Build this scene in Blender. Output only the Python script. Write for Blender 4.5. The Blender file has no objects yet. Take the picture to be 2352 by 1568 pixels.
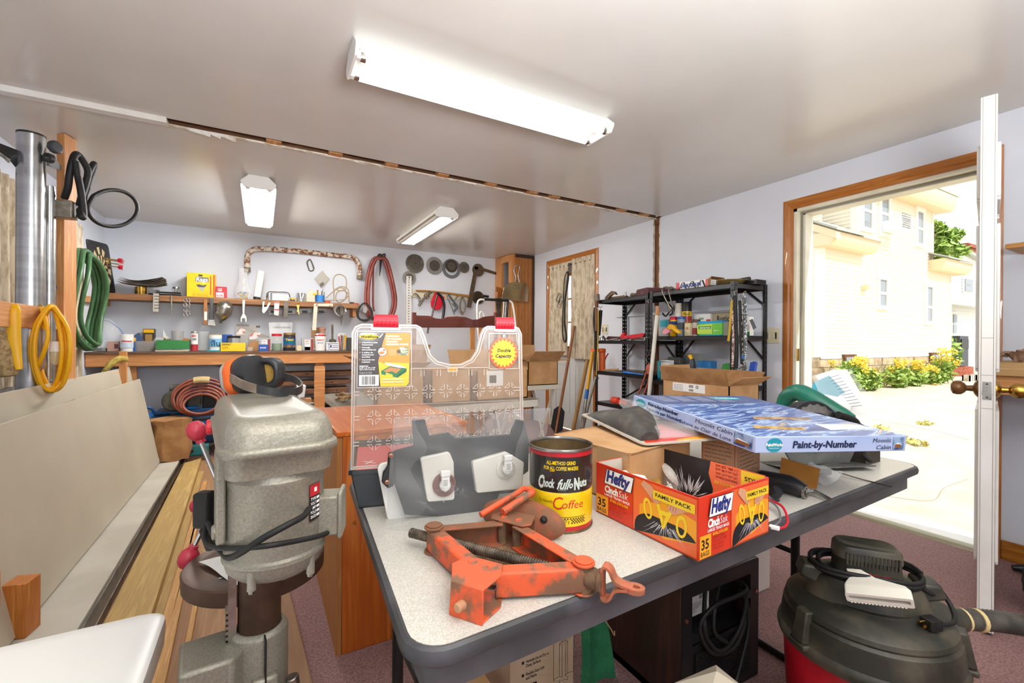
import bpy,math,random
from mathutils import Vector as V,Matrix
random.seed(7)
PI=math.pi
S=bpy.context.scene
COL=S.collection
FPX,YAW,PIT,ROL,CH=1028.5248,0.5105,-0.0016,0.0064,1.135
_c,_s=math.cos(YAW),math.sin(YAW)
CF=V((_s*math.cos(PIT),_c*math.cos(PIT),math.sin(PIT)))
_r=V((_c,-_s,0));_u=_r.cross(CF)
CR=_r*math.cos(ROL)+_u*math.sin(ROL);CU=_u*math.cos(ROL)-_r*math.sin(ROL)
CO=V((0,0,CH))
def ray(x,y):return CF+CR*((x-1176)/FPX)+CU*((784-y)/FPX)
def oZ(x,y,z):d=ray(x,y);return CO+d*((z-CH)/d.z)
def oX(x,y,v):d=ray(x,y);return CO+d*(v/d.x)
def oY(x,y,v):d=ray(x,y);return CO+d*(v/d.y)
def oD(x,y,t):return CO+ray(x,y)*t
def oP(x,y,p,n):
 d=ray(x,y);return CO+d*((V(p)-CO).dot(V(n))/d.dot(V(n)))
def lin(c):
 if isinstance(c,str):
  c=[int(c[i:i+2],16)/255 for i in(0,2,4)]
  c=[x/12.92 if x<=.04045 else((x+.055)/1.055)**2.4 for x in c]
 return(c[0],c[1],c[2],1)
_M={}
def _new(name):
 m=bpy.data.materials.new(name);m.use_nodes=True
 nt=m.node_tree;return m,nt,nt.nodes['Principled BSDF']
def _ramp(nt,stops):
 r=nt.nodes.new('ShaderNodeValToRGB');e=r.color_ramp.elements
 e[0].position,e[0].color=stops[0][0],lin(stops[0][1])
 e[1].position,e[1].color=stops[-1][0],lin(stops[-1][1])
 for p,c in stops[1:-1]:
  q=e.new(p);q.color=lin(c)
 return r
def _coord(nt,scale=(1,1,1),rot=(0,0,0)):
 t=nt.nodes.new('ShaderNodeTexCoord');m=nt.nodes.new('ShaderNodeMapping')
 m.inputs['Scale'].default_value=scale;m.inputs['Rotation'].default_value=rot
 nt.links.new(t.outputs['Object'],m.inputs['Vector']);return m.outputs['Vector']
def _noise(nt,vec,scale,detail=4,dist=0,rough=.55):
 n=nt.nodes.new('ShaderNodeTexNoise');n.inputs['Scale'].default_value=scale
 n.inputs['Detail'].default_value=detail;n.inputs['Distortion'].default_value=dist
 n.inputs['Roughness'].default_value=rough
 nt.links.new(vec,n.inputs['Vector']);return n.outputs['Fac']
def _bump(nt,p,fac,strength,dist=.002):
 b=nt.nodes.new('ShaderNodeBump');b.inputs['Strength'].default_value=strength
 b.inputs['Distance'].default_value=dist
 nt.links.new(fac,b.inputs['Height']);nt.links.new(b.outputs['Normal'],p.inputs['Normal'])
def mt(name,c,rough=.5,metal=0.,c2=None,sc=8,lo=.42,hi=.6,bump=0.,bs=None,coat=0,stretch=(1,1,1),det=5):
 """plain or two-tone (worn, dusty, rusty) surface"""
 if name in _M:return _M[name]
 m,nt,p=_new(name);L=nt.links.new
 p.inputs['Base Color'].default_value=lin(c);p.inputs['Roughness'].default_value=rough
 p.inputs['Metallic'].default_value=metal
 if coat:p.inputs['Coat Weight'].default_value=coat;p.inputs['Coat Roughness'].default_value=.08
 if c2 or bump:
  v=_coord(nt,stretch)
  f=_noise(nt,v,sc,det)
  if c2:
   r=_ramp(nt,[(lo,c),(hi,c2)]);L(f,r.inputs['Fac']);L(r.outputs['Color'],p.inputs['Base Color'])
  if bump:
   g=_noise(nt,v,bs or sc*4,3);_bump(nt,p,g,bump)
 _M[name]=m;return m
def wood(name,c1,c2,c3=None,rough=.5,sc=1.,axis='X',ring=7,coat=0,bump=.08):
 """grain running along the given axis"""
 if name in _M:return _M[name]
 m,nt,p=_new(name);L=nt.links.new
 st={'X':(.8,14,14),'Y':(14,.8,14),'Z':(14,14,.8)}[axis]
 v=_coord(nt,tuple(a*sc for a in st))
 f=_noise(nt,v,1.6,6,1.2);g=_noise(nt,v,ring,3,.4)
 mx=nt.nodes.new('ShaderNodeMix');mx.data_type='FLOAT';mx.inputs[0].default_value=.35
 L(f,mx.inputs[2]);L(g,mx.inputs[3])
 r=_ramp(nt,[(.36,c1),(.5,c2),(.64,c3 or c1)]);L(mx.outputs[0],r.inputs['Fac'])
 L(r.outputs['Color'],p.inputs['Base Color']);p.inputs['Roughness'].default_value=rough
 if coat:p.inputs['Coat Weight'].default_value=coat
 if bump:_bump(nt,p,g,bump)
 _M[name]=m;return m
def clear(name,c='FFFFFF',fac=.16,rough=.12,bump=0,sc=30):
 """thin clear plastic or glass"""
 if name in _M:return _M[name]
 m,nt,p=_new(name);L=nt.links.new
 p.inputs['Base Color'].default_value=lin(c);p.inputs['Roughness'].default_value=rough
 p.inputs['Specular IOR Level'].default_value=.8
 t=nt.nodes.new('ShaderNodeBsdfTransparent');x=nt.nodes.new('ShaderNodeMixShader')
 x.inputs[0].default_value=fac;L(t.outputs[0],x.inputs[1]);L(p.outputs[0],x.inputs[2])
 if bump:
  v=_coord(nt);_bump(nt,p,_noise(nt,v,sc,3,.6),bump,.004)
 o=nt.nodes['Material Output'];L(x.outputs[0],o.inputs['Surface']);_M[name]=m;return m
def glow(name,c,strength):
 if name in _M:return _M[name]
 m,nt,p=_new(name);p.inputs['Base Color'].default_value=lin('FFFFFF')
 p.inputs['Emission Color'].default_value=lin(c);p.inputs['Emission Strength'].default_value=strength
 _M[name]=m;return m
_TX={}
def _text_mesh(s,bold):
 k=(s,bold)
 if k in _TX:return _TX[k]
 cu=bpy.data.curves.new('lettering','FONT');cu.body=s;cu.offset=bold;cu.resolution_u=2
 o=bpy.data.objects.new('lettering',cu);COL.objects.link(o)
 dg=bpy.context.evaluated_depsgraph_get();e=o.evaluated_get(dg);me=e.to_mesh()
 vs=[(v.co.x,v.co.y)for v in me.vertices];fs=[tuple(p.vertices)for p in me.polygons]
 e.to_mesh_clear();bpy.data.objects.remove(o);bpy.data.curves.remove(cu)
 x0=min(v[0]for v in vs);x1=max(v[0]for v in vs)
 vs=[(a-x0,b)for a,b in vs]
 _TX[k]=(vs,fs,max(1e-6,x1-x0));return _TX[k]
def frame(o,x,y=None,z=None):
 """matrix with origin o, x along x and y as near as possible to y (or z to z)"""
 x=V(x).normalized()
 if y is not None:zz=x.cross(V(y)).normalized()
 else:zz=V(z);zz=(zz-x*zz.dot(x)).normalized()
 yy=zz.cross(x)
 m=Matrix((x,yy,zz)).transposed().to_4x4();m.translation=V(o);return m
def spin(o,a=0,b=0,c=0):
 return Matrix.Translation(V(o))@Matrix.Rotation(math.radians(c),4,'Z')@Matrix.Rotation(math.radians(b),4,'Y')@Matrix.Rotation(math.radians(a),4,'X')
def crv(pts,n=6,closed=False):
 P=[V(p)for p in pts];N=len(P);out=[]
 if N<3:return P
 rng=range(N)if closed else range(N-1)
 for i in rng:
  if closed:a,b,c,d=P[i-1],P[i],P[(i+1)%N],P[(i+2)%N]
  else:a,b,c,d=P[max(i-1,0)],P[i],P[i+1],P[min(i+2,N-1)]
  for k in range(n):
   t=k/n
   out.append(.5*((2*b)+(c-a)*t+(2*a-5*b+4*c-d)*t*t+(3*b-a-3*c+d)*t**3))
 if not closed:out.append(P[-1])
 return out
def rrect(w,h,r,n=4,cx=0,cy=0):
 """rounded rectangle outline"""
 o=[]
 for sx,sy,a in((1,1,0),(-1,1,90),(-1,-1,180),(1,-1,270)):
  for k in range(n+1):
   t=math.radians(a+90*k/n)
   o.append((cx+sx*(w/2-r)+r*math.cos(t),cy+sy*(h/2-r)+r*math.sin(t)))
 return o
def circ(r,n=24,cx=0,cy=0,ry=None):
 ry=ry or r
 return[(cx+r*math.cos(2*PI*k/n),cy+ry*math.sin(2*PI*k/n))for k in range(n)]
class B:
 def __init__(s,mat=None,T=None):
  s.v,s.f,s.m,s.mats=[],[],[],[];s.T=T or Matrix.Identity(4);s.mat=mat
 def _mi(s,mat):
  mat=mat or s.mat
  if mat not in s.mats:s.mats.append(mat)
  return s.mats.index(mat)
 def add(s,vs,fs,mat=None):
  i=s._mi(mat);o=len(s.v)
  s.v+=[s.T@V(p)for p in vs];s.f+=[tuple(o+a for a in f)for f in fs];s.m+=[i]*len(fs);return s
 def box(s,lo,hi,mat=None):
  (a,b,c),(d,e,f)=lo,hi
  return s.add([(a,b,c),(d,b,c),(d,e,c),(a,e,c),(a,b,f),(d,b,f),(d,e,f),(a,e,f)],[(3,2,1,0),(4,5,6,7),(0,1,5,4),(1,2,6,5),(2,3,7,6),(3,0,4,7)],mat)
 def cb(s,c,z,mat=None,M=None):
  h=[a/2 for a in z];lo=[c[i]-h[i]for i in range(3)];hi=[c[i]+h[i]for i in range(3)]
  if M is None:return s.box(lo,hi,mat)
  k=s.T;s.T=k@M;s.box(lo,hi,mat);s.T=k;return s
 def hexa(s,bot,top,mat=None):
  return s.add(list(bot)+list(top),[(3,2,1,0),(4,5,6,7),(0,1,5,4),(1,2,6,5),(2,3,7,6),(3,0,4,7)],mat)
 def bar(s,p,q,w,t,up=(0,0,1),mat=None):
  p,q=V(p),V(q);x=(q-p).normalized();u=V(up);u=(u-x*u.dot(x))
  u=u.normalized()if u.length>1e-6 else x.orthogonal().normalized();y=u.cross(x)
  k=[y*(w/2)*a+u*(t/2)*b for a,b in((-1,-1),(1,-1),(1,1),(-1,1))]
  return s.hexa([p+k[0],q+k[0],q+k[1],p+k[1]],[p+k[3],q+k[3],q+k[2],p+k[2]],mat)
 def loft(s,rings,mat=None,caps=True,closed=False):
  n=len(rings[0]);vs=[p for r in rings for p in r];fs=[]
  R=len(rings)
  for i in range(R if closed else R-1):
   j=(i+1)%R
   for k in range(n):
    l=(k+1)%n;fs.append((i*n+k,i*n+l,j*n+l,j*n+k))
  if caps and not closed:
   fs.append(tuple(reversed(range(n))));fs.append(tuple((R-1)*n+k for k in range(n)))
  return s.add(vs,fs,mat)
 def tube(s,pts,r,n=8,sub=5,closed=False,mat=None,flat=1.):
  P=crv(pts,sub,closed)if sub and len(pts)>2 else[V(p)for p in pts]
  N=len(P);rs=r if isinstance(r,(list,tuple))else None;rings=[];u=None
  for i,p in enumerate(P):
   if closed:t=P[(i+1)%N]-P[i-1]
   else:t=P[min(i+1,N-1)]-P[max(i-1,0)]
   if t.length<1e-9:t=V((0,0,1))
   t.normalize()
   if u is None:u=t.orthogonal().normalized()
   else:
    u=u-t*u.dot(t);u=u.normalized()if u.length>1e-6 else t.orthogonal().normalized()
   w=t.cross(u)
   if rs:q=i/(max(N-1,1))*(len(rs)-1);k=min(int(q),len(rs)-2);rr=rs[k]+(rs[k+1]-rs[k])*(q-k)
   else:rr=r
   rings.append([p+(u*math.cos(2*PI*k/n)+w*flat*math.sin(2*PI*k/n))*rr for k in range(n)])
  return s.loft(rings,mat,True,closed)
 def cyl(s,p,q,r,r2=None,n=20,mat=None):
  return s.tube([p,q],[r,r if r2 is None else r2],n,0,False,mat)
 def lathe(s,prof,n=28,M=None,mat=None,caps=True,sx=1,sy=1):
  rings=[[((r*math.cos(2*PI*k/n)*sx),(r*math.sin(2*PI*k/n)*sy),z)for k in range(n)]for r,z in prof]
  if M is not None:k=s.T;s.T=k@M
  s.loft(rings,mat,caps)
  if M is not None:s.T=k
  return s
 def ball(s,c,r,mat=None,n=14,M=None):
  r=r if isinstance(r,(tuple,list))else(r,r,r);k=n//2
  rings=[[(c[0]+r[0]*math.sin(PI*max(i,.02)/k if i<k else PI*.995)*math.cos(2*PI*j/n),c[1]+r[1]*math.sin(PI*max(i,.02)/k if i<k else PI*.995)*math.sin(2*PI*j/n),c[2]-r[2]*math.cos(PI*i/k))for j in range(n)]for i in range(k+1)]
  if M is not None:t=s.T;s.T=t@M
  s.loft(rings,mat)
  if M is not None:s.T=t
  return s
 def prism(s,poly,z0,z1,mat=None,M=None,top=1.):
  if M is not None:k=s.T;s.T=k@M
  s.loft([[(x,y,z0)for x,y in poly],[(x*top,y*top,z1)for x,y in poly]],mat)
  if M is not None:s.T=k
  return s
 def ring(s,outer,inner,z0,z1,mat=None,M=None):
  """plate with one hole; both outlines with the same count"""
  if M is not None:k=s.T;s.T=k@M
  s.loft([[(x,y,z)for x,y in o]for o,z in((outer,z0),(outer,z1),(inner,z1),(inner,z0))],mat,False,True)
  if M is not None:s.T=k
  return s
 def sheet(s,fn,nu,nv,mat=None,th=0.):
  """grid surface fn(u,v); th gives it thickness along its normals"""
  g=[[V(fn(i/nu,j/nv))for j in range(nv+1)]for i in range(nu+1)]
  w=nv+1;vs=[p for r in g for p in r]
  fs=[(i*w+j,(i+1)*w+j,(i+1)*w+j+1,i*w+j+1)for i in range(nu)for j in range(nv)]
  if th:
   o=len(vs);nn=[]
   for i in range(nu+1):
    for j in range(nv+1):
     a=g[min(i+1,nu)][j]-g[max(i-1,0)][j];b=g[i][min(j+1,nv)]-g[i][max(j-1,0)]
     nn.append(a.cross(b).normalized())
   vs=vs+[p-n*th for p,n in zip(vs,nn)]
   fs+=[tuple(o+a for a in reversed(f))for f in fs]
   for i in range(nu):
    for j,fl in((0,0),(nv,1)):
     q=(i*w+j,(i+1)*w+j,o+(i+1)*w+j,o+i*w+j);fs.append(q if fl else tuple(reversed(q)))
   for j in range(nv):
    for i,fl in((0,1),(nu,0)):
     q=(i*w+j,i*w+j+1,o+i*w+j+1,o+i*w+j);fs.append(q if fl else tuple(reversed(q)))
  return s.add(vs,fs,mat)
 def text(s,t,h,w=None,x=0,y=0,z=.0004,mat=None,M=None,bold=.0,shear=0.,align='l'):
  """lettering lying in local xy, capital height h, squeezed to width w"""
  vs,fs,tw=_text_mesh(t,bold);k=h/.7;kx=(w/tw)if w else k
  if align=='c':x-=tw*kx/2
  if M is not None:q=s.T;s.T=q@M
  s.add([(x+a*kx+b*k*shear,y+b*k,z)for a,b in vs],fs,mat)
  if M is not None:s.T=q
  return s
 def rect(s,x,y,w,h,z=.0003,mat=None,M=None):
  if M is not None:q=s.T;s.T=q@M
  s.add([(x,y,z),(x+w,y,z),(x+w,y+h,z),(x,y+h,z)],[(0,1,2,3)],mat)
  if M is not None:s.T=q
  return s
 def poly(s,pts,z=.0003,mat=None,M=None):
  if M is not None:q=s.T;s.T=q@M
  s.add([(p[0],p[1],p[2]if len(p)>2 else z)for p in pts],[tuple(range(len(pts)))],mat)
  if M is not None:s.T=q
  return s
 def out(s,name,par=None,label=None,cat=None,group=None,kind=None,bevel=0.,sub=0,ang=38,bseg=2):
  me=bpy.data.meshes.new(name)
  lo=[min(p[i]for p in s.v)for i in range(3)];hi=[max(p[i]for p in s.v)for i in range(3)]
  c=V(((lo[0]+hi[0])/2,(lo[1]+hi[1])/2,lo[2]))
  me.from_pydata([tuple(p-c)for p in s.v],[],s.f)
  for m in s.mats:me.materials.append(m)
  me.polygons.foreach_set('material_index',s.m)
  me.polygons.foreach_set('use_smooth',[True]*len(s.f))
  me.update()
  me.set_sharp_from_angle(angle=math.radians(ang))
  o=bpy.data.objects.new(name,me);COL.objects.link(o)
  if par is not None:
   o.parent=par;pl=WL[par.name];o.location=c-pl
  else:o.location=c
  WL[o.name]=c
  tag(o,label,cat,group,kind)
  if bevel:
   m=o.modifiers.new('edge','BEVEL');m.width=bevel;m.segments=bseg;m.limit_method='ANGLE';m.angle_limit=.6
   m.use_clamp_overlap=True
  if sub:
   m=o.modifiers.new('soft','SUBSURF');m.levels=m.render_levels=sub
  return o
WL={}
def tag(o,label=None,cat=None,group=None,kind=None):
 if label:o['label']=label
 if cat:o['category']=cat
 if group:o['group']=group
 if kind:o['kind']=kind
 return o
def T(name,label,cat,loc,group=None):
 o=bpy.data.objects.new(name,None);COL.objects.link(o);o.location=V(loc);o.empty_display_size=.05
 WL[o.name]=V(loc);return tag(o,label,cat,group)
def dup(root,loc,rz=0.,label=None,group=None,sc=1.,rx=0,ry=0):
 """copy of a thing with copies of its parts and their sub-parts"""
 def cp(o,par):
  c=o.copy();COL.objects.link(c)
  if par is not None:c.parent=par
  for ch in o.children:cp(ch,c)
  return c
 r=cp(root,None);r.location=V(loc);r.rotation_euler=(math.radians(rx),math.radians(ry),math.radians(rz))
 if sc!=1:r.scale=(sc,)*3 if not isinstance(sc,tuple)else sc
 if label:r['label']=label
 if group:r['group']=group
 WL[r.name]=V(loc);return r
def structure(b,name,**k):return b.out(name,kind='structure',**k)
XR,XL,YB,HC,YF=3.4275,-1.395,5.996,2.36,-1.6
WHITE=mt('painted_wall','DADEE6',.55,c2='D2D6DF',sc=1.6,lo=.35,hi=.7)
CEIL=mt('ceiling_paint','DEDCD8',.22,c2='D5D3CE',sc=1.3,lo=.3,hi=.7,bump=.03,bs=5)
CARPET=mt('carpet_pile','A3807C',.95,c2='7E5D5A',sc=140,lo=.38,hi=.66,bump=.7,bs=260,det=3)
OAK=wood('oak_trim','B8732E','A35F1E','C5813A',.38,1.2,'Z',9,.3)
OAKH=wood('oak_trim_level','B8732E','A35F1E','C5813A',.38,1.2,'Y',9,.3)
PINE=wood('pine_lumber','D9A36A','C98B52','E0B07A',.6,1.1,'X',6)
PINEY=wood('pine_lumber_long','D9A36A','C98B52','E0B07A',.6,1.1,'Y',6)
PINEZ=wood('pine_lumber_upright','D39A60','C28249','DDAA72',.6,1.1,'Z',6)
OLDX=wood('old_shelf_board','9A6B43','7E5432','A97B52',.65,1,'X',5)
DARKW=wood('bare_old_wood','7A4F31','5B3820','8E6542',.8,1,'X',5)
DARKWZ=wood('bare_old_stud','8A5E3F','5F3C26','A07350',.8,1.3,'Z',5)
WPAINT=mt('white_gloss_paint','EEEDE8',.35,c2='E2E0D9',sc=3)
CHIP=mt('torn_plaster','EFEAE0',.8,c2='CDBFA9',sc=14)
BLACK=mt('black_plastic','1B1B1C',.42)
BLKM=mt('black_metal','17181A',.32,.25)
STEEL=mt('bare_steel','B9B7B0',.3,1,c2='8D8A82',sc=12)
DSTEEL=mt('dark_steel','6B655C',.42,.9,c2='4C463E',sc=10)
CHROME=mt('chrome','DADDE0',.12,1)
BRASS=mt('brass','C39A4B',.22,1,c2='8F6C2C',sc=14)
RED=mt('red_plastic','C8102B',.35)
YELLOW=mt('yellow_plastic','F2B705',.4)
BLUE=mt('blue_plastic','1F66B5',.4)
ORANGE=mt('orange_plastic','E8672A',.4)
GREENP=mt('green_plastic','2C7A3C',.4)
IVORY=mt('ivory_plastic','D8CFB0',.4)
WHT=mt('white_plastic','F0EFEA',.35)
PAPER=mt('white_paper','F2F1EC',.8)
CARD=mt('cardboard','C49A6C',.85,c2='B78A5B',sc=9)
CARDD=mt('cardboard_inside','A87E52',.85,c2='94693F',sc=9)
RUBBER=mt('black_rubber','141414',.6)
INK=mt('black_ink','16161A',.6)
INKW=mt('white_ink','FAFAF8',.6)
INKR=mt('red_ink','C4202B',.6)
INKY=mt('yellow_ink','F7D312',.55)
INKB=mt('blue_ink','27408C',.55)
GLASS=clear('jar_glass','E8F0EC',.22,.06)
FILM=clear('plastic_film','F4F6F4',.24,.14,.5,40)
RUST=mt('rusty_paint','E9E2D6',.6,c2='8A4F2A',sc=22,lo=.44,hi=.56)
b=B(CARPET);b.box((XL-.15,YF-.15,-.12),(XR+.02,YB+.15,0));structure(b,'floor')
GY0,GY1,GX0=3.115,3.205,-.47
b=B(CEIL)
b.box((XL-.15,YF-.15,HC),(XR+.15,GY0,HC+.03));b.box((XL-.15,GY1,HC),(XR+.15,YB+.15,HC+.03))
b.box((XL-.15,GY0,HC),(GX0-.25,GY1,HC+.03))
structure(b,'ceiling')
b=B(DARKW);b.box((XL-.15,YF-.15,HC+.09),(XR+.15,YB+.15,HC+.13))
b.box((GX0-.25,GY0-.001,HC+.001),(XR,GY0+.002,HC+.09));b.box((GX0-.25,GY1-.003,HC+.001),(XR,GY1+.001,HC+.09));structure(b,'trim_1')
b=B(PINEY)
for x in(.02,.38,.75,1.13,1.53,1.92,2.14,2.52,2.9,3.2):
 b.box((x,GY0+.028,HC-.002+.004*random.random()),(x+.085,GY1,HC+.05))
structure(b,'trim_2')
b=B(WPAINT);b.prism([(-.05,0),(.05,0),(.04,-.02),(-.03,-.026)],0,0.93,M=frame((XL-.0,GY0+.035,HC+.002),(0,1,0),z=(1,0,0)))
structure(b,'trim_3')
b=B(CHIP);x=GX0
rr=random.Random(3)
while x<XR-.09:
 w=.05+.12*rr.random();d=.004+.007*rr.random()**2
 if-.40<x<-.2:d+=.02
 e=.006+.006*rr.random()
 b.hexa([(x,GY1-e,HC-d*.4),(x+w,GY1-e*.7,HC-d),(x+w,GY1+.02,HC-d*.2),(x,GY1+.02,HC-.006)],[(x,GY1-e,HC+.004),(x+w,GY1-e,HC+.004),(x+w,GY1+.02,HC+.001),(x,GY1+.02,HC+.001)]);x+=w
structure(b,'trim_4')
W=.14
b=B(WHITE);b.box((XL,YB,0),(XR,YB+W,HC));structure(b,'wall_back')
b=B(WHITE);b.box((XL-.15,YF-W,0),(XR+.15,YF,HC));structure(b,'wall_front')
D1,D2,DT=.872,1.872,2.118
E1,E2,ET=4.137,5.077,2.155
SL0,SL1=3.148,3.235
b=B(WHITE)
for y0,y1,z0,z1 in((YF-W,D1,0,HC),(D1,D2,DT,HC),(D2,SL0,0,HC),(SL1,E1,0,HC),(E1,E2,ET,HC),(E2,YB+W,0,HC)):
 b.box((XR,y0,z0),(XR+W,y1,z1))
structure(b,'wall_right')
b=B(DARKWZ);b.box((XR+.025,SL0-.01,0),(XR+W,SL1+.01,HC+.02));b.box((XR+.005,SL0+.002,HC-.06),(XR+.03,SL1-.01,HC+.02),DARKW)
structure(b,'trim_5')
b=B(CHIP)
for y,s in((SL0,-1),(SL1,1)):
 z=1.2
 while z<HC-.02:
  h=.03+.09*rr.random();d=.006*rr.random()+.002
  b.box((XR-.003,y-.004 if s<0 else y-d,z),(XR+.02,y+d if s<0 else y+.004,min(z+h,HC)));z+=h
structure(b,'trim_6')
WY0,WY1,WZ0,WZ1=4.18,4.92,1.12,2.06
b=B(WHITE)
for y0,y1,z0,z1 in((YF-W,WY0,0,HC),(WY1,YB+W,0,HC),(WY0,WY1,0,WZ0),(WY0,WY1,WZ1,HC)):
 b.box((XL-W,y0,z0),(XL,y1,z1))
structure(b,'wall_left')
w=T('window_1',None,None,(XL-.05,(WY0+WY1)/2,WZ0));w['kind']='structure'
OW=wood('window_pine','D98A2B','C5761C','E39A3E',.4,1.2,'Z',8,.3)
b=B(OW);c=.07
for y0,y1,z0,z1 in((WY0-c,WY0,WZ0-c,WZ1+c),(WY1,WY1+c,WZ0-c,WZ1+c),(WY0,WY1,WZ1,WZ1+c),(WY0-c-.03,WY1+c+.03,WZ0-c,WZ0)):
 b.box((XL,y0,z0),(XL+.018,y1,z1))
b.out('window_casing',w,bevel=.003)
b=B(OW)
for y0,y1,z0,z1 in((WY0,WY0+.05,WZ0,WZ1),(WY1-.05,WY1,WZ0,WZ1),(WY0,WY1,WZ0,WZ0+.05),(WY0,WY1,WZ1-.05,WZ1),(WY0,WY1,1.56,1.6),(4.53,4.56,WZ0,WZ1)):
 b.box((XL-.06,y0,z0),(XL-.025,y1,z1))
b.out('window_sash',w,bevel=.003)
b=B(GLASS);b.box((XL-.047,WY0+.02,WZ0+.02),(XL-.043,WY1-.02,WZ1-.02));b.out('window_pane',w)
def casing(name,y0,y1,zt,cw,m1,m2):
 b=B(m1)
 pr=[(0,0),(cw,0),(cw,.008),(cw*.8,.014),(cw*.45,.017),(cw*.3,.011),(cw*.12,.013),(0,.01)]
 def side(y,s):
  rings=[]
  for z,e in((0,0),(zt,1)):
   rings.append([(XR-t,y+s*o,z+(o if e else 0))for o,t in pr])
  b.loft(rings,m1)
 side(y0,-1);side(y1,1)
 b.loft([[(XR-t,y0-o,zt+o)for o,t in pr],[(XR-t,y1+o,zt+o)for o,t in pr]],m2)
 structure(b,name,ang=25)
casing('trim_7',D1,D2,DT,.072,OAK,OAKH)
CREAM=mt('cream_jamb','E4DFCB',.4,c2='D6D0BA',sc=4);GREYST=mt('weatherstrip','8F8A7C',.6)
b=B(CREAM)
for y0,y1,z0,z1 in((D2-.022,D2,0,DT),(D1,D1+.022,0,DT),(D1,D2,DT-.02,DT)):
 b.box((XR,y0,z0),(XR+W+.02,y1,z1))
b.box((XR+.06,D2-.05,0),(XR+W+.02,D2-.022,DT-.02));b.box((XR+.06,D1,DT-.04),(XR+W+.02,D2,DT-.02))
b.box((XR+.047,D2-.034,0),(XR+.06,D2-.022,DT-.02),GREYST);b.box((XR+.045,D1,DT-.033),(XR+.06,D2,DT-.02),GREYST)
b.box((XR+.005,D2-.0235,1.0),(XR+.04,D2-.022,1.09),BRASS)
structure(b,'trim_8')
b=B(mt('sill_metal','A69F88',.4,.5));b.prism([(0,0),(.05,0),(.05,.024),(.03,.026),(.012,.012),(0,.008)],D1-.07,D2,M=frame((XR-.035,0,0),(1,0,0),z=(0,1,0))@Matrix.Rotation(0,4,'X'))
b2=B(WPAINT);b2.box((XR+.015,D1,-.06),(XR+W+.1,D2,.02))
structure(b2,'trim_9')
b=B(mt('sill_metal','A69F88',.4,.5));b.loft([[(XR-.035,y,0),(XR+.015,y,0),(XR+.015,y,.024),(XR-.008,y,.022),(XR-.03,y,.01)]for y in(D1-.0,D2)]);structure(b,'trim_10')
HX,HYY=XR-.005,.878
ex,iy=V((2.462,.640)),V((2.484,.594))
dx=(V((ex.x,ex.y,0))-V((HX,HYY,0)));DW=dx.length;dx.normalize()
DM=frame((HX,HYY,.012),dx,z=(0,0,1))
sgn=1 if(DM.to_3x3()@V((0,1,0))).dot(V((iy.x-ex.x,iy.y-ex.y,0)))>0 else-1
DTH=.047*sgn;DHT=2.09
d=T('door_1',None,None,(HX,HYY,0));d['kind']='structure'
b=B(WPAINT,DM);yl,yh=sorted((0,DTH));b.box((0,yl,0),(DW,yh,DHT))
b.out('slab',d,bevel=.003)
b=B(WPAINT,DM)
for side in(0,1):
 yy=(0,DTH)[side];s=(-1,1)[side]*sgn
 for x0,x1 in((.13,DW/2-.05),(DW/2+.05,DW-.13)):
  for z0,z1 in((.24,.84),(1.02,1.60),(1.72,1.93)):
   ol=[(x0,z0),(x1,z0),(x1,z1),(x0,z1)];k=.03
   for(a,c2),(e,f)in zip(ol,ol[1:]+ol[:1]):
    b.box((min(a,e)-(.012 if a==e else 0),min(yy,yy+s*.011),min(c2,f)-(.012 if c2==f else 0)),(max(a,e)+(.012 if a==e else 0),max(yy,yy+s*.011),max(c2,f)+(.012 if c2==f else 0)))
   b.box((x0+.045,min(yy,yy+s*.007),z0+.045),(x1-.045,max(yy,yy+s*.007),z1-.045))
b.out('panel_moulding',d,bevel=.004)
b=B(GREYST,DM)
for y in(yl+.006,yh-.0075):b.box((DW,y,.002),(DW+.0007,y+.0016,DHT-.002))
for z in(1.145,1.0,.925,.87):b.box((DW,yl+.007,z),(DW+.0007,yh-.007,z+.0016))
b.out('edge_band',d)
b=B(STEEL,DM);ym=(yl+yh)/2;b.box((DW,ym-.0125,.905),(DW+.0012,ym+.0125,.975))
b.cyl((DW,ym-.002,.938),(DW+.011,ym-.002,.938),.0095,n=16);b.box((DW,ym-.008,.933),(DW+.0125,ym+.009,.943))
for z in(.914,.966):b.cyl((DW,ym,z),(DW+.0018,ym,z),.004,n=10,mat=DSTEEL)
b.out('latch_plate',d)
def knob(mat,y,s,nm,lab):
 b=B(mat,DM@frame((DW-.065,y,.942),(1,0,0),y=(0,0,1)if s>0 else(0,0,-1)))
 z=1 if(b.T.to_3x3()@V((0,0,1))).dot(DM.to_3x3()@V((0,s,0)))>0 else-1
 b.lathe([(.034,0),(.034,z*.004),(.026,z*.011),(.0125,z*.016),(.011,z*.034),(.02,z*.04),(.0275,z*.05),(.029,z*.062),(.026,z*.074),(.015,z*.08),(.001,z*.081)],24)
 o=b.out(nm,d,label=lab)
knob(mt('brown_knob','6E4A26',.3,.3),0 if sgn>0 else 0,-sgn,'door_knob','brown outer door knob')
knob(BRASS,DTH,sgn,'door_knob','brass inner door knob')
casing('trim_11',E1,E2,ET,.072,OAK,OAKH)
d=T('door_2',None,None,(XR+.05,(E1+E2)/2,0));d['kind']='structure'
GREYD=mt('grey_door_paint','C9CBC8',.45)
gx0,gx1,gy0,gy1,gz0,gz1=XR+.035,XR+.08,4.42,4.80,1.07,1.98
b=B(GREYD)
for y0,y1,z0,z1 in((E1+.02,gy0,.01,ET-.02),(gy1,E2-.02,.01,ET-.02),(gy0,gy1,.01,gz0),(gy0,gy1,gz1,ET-.02)):b.box((gx0,y0,z0),(gx1,y1,z1))
b.out('slab',d)
b=B(GREYD)
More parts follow.
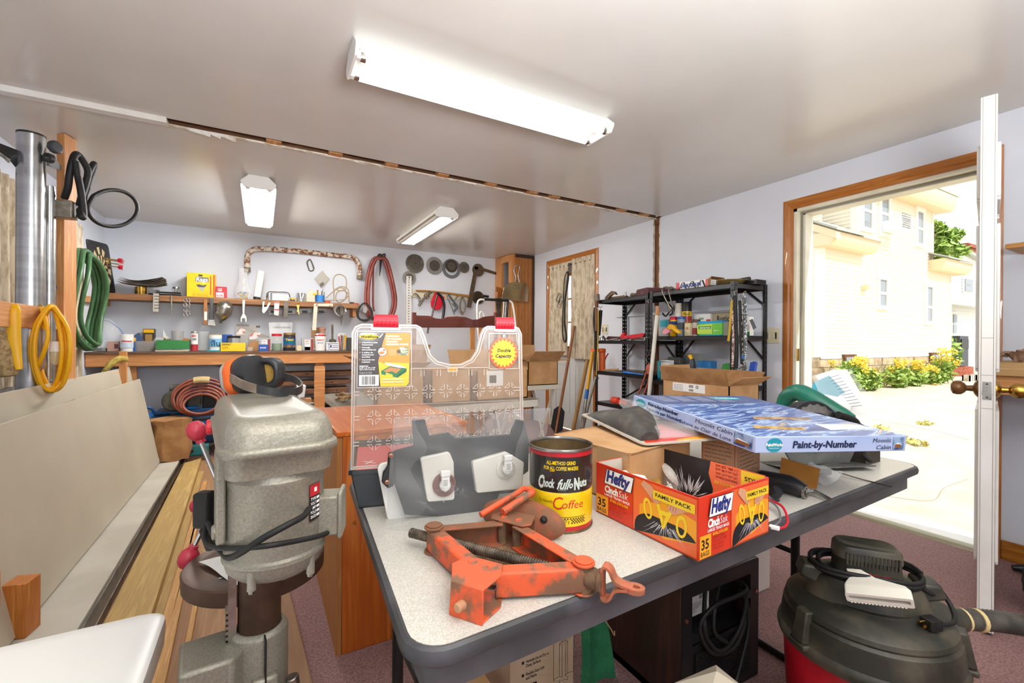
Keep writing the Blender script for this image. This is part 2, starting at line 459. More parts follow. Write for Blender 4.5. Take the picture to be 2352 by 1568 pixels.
for y0,y1 in((4.23,4.56),(4.65,4.98)):
 for z0,z1 in((.2,.86),):
  b.ring([(y0,z0),(y1,z0),(y1,z1),(y0,z1)],[(y0+.03,z0+.03),(y1-.03,z0+.03),(y1-.03,z1-.03),(y0+.03,z1-.03)],0,.009,M=Matrix(((0,0,-1,gx0),(1,0,0,0),(0,1,0,0),(0,0,0,1))))
b.out('panel_moulding',d)
b=B(OW)
for y0,y1,z0,z1 in((gy0-.03,gy0,gz0-.03,gz1+.03),(gy1,gy1+.03,gz0-.03,gz1+.03),(gy0,gy1,gz1,gz1+.03),(gy0,gy1,gz0-.03,gz0),(4.605,4.62,gz0,gz1),(gy0,gy1,1.37,1.385),(gy0,gy1,1.67,1.685)):
 b.box((gx0-.012,y0,z0),(gx0+.01,y1,z1))
b.out('window_grille',d)
b=B(GLASS);b.box((gx0+.018,gy0-.01,gz0-.01),(gx0+.022,gy1+.01,gz1+.01));b.out('window_pane',d)
b=B(CREAM)
for y0,y1,z0,z1 in((E1,E1+.02,0,ET),(E2-.02,E2,0,ET),(E1+.02,E2-.02,ET-.02,ET)):b.box((XR,y0,z0),(XR+W,y1,z1))
structure(b,'trim_12')
BB=wood('orange_baseboard','B5701F','9C5C14','C07F30',.4,1.2,'Y',8)
b=B(BB);b.box((XR-.014,YF,0),(XR,D1-.075,.1));structure(b,'baseboard_right',bevel=.003)
b=B(BB);b.box((XR-.014,D2+.075,0),(XR,SL0-.01,.1));b.box((XR-.014,SL1+.01,0),(XR,E1-.075,.1));structure(b,'baseboard_far_right',bevel=.003)
def plate(y,z,w,h,lab):
 t=T('switch_plate',lab,'switch',(XR-.004,y,z-h/2))
 b=B(IVORY);b.box((XR-.007,y-w/2,z-h/2),(XR,y+w/2,z+h/2));b.out('plate',t,bevel=.003)
 for k in(-1,1):
  b=B(BLACK if k else IVORY);b.box((XR-.0085,y+k*w*.3-.006,z-.025),(XR-.006,y+k*w*.3+.006,z+.025));b.out('switch_slot',t)
 b=B(IVORY)
 for k in(-1,1):b.box((XR-.014,y+k*w*.13-.008,z-.02),(XR-.006,y+k*w*.13+.008,z+.014))
 b.out('toggle',t,bevel=.002)
plate(2.03,1.187,.118,.12,'ivory double switch plate on the right wall between black shelves and open doorway')
plate(4.005-.06,1.27,.10,.115,'ivory double switch plate beside the far door, seen through the shelving')
b=B(OW);b.box((3.33,.60,2.19),(XR,.635,2.215));b.out('door_catch',label='small varnished wood peg on the wall above the open door',cat='peg')
b=B(mt('sunlit_concrete','D3C8B4',.9,c2='BFB29B',sc=3,lo=.35,hi=.7,bump=.25));b.box((XR+W,-30,-.3),(70,60,-.1));structure(b,'ground')
SID=mt('cream_siding','F3E8D4',.6);TRIMW=mt('house_trim','F6F1E6',.5);SOFF=mt('soffit_cream','EBD3AE',.6)
SHING=mt('pale_shingles','B9BDB0',.9,c2='9FA598',sc=30,stretch=(1,3,3));HG=mt('dark_window_glass','8A9296',.08)
STONE=mt('foundation_stone','C9B596',.9,c2='A48F70',sc=6,lo=.4,hi=.62,bump=.8,bs=14)
FY=6.1
def siding(b,p,q,z0,z1,n,mat=None,h=.105):
 p,q,n=V((p[0],p[1],0)),V((q[0],q[1],0)),V((n[0],n[1],0));z=z0;up=V((0,0,1))
 while z<z1-.01:
  t=min(z+h,z1);a=n*.022;c=n*.004
  b.loft([[r+up*z-n*.02,r+up*z+a,r+up*t+c,r+up*t-n*.02]for r in(p,q)]);z=t
def fx(px,py,y=FY):v=oY(px,py,y);return v.x,v.z
hs=T('house','cream clapboard house across the driveway, seen through the open doorway','house',(16.5,9,-.1))
b=B(SID);siding(b,(12.4,FY),(20.7,FY),.79,3.75,(0,-1));siding(b,(14.2,FY),(19.17,FY),3.75,5.6,(0,-1))
siding(b,(12.4,FY),(12.4,10.5),.79,5.6,(-1,0));siding(b,(14.2,FY),(14.2,12),3.6,5.9,(-1,0))
siding(b,(20.7,FY),(20.7,10),.79,3.75,(1,0));siding(b,(19.17,FY),(19.17,12),3.6,5.6,(1,0))
b.out('siding',hs)
b=B(TRIMW)
for x,z0,z1 in((12.4,.79,3.75),(14.2,3.75,5.6),(20.7,.79,3.75),(19.17,3.75,5.6)):
 b.box((x-.036,FY-.04,z0),(x+.12 if x<15 else x+.036,FY-.012,z1));b.box((x-.034,FY-.0115,z0+.002),(x-.008 if x<15 else x+.034,FY+.14,z1-.002))
b.box((12.4,FY-.03,.72),(20.7,FY,.8));b.out('corner_trim',hs)
def eave(x0,x1,y0,z0,z1,name):
 b=B(SOFF);b.loft([[(x,FY+.1,z0),(x,y0+.14,z0),(x,y0+.06,z0+.1),(x,y0,z1-.08),(x,y0,z1),(x,FY+.1,z1)]for x in(x0,x1)]);b.out(name,hs)
eave(12.12,14.5,5.66,3.55,3.86,'eave');eave(18.9,21.2,5.66,3.5,3.84,'eave');eave(13.9,19.6,5.6,5.42,5.86,'eave')
b=B(SHING)
for x0,x1,z,y1,z1 in((12.05,14.6,3.86,9.4,5.95),(18.85,21.3,3.84,9.0,5.3),(13.8,19.7,5.86,10,8.2)):
 b.loft([[(x,5.58,z),(x,y1,z1),(x,y1,z1+.05),(x,5.58,z+.05)]for x in(x0,x1)])
b.loft([[(x,19,5.86),(x,10,8.2),(x,10,8.25),(x,19,5.9)]for x in(13.8,19.7)]);b.out('roof',hs)
b=B(SOFF);b.loft([[(x,5.62,3.66),(x,9.4,5.72),(x,9.4,5.92),(x,5.62,3.84)]for x in(12.1,12.3)]);b.out('rake_board',hs)
def hwin(x0,y0,x1,y1,sp,lower=True):
 a0,t=fx(x0,y0);a1,bt=fx(x1,y1);t=fx((x0+x1)/2,y0)[1];bt=fx((x0+x1)/2,y1)[1]
 c=.11;b=B(TRIMW)
 for u0,u1,v0,v1 in((a0-c,a0,bt-.1,t+.16),(a1,a1+c,bt-.1,t+.16),(a0-c-.02,a1+c+.02,t,t+.18),(a0-c-.03,a1+c+.03,bt-.12,bt)):b.box((u0,FY-.06-(.012 if v1-v0<.2 else 0),v0),(u1,FY+.002*(v1-v0<.2),v1))
 m=bt+(t-bt)*sp;b.box((a0,FY-.045,m-.04),(a1,FY-.0,m+.04));f=b.out('window',hs)
 b=B(HG);b.box((a0,FY-.03,bt),(a1,FY-.01,t));b.out('pane',f);return a0,a1,bt,t
hwin(1980,445,1998,524,.5);k=hwin(2021,455,2037,536,.55);hwin(2104,488,2116,560,.48);hwin(2017,643,2032,702,.48);hwin(2126,660,2137,738,.42)
b=B(STONE)
z=-.12
rr=random.Random(5)
while z<.72:
 x=12.35
 while x<20.65:
  wd=.35+.3*rr.random();d=rr.random()*.04
  b.box((x,FY-.02-d,z),(min(x+wd-.02,20.72),FY+.2,z+.195));x+=wd
 z+=.21
b.box((12.38,FY,-.12),(20.7,FY+.2,.75),mt('mortar','D8CBB4',.9));b.box((12.36,FY,-.12),(12.6,10,.75));b.out('foundation',hs)
for p in((1931,818,1958,840),(2131,813,2148,830)):
 a0,t=fx(p[0],p[1]);a1,bt=fx(p[2],p[3]);b=B(DARKW);b.box((a0,FY-.1,bt),(a1,FY+.02,t+.05));f=b.out('basement_window',hs)
 b=B(HG);b.box((a0+.06,FY-.11,bt+.05),(a1-.06,FY-.09,t-.02));b.out('pane',f)
a0,t=fx(1976,655);b=B(SOFF);b.box((a0,FY-.18,t-.12),(a0+.26,FY,t));b.out('wall_vent',hs)
a=fx(2021,505);c=fx(2046,540);b=B(WHT);b.box((a[0]+.0,FY-.5,c[1]),(a[0]+.62,FY+.0,a[1]-.06));ac=T('air_conditioner','white air conditioner sticking out of the upper house window','air conditioner',(a[0]+.3,FY-.25,c[1]))
b.out('housing',ac);b=B(STEEL)
for q in range(7):b.box((a[0]+.05,FY-.515,c[1]+.06+q*.06),(a[0]+.57,FY-.49,c[1]+.09+q*.06))
b.out('grille',ac)
NB=mt('white_clapboard','F4F5F3',.6);NY=9.0
nb=T('neighbour_house','white clapboard house far behind the cream one, beside the door edge','house',(34,11,-.1))
b=B(NB);siding(b,(28,NY),(42,NY),-.1,4.9,(0,-1),h=.16)
b.prism([(28,4.8),(42,4.8),(42,4.95),(31.0,5.95),(28,5.5)],-9.3,-9.01,M=Matrix(((1,0,0,0),(0,0,-1,0),(0,1,0,0),(0,0,0,1))));b.out('siding',nb)
b=B(SHING);b.loft([[(31,y,5.95),(43,y,4.86),(43,y,5.0),(31,y,6.1)]for y in(NY-.3,14)]);b.loft([[(27.5,y,5.42),(31,y,5.95),(31,y,6.1),(27.5,y,5.55)]for y in(NY-.3,14)])
a0,t=fx(2180,681,8.2);a1,bt=fx(2250,706,8.2);b.loft([[(x,8.2,bt),(x,NY,t+.25),(x,NY,t+.3),(x,8.2,bt+.07)]for x in(a0,a1+3)]);b.out('roof',nb)
BRK=mt('brick','A9604A',.9,c2='8A4735',sc=12)
a0,t=fx(2203,560,10);a1,bt=fx(2234,590,10);b=B(BRK);b.box((a0,9.6,5.4),(a1,10.4,t));b.box((a0-.1,9.5,t-.25),(a1+.1,10.5,t-.1));b.out('chimney',nb)
for p in((2211,640,2228,671),(2184,722,2191,765)):
 a0,t=fx(p[0],p[1],NY);a1,bt=fx(p[2],p[3],NY);b=B(TRIMW);b.box((a0-.15,NY-.08,bt-.15),(a1+.15,NY-.03,t+.15));f=b.out('window',nb)
 b=B(HG);k=(t-bt)*.47;b.box((a0,NY-.12,bt),(a1,NY-.08,bt+k));b.box((a0,NY-.12,t-k),(a1,NY-.08,t));b.out('pane',f)
a0,t=fx(2184,771,8);a1,bt=fx(2204,800,8);b=B(mt('dark_cabinet','3C4044',.5));b.box((a0,7.7,-.1),(a1,8.3,t));b.box((a0+.1,7.66,bt),(a1-.1,7.7,t-.15),BLACK);b.out('grill_cart',label='dark barbecue cart against the white house',cat='barbecue')
LF=mt('sunlit_leaves','A3BC5C',.6,c2='84A44A',sc=3);YF_=mt('yellow_flowers','F4D648',.6);STEMG=mt('green_stems','7C8C3C',.7)
def leaves(b,c,rad,n,size,rnd,mat):
 for _ in range(n):
  while 1:
   p=V([rnd.uniform(-1,1)for _ in range(3)])
   if p.length<1:break
  p=V((c[0]+p.x*rad[0],c[1]+p.y*rad[1],c[2]+p.z*rad[2]));u=V([rnd.uniform(-1,1)for _ in range(3)]).normalized();v=u.orthogonal().normalized();s=size*rnd.uniform(.6,1.3);w=u.cross(v)*s*.12
  b.add([p-u*s,p-v*s*.45+w,p+u*s,p+v*s*.45+w],[(0,1,2,3)],mat)
def weed(px,py,h,w,nf,lab,y=None,nl=260):
 p=oZ(px,py,-.1);rnd=random.Random(px)
 if p.y>5.75:p=V((p.x,5.62,p.z))
 t=T('goldenrod',lab,'plant',p,'flowering weeds along the house foundation')
 b=B(STEMG);tops=[]
 for _ in range(12):
  q=p+V((rnd.uniform(-w,w),rnd.uniform(-.25,.25),h*rnd.uniform(.6,1)));tops.append(q);b.tube([p+V((rnd.uniform(-.1,.1),0,0)),(p+q)/2+V((0,0,h*.15)),q],.008,4,3)
 b.out('stem',t)
 b=B(LF);leaves(b,(p.x,p.y,p.z+h*.42),(w,.3,h*.42),nl,.09,rnd,LF);b.out('foliage',t)
 b=B(YF_)
 for q in tops[:nf]:leaves(b,q,(.14,.1,.12),40,.045,rnd,YF_)
 b.out('flower',t)
weed(1862,893,.95,.5,9,'tall goldenrod nearest the left door jamb',nl=500)
weed(1905,889,.7,.45,5,'yellow flowering weed right of the tall goldenrod')
weed(1985,884,.75,.5,6,'goldenrod under the basement window of the cream house',nl=420)
weed(2030,881,.7,.4,6,'goldenrod mid way along the stone foundation')
weed(2080,878,.6,.35,3,'low weed by the foundation left of the tallest yellow bloom')
weed(2112,876,1.0,.28,9,'upright goldenrod with the brightest bloom beside the cinder blocks')
CIN=mt('cinder_block','D8D2C4',.9,c2='BDB5A4',sc=12)
rnd=random.Random(4)
for i,(px,py,z,lab)in enumerate(((2128,869,-.1,'cinder block lying nearest the goldenrod'),(2150,868,-.1,'cinder block in the middle of the bottom row'),(2172,866,-.1,'cinder block at the right end of the bottom row'),(2140,864,.1,'cinder block on top of the others by the foundation'))):
 p=oZ(px,py,-.1);p.z=z;p.y=5.55
 b=B(CIN)
 for x in(-.2,-.02,.16):b.box((p.x+x,p.y-.1,z),(p.x+x+.04,p.y+.1,z+.195))
 for y in(-.1,.065):b.box((p.x-.2,p.y+y,z),(p.x+.2,p.y+y+.035,z+.195))
 b.out('cinder_block',label=lab,cat='cinder block',group='cinder blocks by the house')
b=B(BRK);p=V((23.6,7.4,-.1))
b.ring(circ(1.1,24),circ(.9,24),-.1,.25,M=Matrix.Translation((p.x,p.y,0)));pl=T('planter_bed','round brick edged planter of green shrubs right of the cream house','planter',(p.x,p.y,-.1));b.out('brick_edge',pl)
b=B(LF);leaves(b,(p.x,p.y,.75),(1.0,.8,.9),700,.12,random.Random(9),LF);b.out('shrub',pl)
TY=7.8
bl=[(2150,585,.42),(2165,545,.35),(2172,560,.4),(2190,540,.34),(2160,530,.3),(2150,568,.4),(2178,598,.38),(2200,575,.34),(2140,515,.25),(2155,600,.3)]
bl=[tuple(oY(x,y,TY))+(r,)for x,y,r in bl];q=oY(2120,600,TY)
tr=T('tree','green leafy tree between the cream house and the white one','tree',(q.x,TY,-.1))
b=B(DARKW);b.tube([(q.x,TY,-.1),(q.x-.1,TY,3),(q.x+.1,TY,5.4),(q.x,TY,7)],[.16,.08],8)
for x,y,z,r in bl:b.tube([(q.x,TY,z-.8),(x,y,z)],[.05,.02],5,0)
b.out('trunk',tr);b=B(LF)
for x,y,z,r in bl:leaves(b,(x,y,z),(r*1.7,r,r*.8),110,.19,random.Random(int(x*100)),LF)
b.out('foliage',tr)
b=B(mt('dry_grass','C9BE6A',.8));rnd=random.Random(11)
for px,py in((1880,905),(1905,915),(1990,888),(2010,886),(2080,884),(2150,884),(2095,880),(1925,912),(2060,1012),(2085,1015),(2110,1022),(2020,986),(2125,975)):
 p=oZ(px,py,-.1);leaves(b,(p.x,p.y,-.08),(.14*p.length/8,.1,.03),26,.05,rnd,None)
b.out('driveway_grass',label='thin dry grass in the driveway cracks',cat='grass',kind='stuff')
b=B(mt('crack','9C8F77',.95))
for q in(((2225,1262),(2200,1235),(2165,1222),(2120,1208),(2080,1190)),((2225,1010),(2150,990),(2060,972),(2000,963)),((2225,1100),(2170,1120),(2140,1150),(2040,1140))):
 b.tube([oZ(x,y,-.099)for x,y in q],.004,4,4,flat=.3)
structure(b,'trim_13')
TUBEC=glow('tube_cool','F2F7FF',90);TUBEW=glow('tube_warm','FFF8EC',90);TUBEO=mt('tube_off','D5D3CC',.3);TUBEX=glow('tube_front','FFFFFF',11)
FIXW=mt('fixture_enamel','F3F2EE',.3)
def fixture(cx,cy,L,wid,alongx,tubes,lab):
 M=spin((cx,cy,HC),0,0,0 if alongx else 90)
 t=T('fluorescent_fixture',lab,'ceiling light',(cx,cy,HC-.1),'twin tube fluorescent fixtures');h=.095;w=wid/2
 t['label']=lab
 b=B(FIXW,M);b.box((-L/2,-.055,-.05),(L/2,.055,0))
 for s in(-1,1):b.loft([[(x,s*.05,-.046),(x,s*w,-.075),(x,s*w,-.0765),(x,s*.05,-.048)]for x in(-L/2,L/2)])
 b.loft([[(x,-.035,-.05),(x,-.028,-.075),(x,.028,-.075),(x,.035,-.05)]for x in(-L/2,L/2)])
 b.out('reflector',t)
 oc=[(-w*.55,0),(w*.55,0),(w,-.05),(w,-.062),(w*.82,-h),(-w*.82,-h),(-w,-.062),(-w,-.05)]
 for s in(-1,1):
  b=B(FIXW,M);b.loft([[(x,y,z)for y,z in oc]for x in((s*(L/2),s*(L/2+.012)))]);b.out('end_plate',t,bevel=.002)
 for s,m in zip((-1,1),tubes):
  b=B(m,M);b.cyl((-L/2+.035,s*w*.6,-.082),(L/2-.035,s*w*.6,-.082),.019 if wid>.22 else.017,n=14);tb=b.out('tube',t)
  b=B(STEEL,M)
  for e in(-1,1):b.cyl((e*(L/2-.035),s*w*.6,-.082),(e*(L/2-.015),s*w*.6,-.082),.0192,n=14);b.box((min(e*(L/2-.016),e*L/2),s*w*.6-.012,-.095),(max(e*(L/2-.016),e*L/2),s*w*.6+.012,-.05),FIXW)
  b.out('lamp_holder',t)
 return t
fixture(.985,1.955,1.31,.235,True,(TUBEX,TUBEX),'large twin tube fluorescent fixture running the long way before the ceiling slot')
fixture(-.022,4.53,1.31,.235,False,(TUBEW,TUBEC),'fluorescent fixture beyond the ceiling slot with both tubes lit')
fixture(1.484,4.56,1.31,.235,False,(TUBEW,TUBEO),'fluorescent fixture beyond the ceiling slot with only one tube lit')
TZ=.74
TM=Matrix.Translation((0,0,0))
tb=T('folding_table','grey speckled folding table with black rounded edge under the red trash bag box','table',(1.0,.95,0))
cs=[(.165,.540),(1.872,.618),(1.89,1.375),(.222,1.33)]
def rquad(cs,r,n=6):
 out=[];k=len(cs)
 for i in range(k):
  p,a,c=V(cs[i]+(0,)),V(cs[i-1]+(0,)),V(cs[(i+1)%k]+(0,));u=(a-p).normalized();w=(c-p).normalized()
  ang=u.angle(w);d=r/math.tan(ang/2);s,e=p+u*d,p+w*d;cc=p+(u+w).normalized()*(r/math.sin(ang/2))
  a0=math.atan2((s-cc).y,(s-cc).x);a1=math.atan2((e-cc).y,(e-cc).x);da=(a1-a0+PI)%(2*PI)-PI
  for j in range(n+1):out.append((cc.x+r*math.cos(a0+da*j/n),cc.y+r*math.sin(a0+da*j/n)))
 return out
def inset(o,d):
 c=(sum(p[0]for p in o)/len(o),sum(p[1]for p in o)/len(o));r=[]
 for i,p in enumerate(o):
  a,q=V(o[i-1]+(0,)),V(o[(i+1)%len(o)]+(0,));t=(q-a).normalized();r.append((p[0]-t.y*d,p[1]+t.x*d))
 return r
SPECK=mt('speckled_laminate','CFCCC3',.35,c2='BDB9AE',sc=420,lo=.45,hi=.55,det=2)
EDGE=mt('table_edge_black','3A3A3C',.45,c2='57565A',sc=9,lo=.45,hi=.7)
o=rquad(cs,.05)
b=B(SPECK);b.loft([[(x,y,TZ-.02)for x,y in inset(o,.006)],[(x,y,TZ)for x,y in inset(o,.006)]]);b.out('tabletop',tb)
b=B(EDGE);pr=[(.006,TZ-.001),(.002,TZ),(-.003,TZ-.003),(-.006,TZ-.012),(-.004,TZ-.022),(.002,TZ-.027),(.012,TZ-.027)]
b.loft([[(x,y,z)for x,y in inset(o,d)]for d,z in pr],None,False);b.out('edge_band',tb)
b=B(mt('apron_grey','4A4A4D',.4,c2='5C5B5D',sc=7));i1,i2=inset(o,.022),inset(o,.03)
b.ring(i1,i2,TZ-.075,TZ-.02);b.out('apron',tb)
b=B(mt('tabletop_underside','3B2C22',.8));b.loft([[(x,y,TZ-.029)for x,y in inset(o,.01)],[(x,y,TZ-.0205)for x,y in inset(o,.01)]]);b.out('underside',tb)
LEGM=mt('leg_black','1E1E20',.35,.2)
for lx,y0,y1 in((.30,.88,1.107),(1.635,.88,1.107)):
 for y in(y0,y1):
  b=B(LEGM);b.cyl((lx,y,.015),(lx,y,TZ-.03),.014,n=14);b.out('leg',tb)
  b=B(LEGM);s=1 if lx<1 else-1
  b.bar((lx+s*.014,y,.56),(lx+s*.12,y,TZ-.03),.004,.022,(0,1,0));b.cyl((lx,y-.02,.57),(lx,y+.02,.57),.006,n=10);b.out('brace',tb)
 b=B(LEGM);b.tube([(lx,y0-.0,.03),(lx,y0+.02,.012),(lx,(y0+y1)/2,.012),(lx,y1-.02,.012),(lx,y1,.03)],.0125,10,3);b.cyl((lx,y0,.40),(lx,y1,.40),.009);b.out('crossbar',tb)
JO=mt('jack_orange','DD5A2F',.55,c2='7E5A42',sc=26,lo=.45,hi=.58,bump=.3,bs=120)
JR=mt('jack_rust','80573D',.8,c2='A5573A',sc=30,lo=.46,hi=.66,bump=.4,bs=140)
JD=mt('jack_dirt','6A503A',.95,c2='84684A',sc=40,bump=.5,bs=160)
JS=mt('screw_steel','8A7E70',.4,.8,c2='5F564B',sc=30)
ax=V((.558,-.830,0));JM=frame((.364,.679,TZ+.001),ax,z=(0,0,1))
jk=T('scissor_jack','rusty orange scissor jack lying on its side at the table corner','car jack',(.364,.679,TZ))
LP,RP,BB,FB=(-.145,0),(.145,.0),(-.03,.095),(.012,-.088)
def arm(p,q,inner,off,mat,z0=.003,z1=.042,w=.027):
 """channel with its web on the outer side"""
 p,q=V((p[0],p[1],0)),V((q[0],q[1],0));d=(q-p).normalized();n=d.cross(V((0,0,1)))
 if n.dot(V((inner[0],inner[1],0))-p)>0:n=-n
 p=p+d*off[0];q=q-d*off[1];b=B(mat,JM);t=.003;wo,wi=n*(w/2),-n*(w/2);up=V((0,0,1))
 sec=lambda r:[r+wi+up*z1,r+wo*.7+up*z1,r+wo*.92+up*(z1-.0025),r+wo+up*(z1-.008),r+wo+up*(z0+.008),r+wo*.92+up*(z0+.0025),r+wo*.7+up*z0,r+wi+up*z0,r+wi+up*(z0+t),r+wo-n*t+up*(z0+t),r+wo-n*t+up*(z1-t),r+wi+up*(z1-t)]
 b.loft([sec(p),sec(q)]);b.out('arm',jk,bevel=.0008)
arm(LP,FB,(0,0),(.0,.02),JO);arm(FB,RP,(0,0),(.02,.0),JO);arm(LP,BB,(0,0),(0,.02),JR,.002,.044);arm(BB,RP,(0,0),(.02,0),JO,.002,.044)
for P,m in((LP,JR),(RP,JO)):
 b=B(m,JM);b.cyl((P[0],P[1],.002),(P[0],P[1],.045),.0135,n=16,mat=JD);b.cyl((P[0],P[1],.044),(P[0],P[1],.048),.018,n=18);b.cyl((P[0],P[1],.048),(P[0],P[1],.051),.0145,n=16);b.cyl((P[0],P[1],0),(P[0],P[1],.003),.018,n=18);b.out('pivot',jk,bevel=.001)
b=B(JO,JM);hx=[(-.026,-.066),(.036,-.066),(.05,-.098),(.046,-.142),(-.008,-.142),(-.036,-.100)]
b.prism(hx,.0445,.0475);b.prism(hx,-.001,.0018);b.hexa([(-.009,-.147,-.001),(.047,-.147,-.001),(.047,-.143,-.001),(-.009,-.143,-.001)],[(-.008,-.144,.0475),(.046,-.144,.0475),(.046,-.140,.0475),(-.008,-.140,.0475)]);b.out('bracket',jk,bevel=.0018)
for x in(-.009,.026):
 b=B(JO,JM);b.cyl((x,-.082,.047),(x,-.082,.0495),.0085,.0065,14);b.out('rivet',jk)
b=B(mt('peg_wood','B98A67',.7),JM);b.tube([(.014,-.140,.019),(.012,-.158,.020)],[.0075,.0068],12,0);b.out('peg',jk,bevel=.002)
b=B(JR,JM);hb=[(-.068,.080),(.002,.074),(.014,.088),(.004,.132),(-.062,.132),(-.078,.1)]
b.prism(hb,.0455,.0485);b.prism(hb,-.001,.0018);b.box((-.062,.13,0),(.004,.134,.048));b.out('bracket',jk,bevel=.0012)
for x in(-.046,-.014):
 b=B(JO,JM);b.cyl((x,.094,.0485),(x,.094,.051),.0075,.006,14);b.out('rivet',jk)
for x in(-.046,-.014):
 b=B(JD,JM);b.cyl((x,.085,.002),(x,.085,.046),.0085,n=12);b.out('spacer',jk)
b=B(JR,JM@frame((-.037,.146,.028),(1,0,0),y=(0,.25,1)))
b.lathe([(.001,.010),(.05,.010),(.082,.004),(.094,-.006),(.096,-.010),(.088,-.003),(.05,.004),(.001,.005)],34,sy=.42);b.ball((.055,.01,.008),.008,BLACK,8);b.out('foot',jk)
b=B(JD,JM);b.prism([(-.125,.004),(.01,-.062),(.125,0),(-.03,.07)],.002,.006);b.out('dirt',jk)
b=B(JS);b.T=JM@Matrix(((0,0,1,-.2),(0,1,0,0),(-1,0,0,.024),(0,0,0,1)));pf=[(.001,0)]
z=0
while z<.345:pf+=[(.0074,z),(.0092,z+.0014),(.0092,z+.0026),(.0074,z+.004)];z+=.0046
pf+=[(.001,z)];b.lathe(pf,14);b.out('screw',jk,ang=20)
b=B(JD,JM);b.T=JM@Matrix(((0,0,1,.15),(0,1,0,0),(-1,0,0,.024),(0,0,0,1)))
b.lathe([(.001,0),(.015,0),(.0165,.006),(.0165,.012),(.0155,.013),(.0155,.018),(.0175,.019),(.0175,.024),(.014,.026),(.001,.026)],18);b.out('collar',jk)
PK=mt('jack_eye_paint','B9674A',.5,c2='8A5A40',sc=24)
b=B(PK,JM@Matrix.Translation((0,0,-.017)));w=.020
def strip(pts,t=.0042):
 P=crv([(x,0,z)for x,z in pts],5);R=[]
 for i,p in enumerate(P):
  d=(P[min(i+1,len(P)-1)]-P[max(i-1,0)]).normalized();n=V((-d.z,0,d.x))*t/2;R.append([p+n+V((0,-w/2,0)),p+n+V((0,w/2,0)),p-n+V((0,w/2,0)),p-n+V((0,-w/2,0))])
 b.loft(R)
strip([(.176,.022),(.176,.060),(.181,.066),(.188,.062),(.196,.048),(.212,.0435),(.222,.0435)]);strip([(.176,.058),(.176,.022),(.181,.016),(.188,.020),(.196,.034),(.212,.039),(.222,.039)])
b.ring(circ(.0155,20,.224,0,.0125),circ(.0085,20,.224,0,.0045),.0375,.0450);b.out('eye',jk,bevel=.001)
rd=T('jack_handle','bent orange crank rod resting across the rusty jack','crank rod',(.42,.76,TZ+.05))
b=B(JO);p0,p1=JM@V((-.051,.097,.0575)),JM@V((-.019,.167,.080));q0,q1=JM@V((-.086,.071,.0545)),JM@V((-.045,.165,.080));b.cyl(p0,p1,.0075,n=12);b.cyl(q0,q1,.006,n=12);b.tube([p1,p1+(p1-p0)*.06+V((0,.004,0)),q1+(q1-q0)*.1,q1],.006,8,4);b.out('rod',rd)
CX,CY,CR_,CHT=.576,.806,.0685,.172
YEL=mt('can_yellow','F2CC0C',.3,c2='E5BE10',sc=20,coat=.4);CBK=mt('can_black','231F1E',.3,coat=.4);CRD=mt('can_red','C41E2C',.35,c2='A8242A',sc=24)
TIN=mt('tin_inside','8C7650',.45,.6,c2='6A553A',sc=12)
cn=T('coffee_can','open yellow and black coffee can beside the jack','can',(CX,CY,TZ))
CM=Matrix.Translation((CX,CY,TZ))
def ringband(z0,z1,m,r=CR_,bulge=()):
 b=B(m,CM);n=44;zs=[z0]+[z for z in bulge if z0<z<z1]+[z1]
 b.loft([[((r+(.0012 if z in bulge else 0))*math.cos(2*PI*k/n),(r+(.0012 if z in bulge else 0))*math.sin(2*PI*k/n),z)for k in range(n)]for z in zs],None,False);return b
b=ringband(.004,.014,CRD);n=44;b.T=CM
for z0,z1,m in((.014,.083,YEL),(.083,.1565,CBK),(.1565,.166,CRD)):
 zs=[z0+(z1-z0)*k/14 for k in range(15)]
 f=lambda z:CR_-(.0016 if(.05<z<.053 or.081<z<.0845 or.120<z<.1235)else 0)
 b.loft([[(f(z)*math.cos(2*PI*k/n),f(z)*math.sin(2*PI*k/n),z)for k in range(n)]for z in zs],m,False)
b.out('body',cn,ang=60)
b=B(TIN,CM);b.lathe([(CR_-.001,.006),(.001,.006),(.001,.004),(CR_,.004),(CR_+.0015,.001),(CR_+.0015,.005),(CR_,.0055)],n,caps=False)
b.lathe([(CR_-.0015,.007),(CR_-.0015,.168)],n,caps=False);b.out('lining',cn)
b=B(STEEL,CM);b.lathe([(CR_-.002,.165),(CR_+.0015,.166),(CR_+.002,.169),(CR_+.001,.172),(CR_-.001,.172),(CR_-.002,.169),(CR_-.002,.165)],n,caps=False);b.out('rim',cn)
def around(b,base_az,r,z):
 def w(p):
  a=base_az+p[0]/r;return(r*math.cos(a),r*math.sin(a),z+p[1])
 return w
az0=math.atan2(-CY,-CX)
def ctext(s,h,w,x,z,m,bold=.0,shear=0,r=CR_+.0006):
 vs,fs,tw=_text_mesh(s,bold);k=h/.7;kx=w/tw;f=around(None,az0,r,z)
 b=B(m,CM);b.add([f((x+a*kx+q*k*shear,q*k))for a,q in vs],fs);return b
def crect(b,x0,x1,z0,z1,m,r=CR_+.0004,n=10):
 f=around(None,az0,r,0)
 b.add([f((x0+(x1-x0)*i/n,z))for i in range(n+1)for z in(z0,z1)],[(2*i,2*i+2,2*i+3,2*i+1)for i in range(n)],m)
b=ctext('ALL-METHOD GRIND',.0075,.062,-.030,.141,INKY,.02);b2=ctext('FOR ALL COFFEE MAKERS',.0075,.074,-.036,.130,INKY,.02);b.v+=b2.v;o_=len(b.v)-len(b2.v);b.f+=[tuple(a+o_ for a in f)for f in b2.f];b.m+=b2.m
crect(b,-.0225,-.0125,.1272,.1285,INKY);
def merge(b,c):
 o_=len(b.v);b.v+=c.v
 for f,m in zip(c.f,c.m):b.f.append(tuple(a+o_ for a in f));b.m.append(b._mi(c.mats[m]))
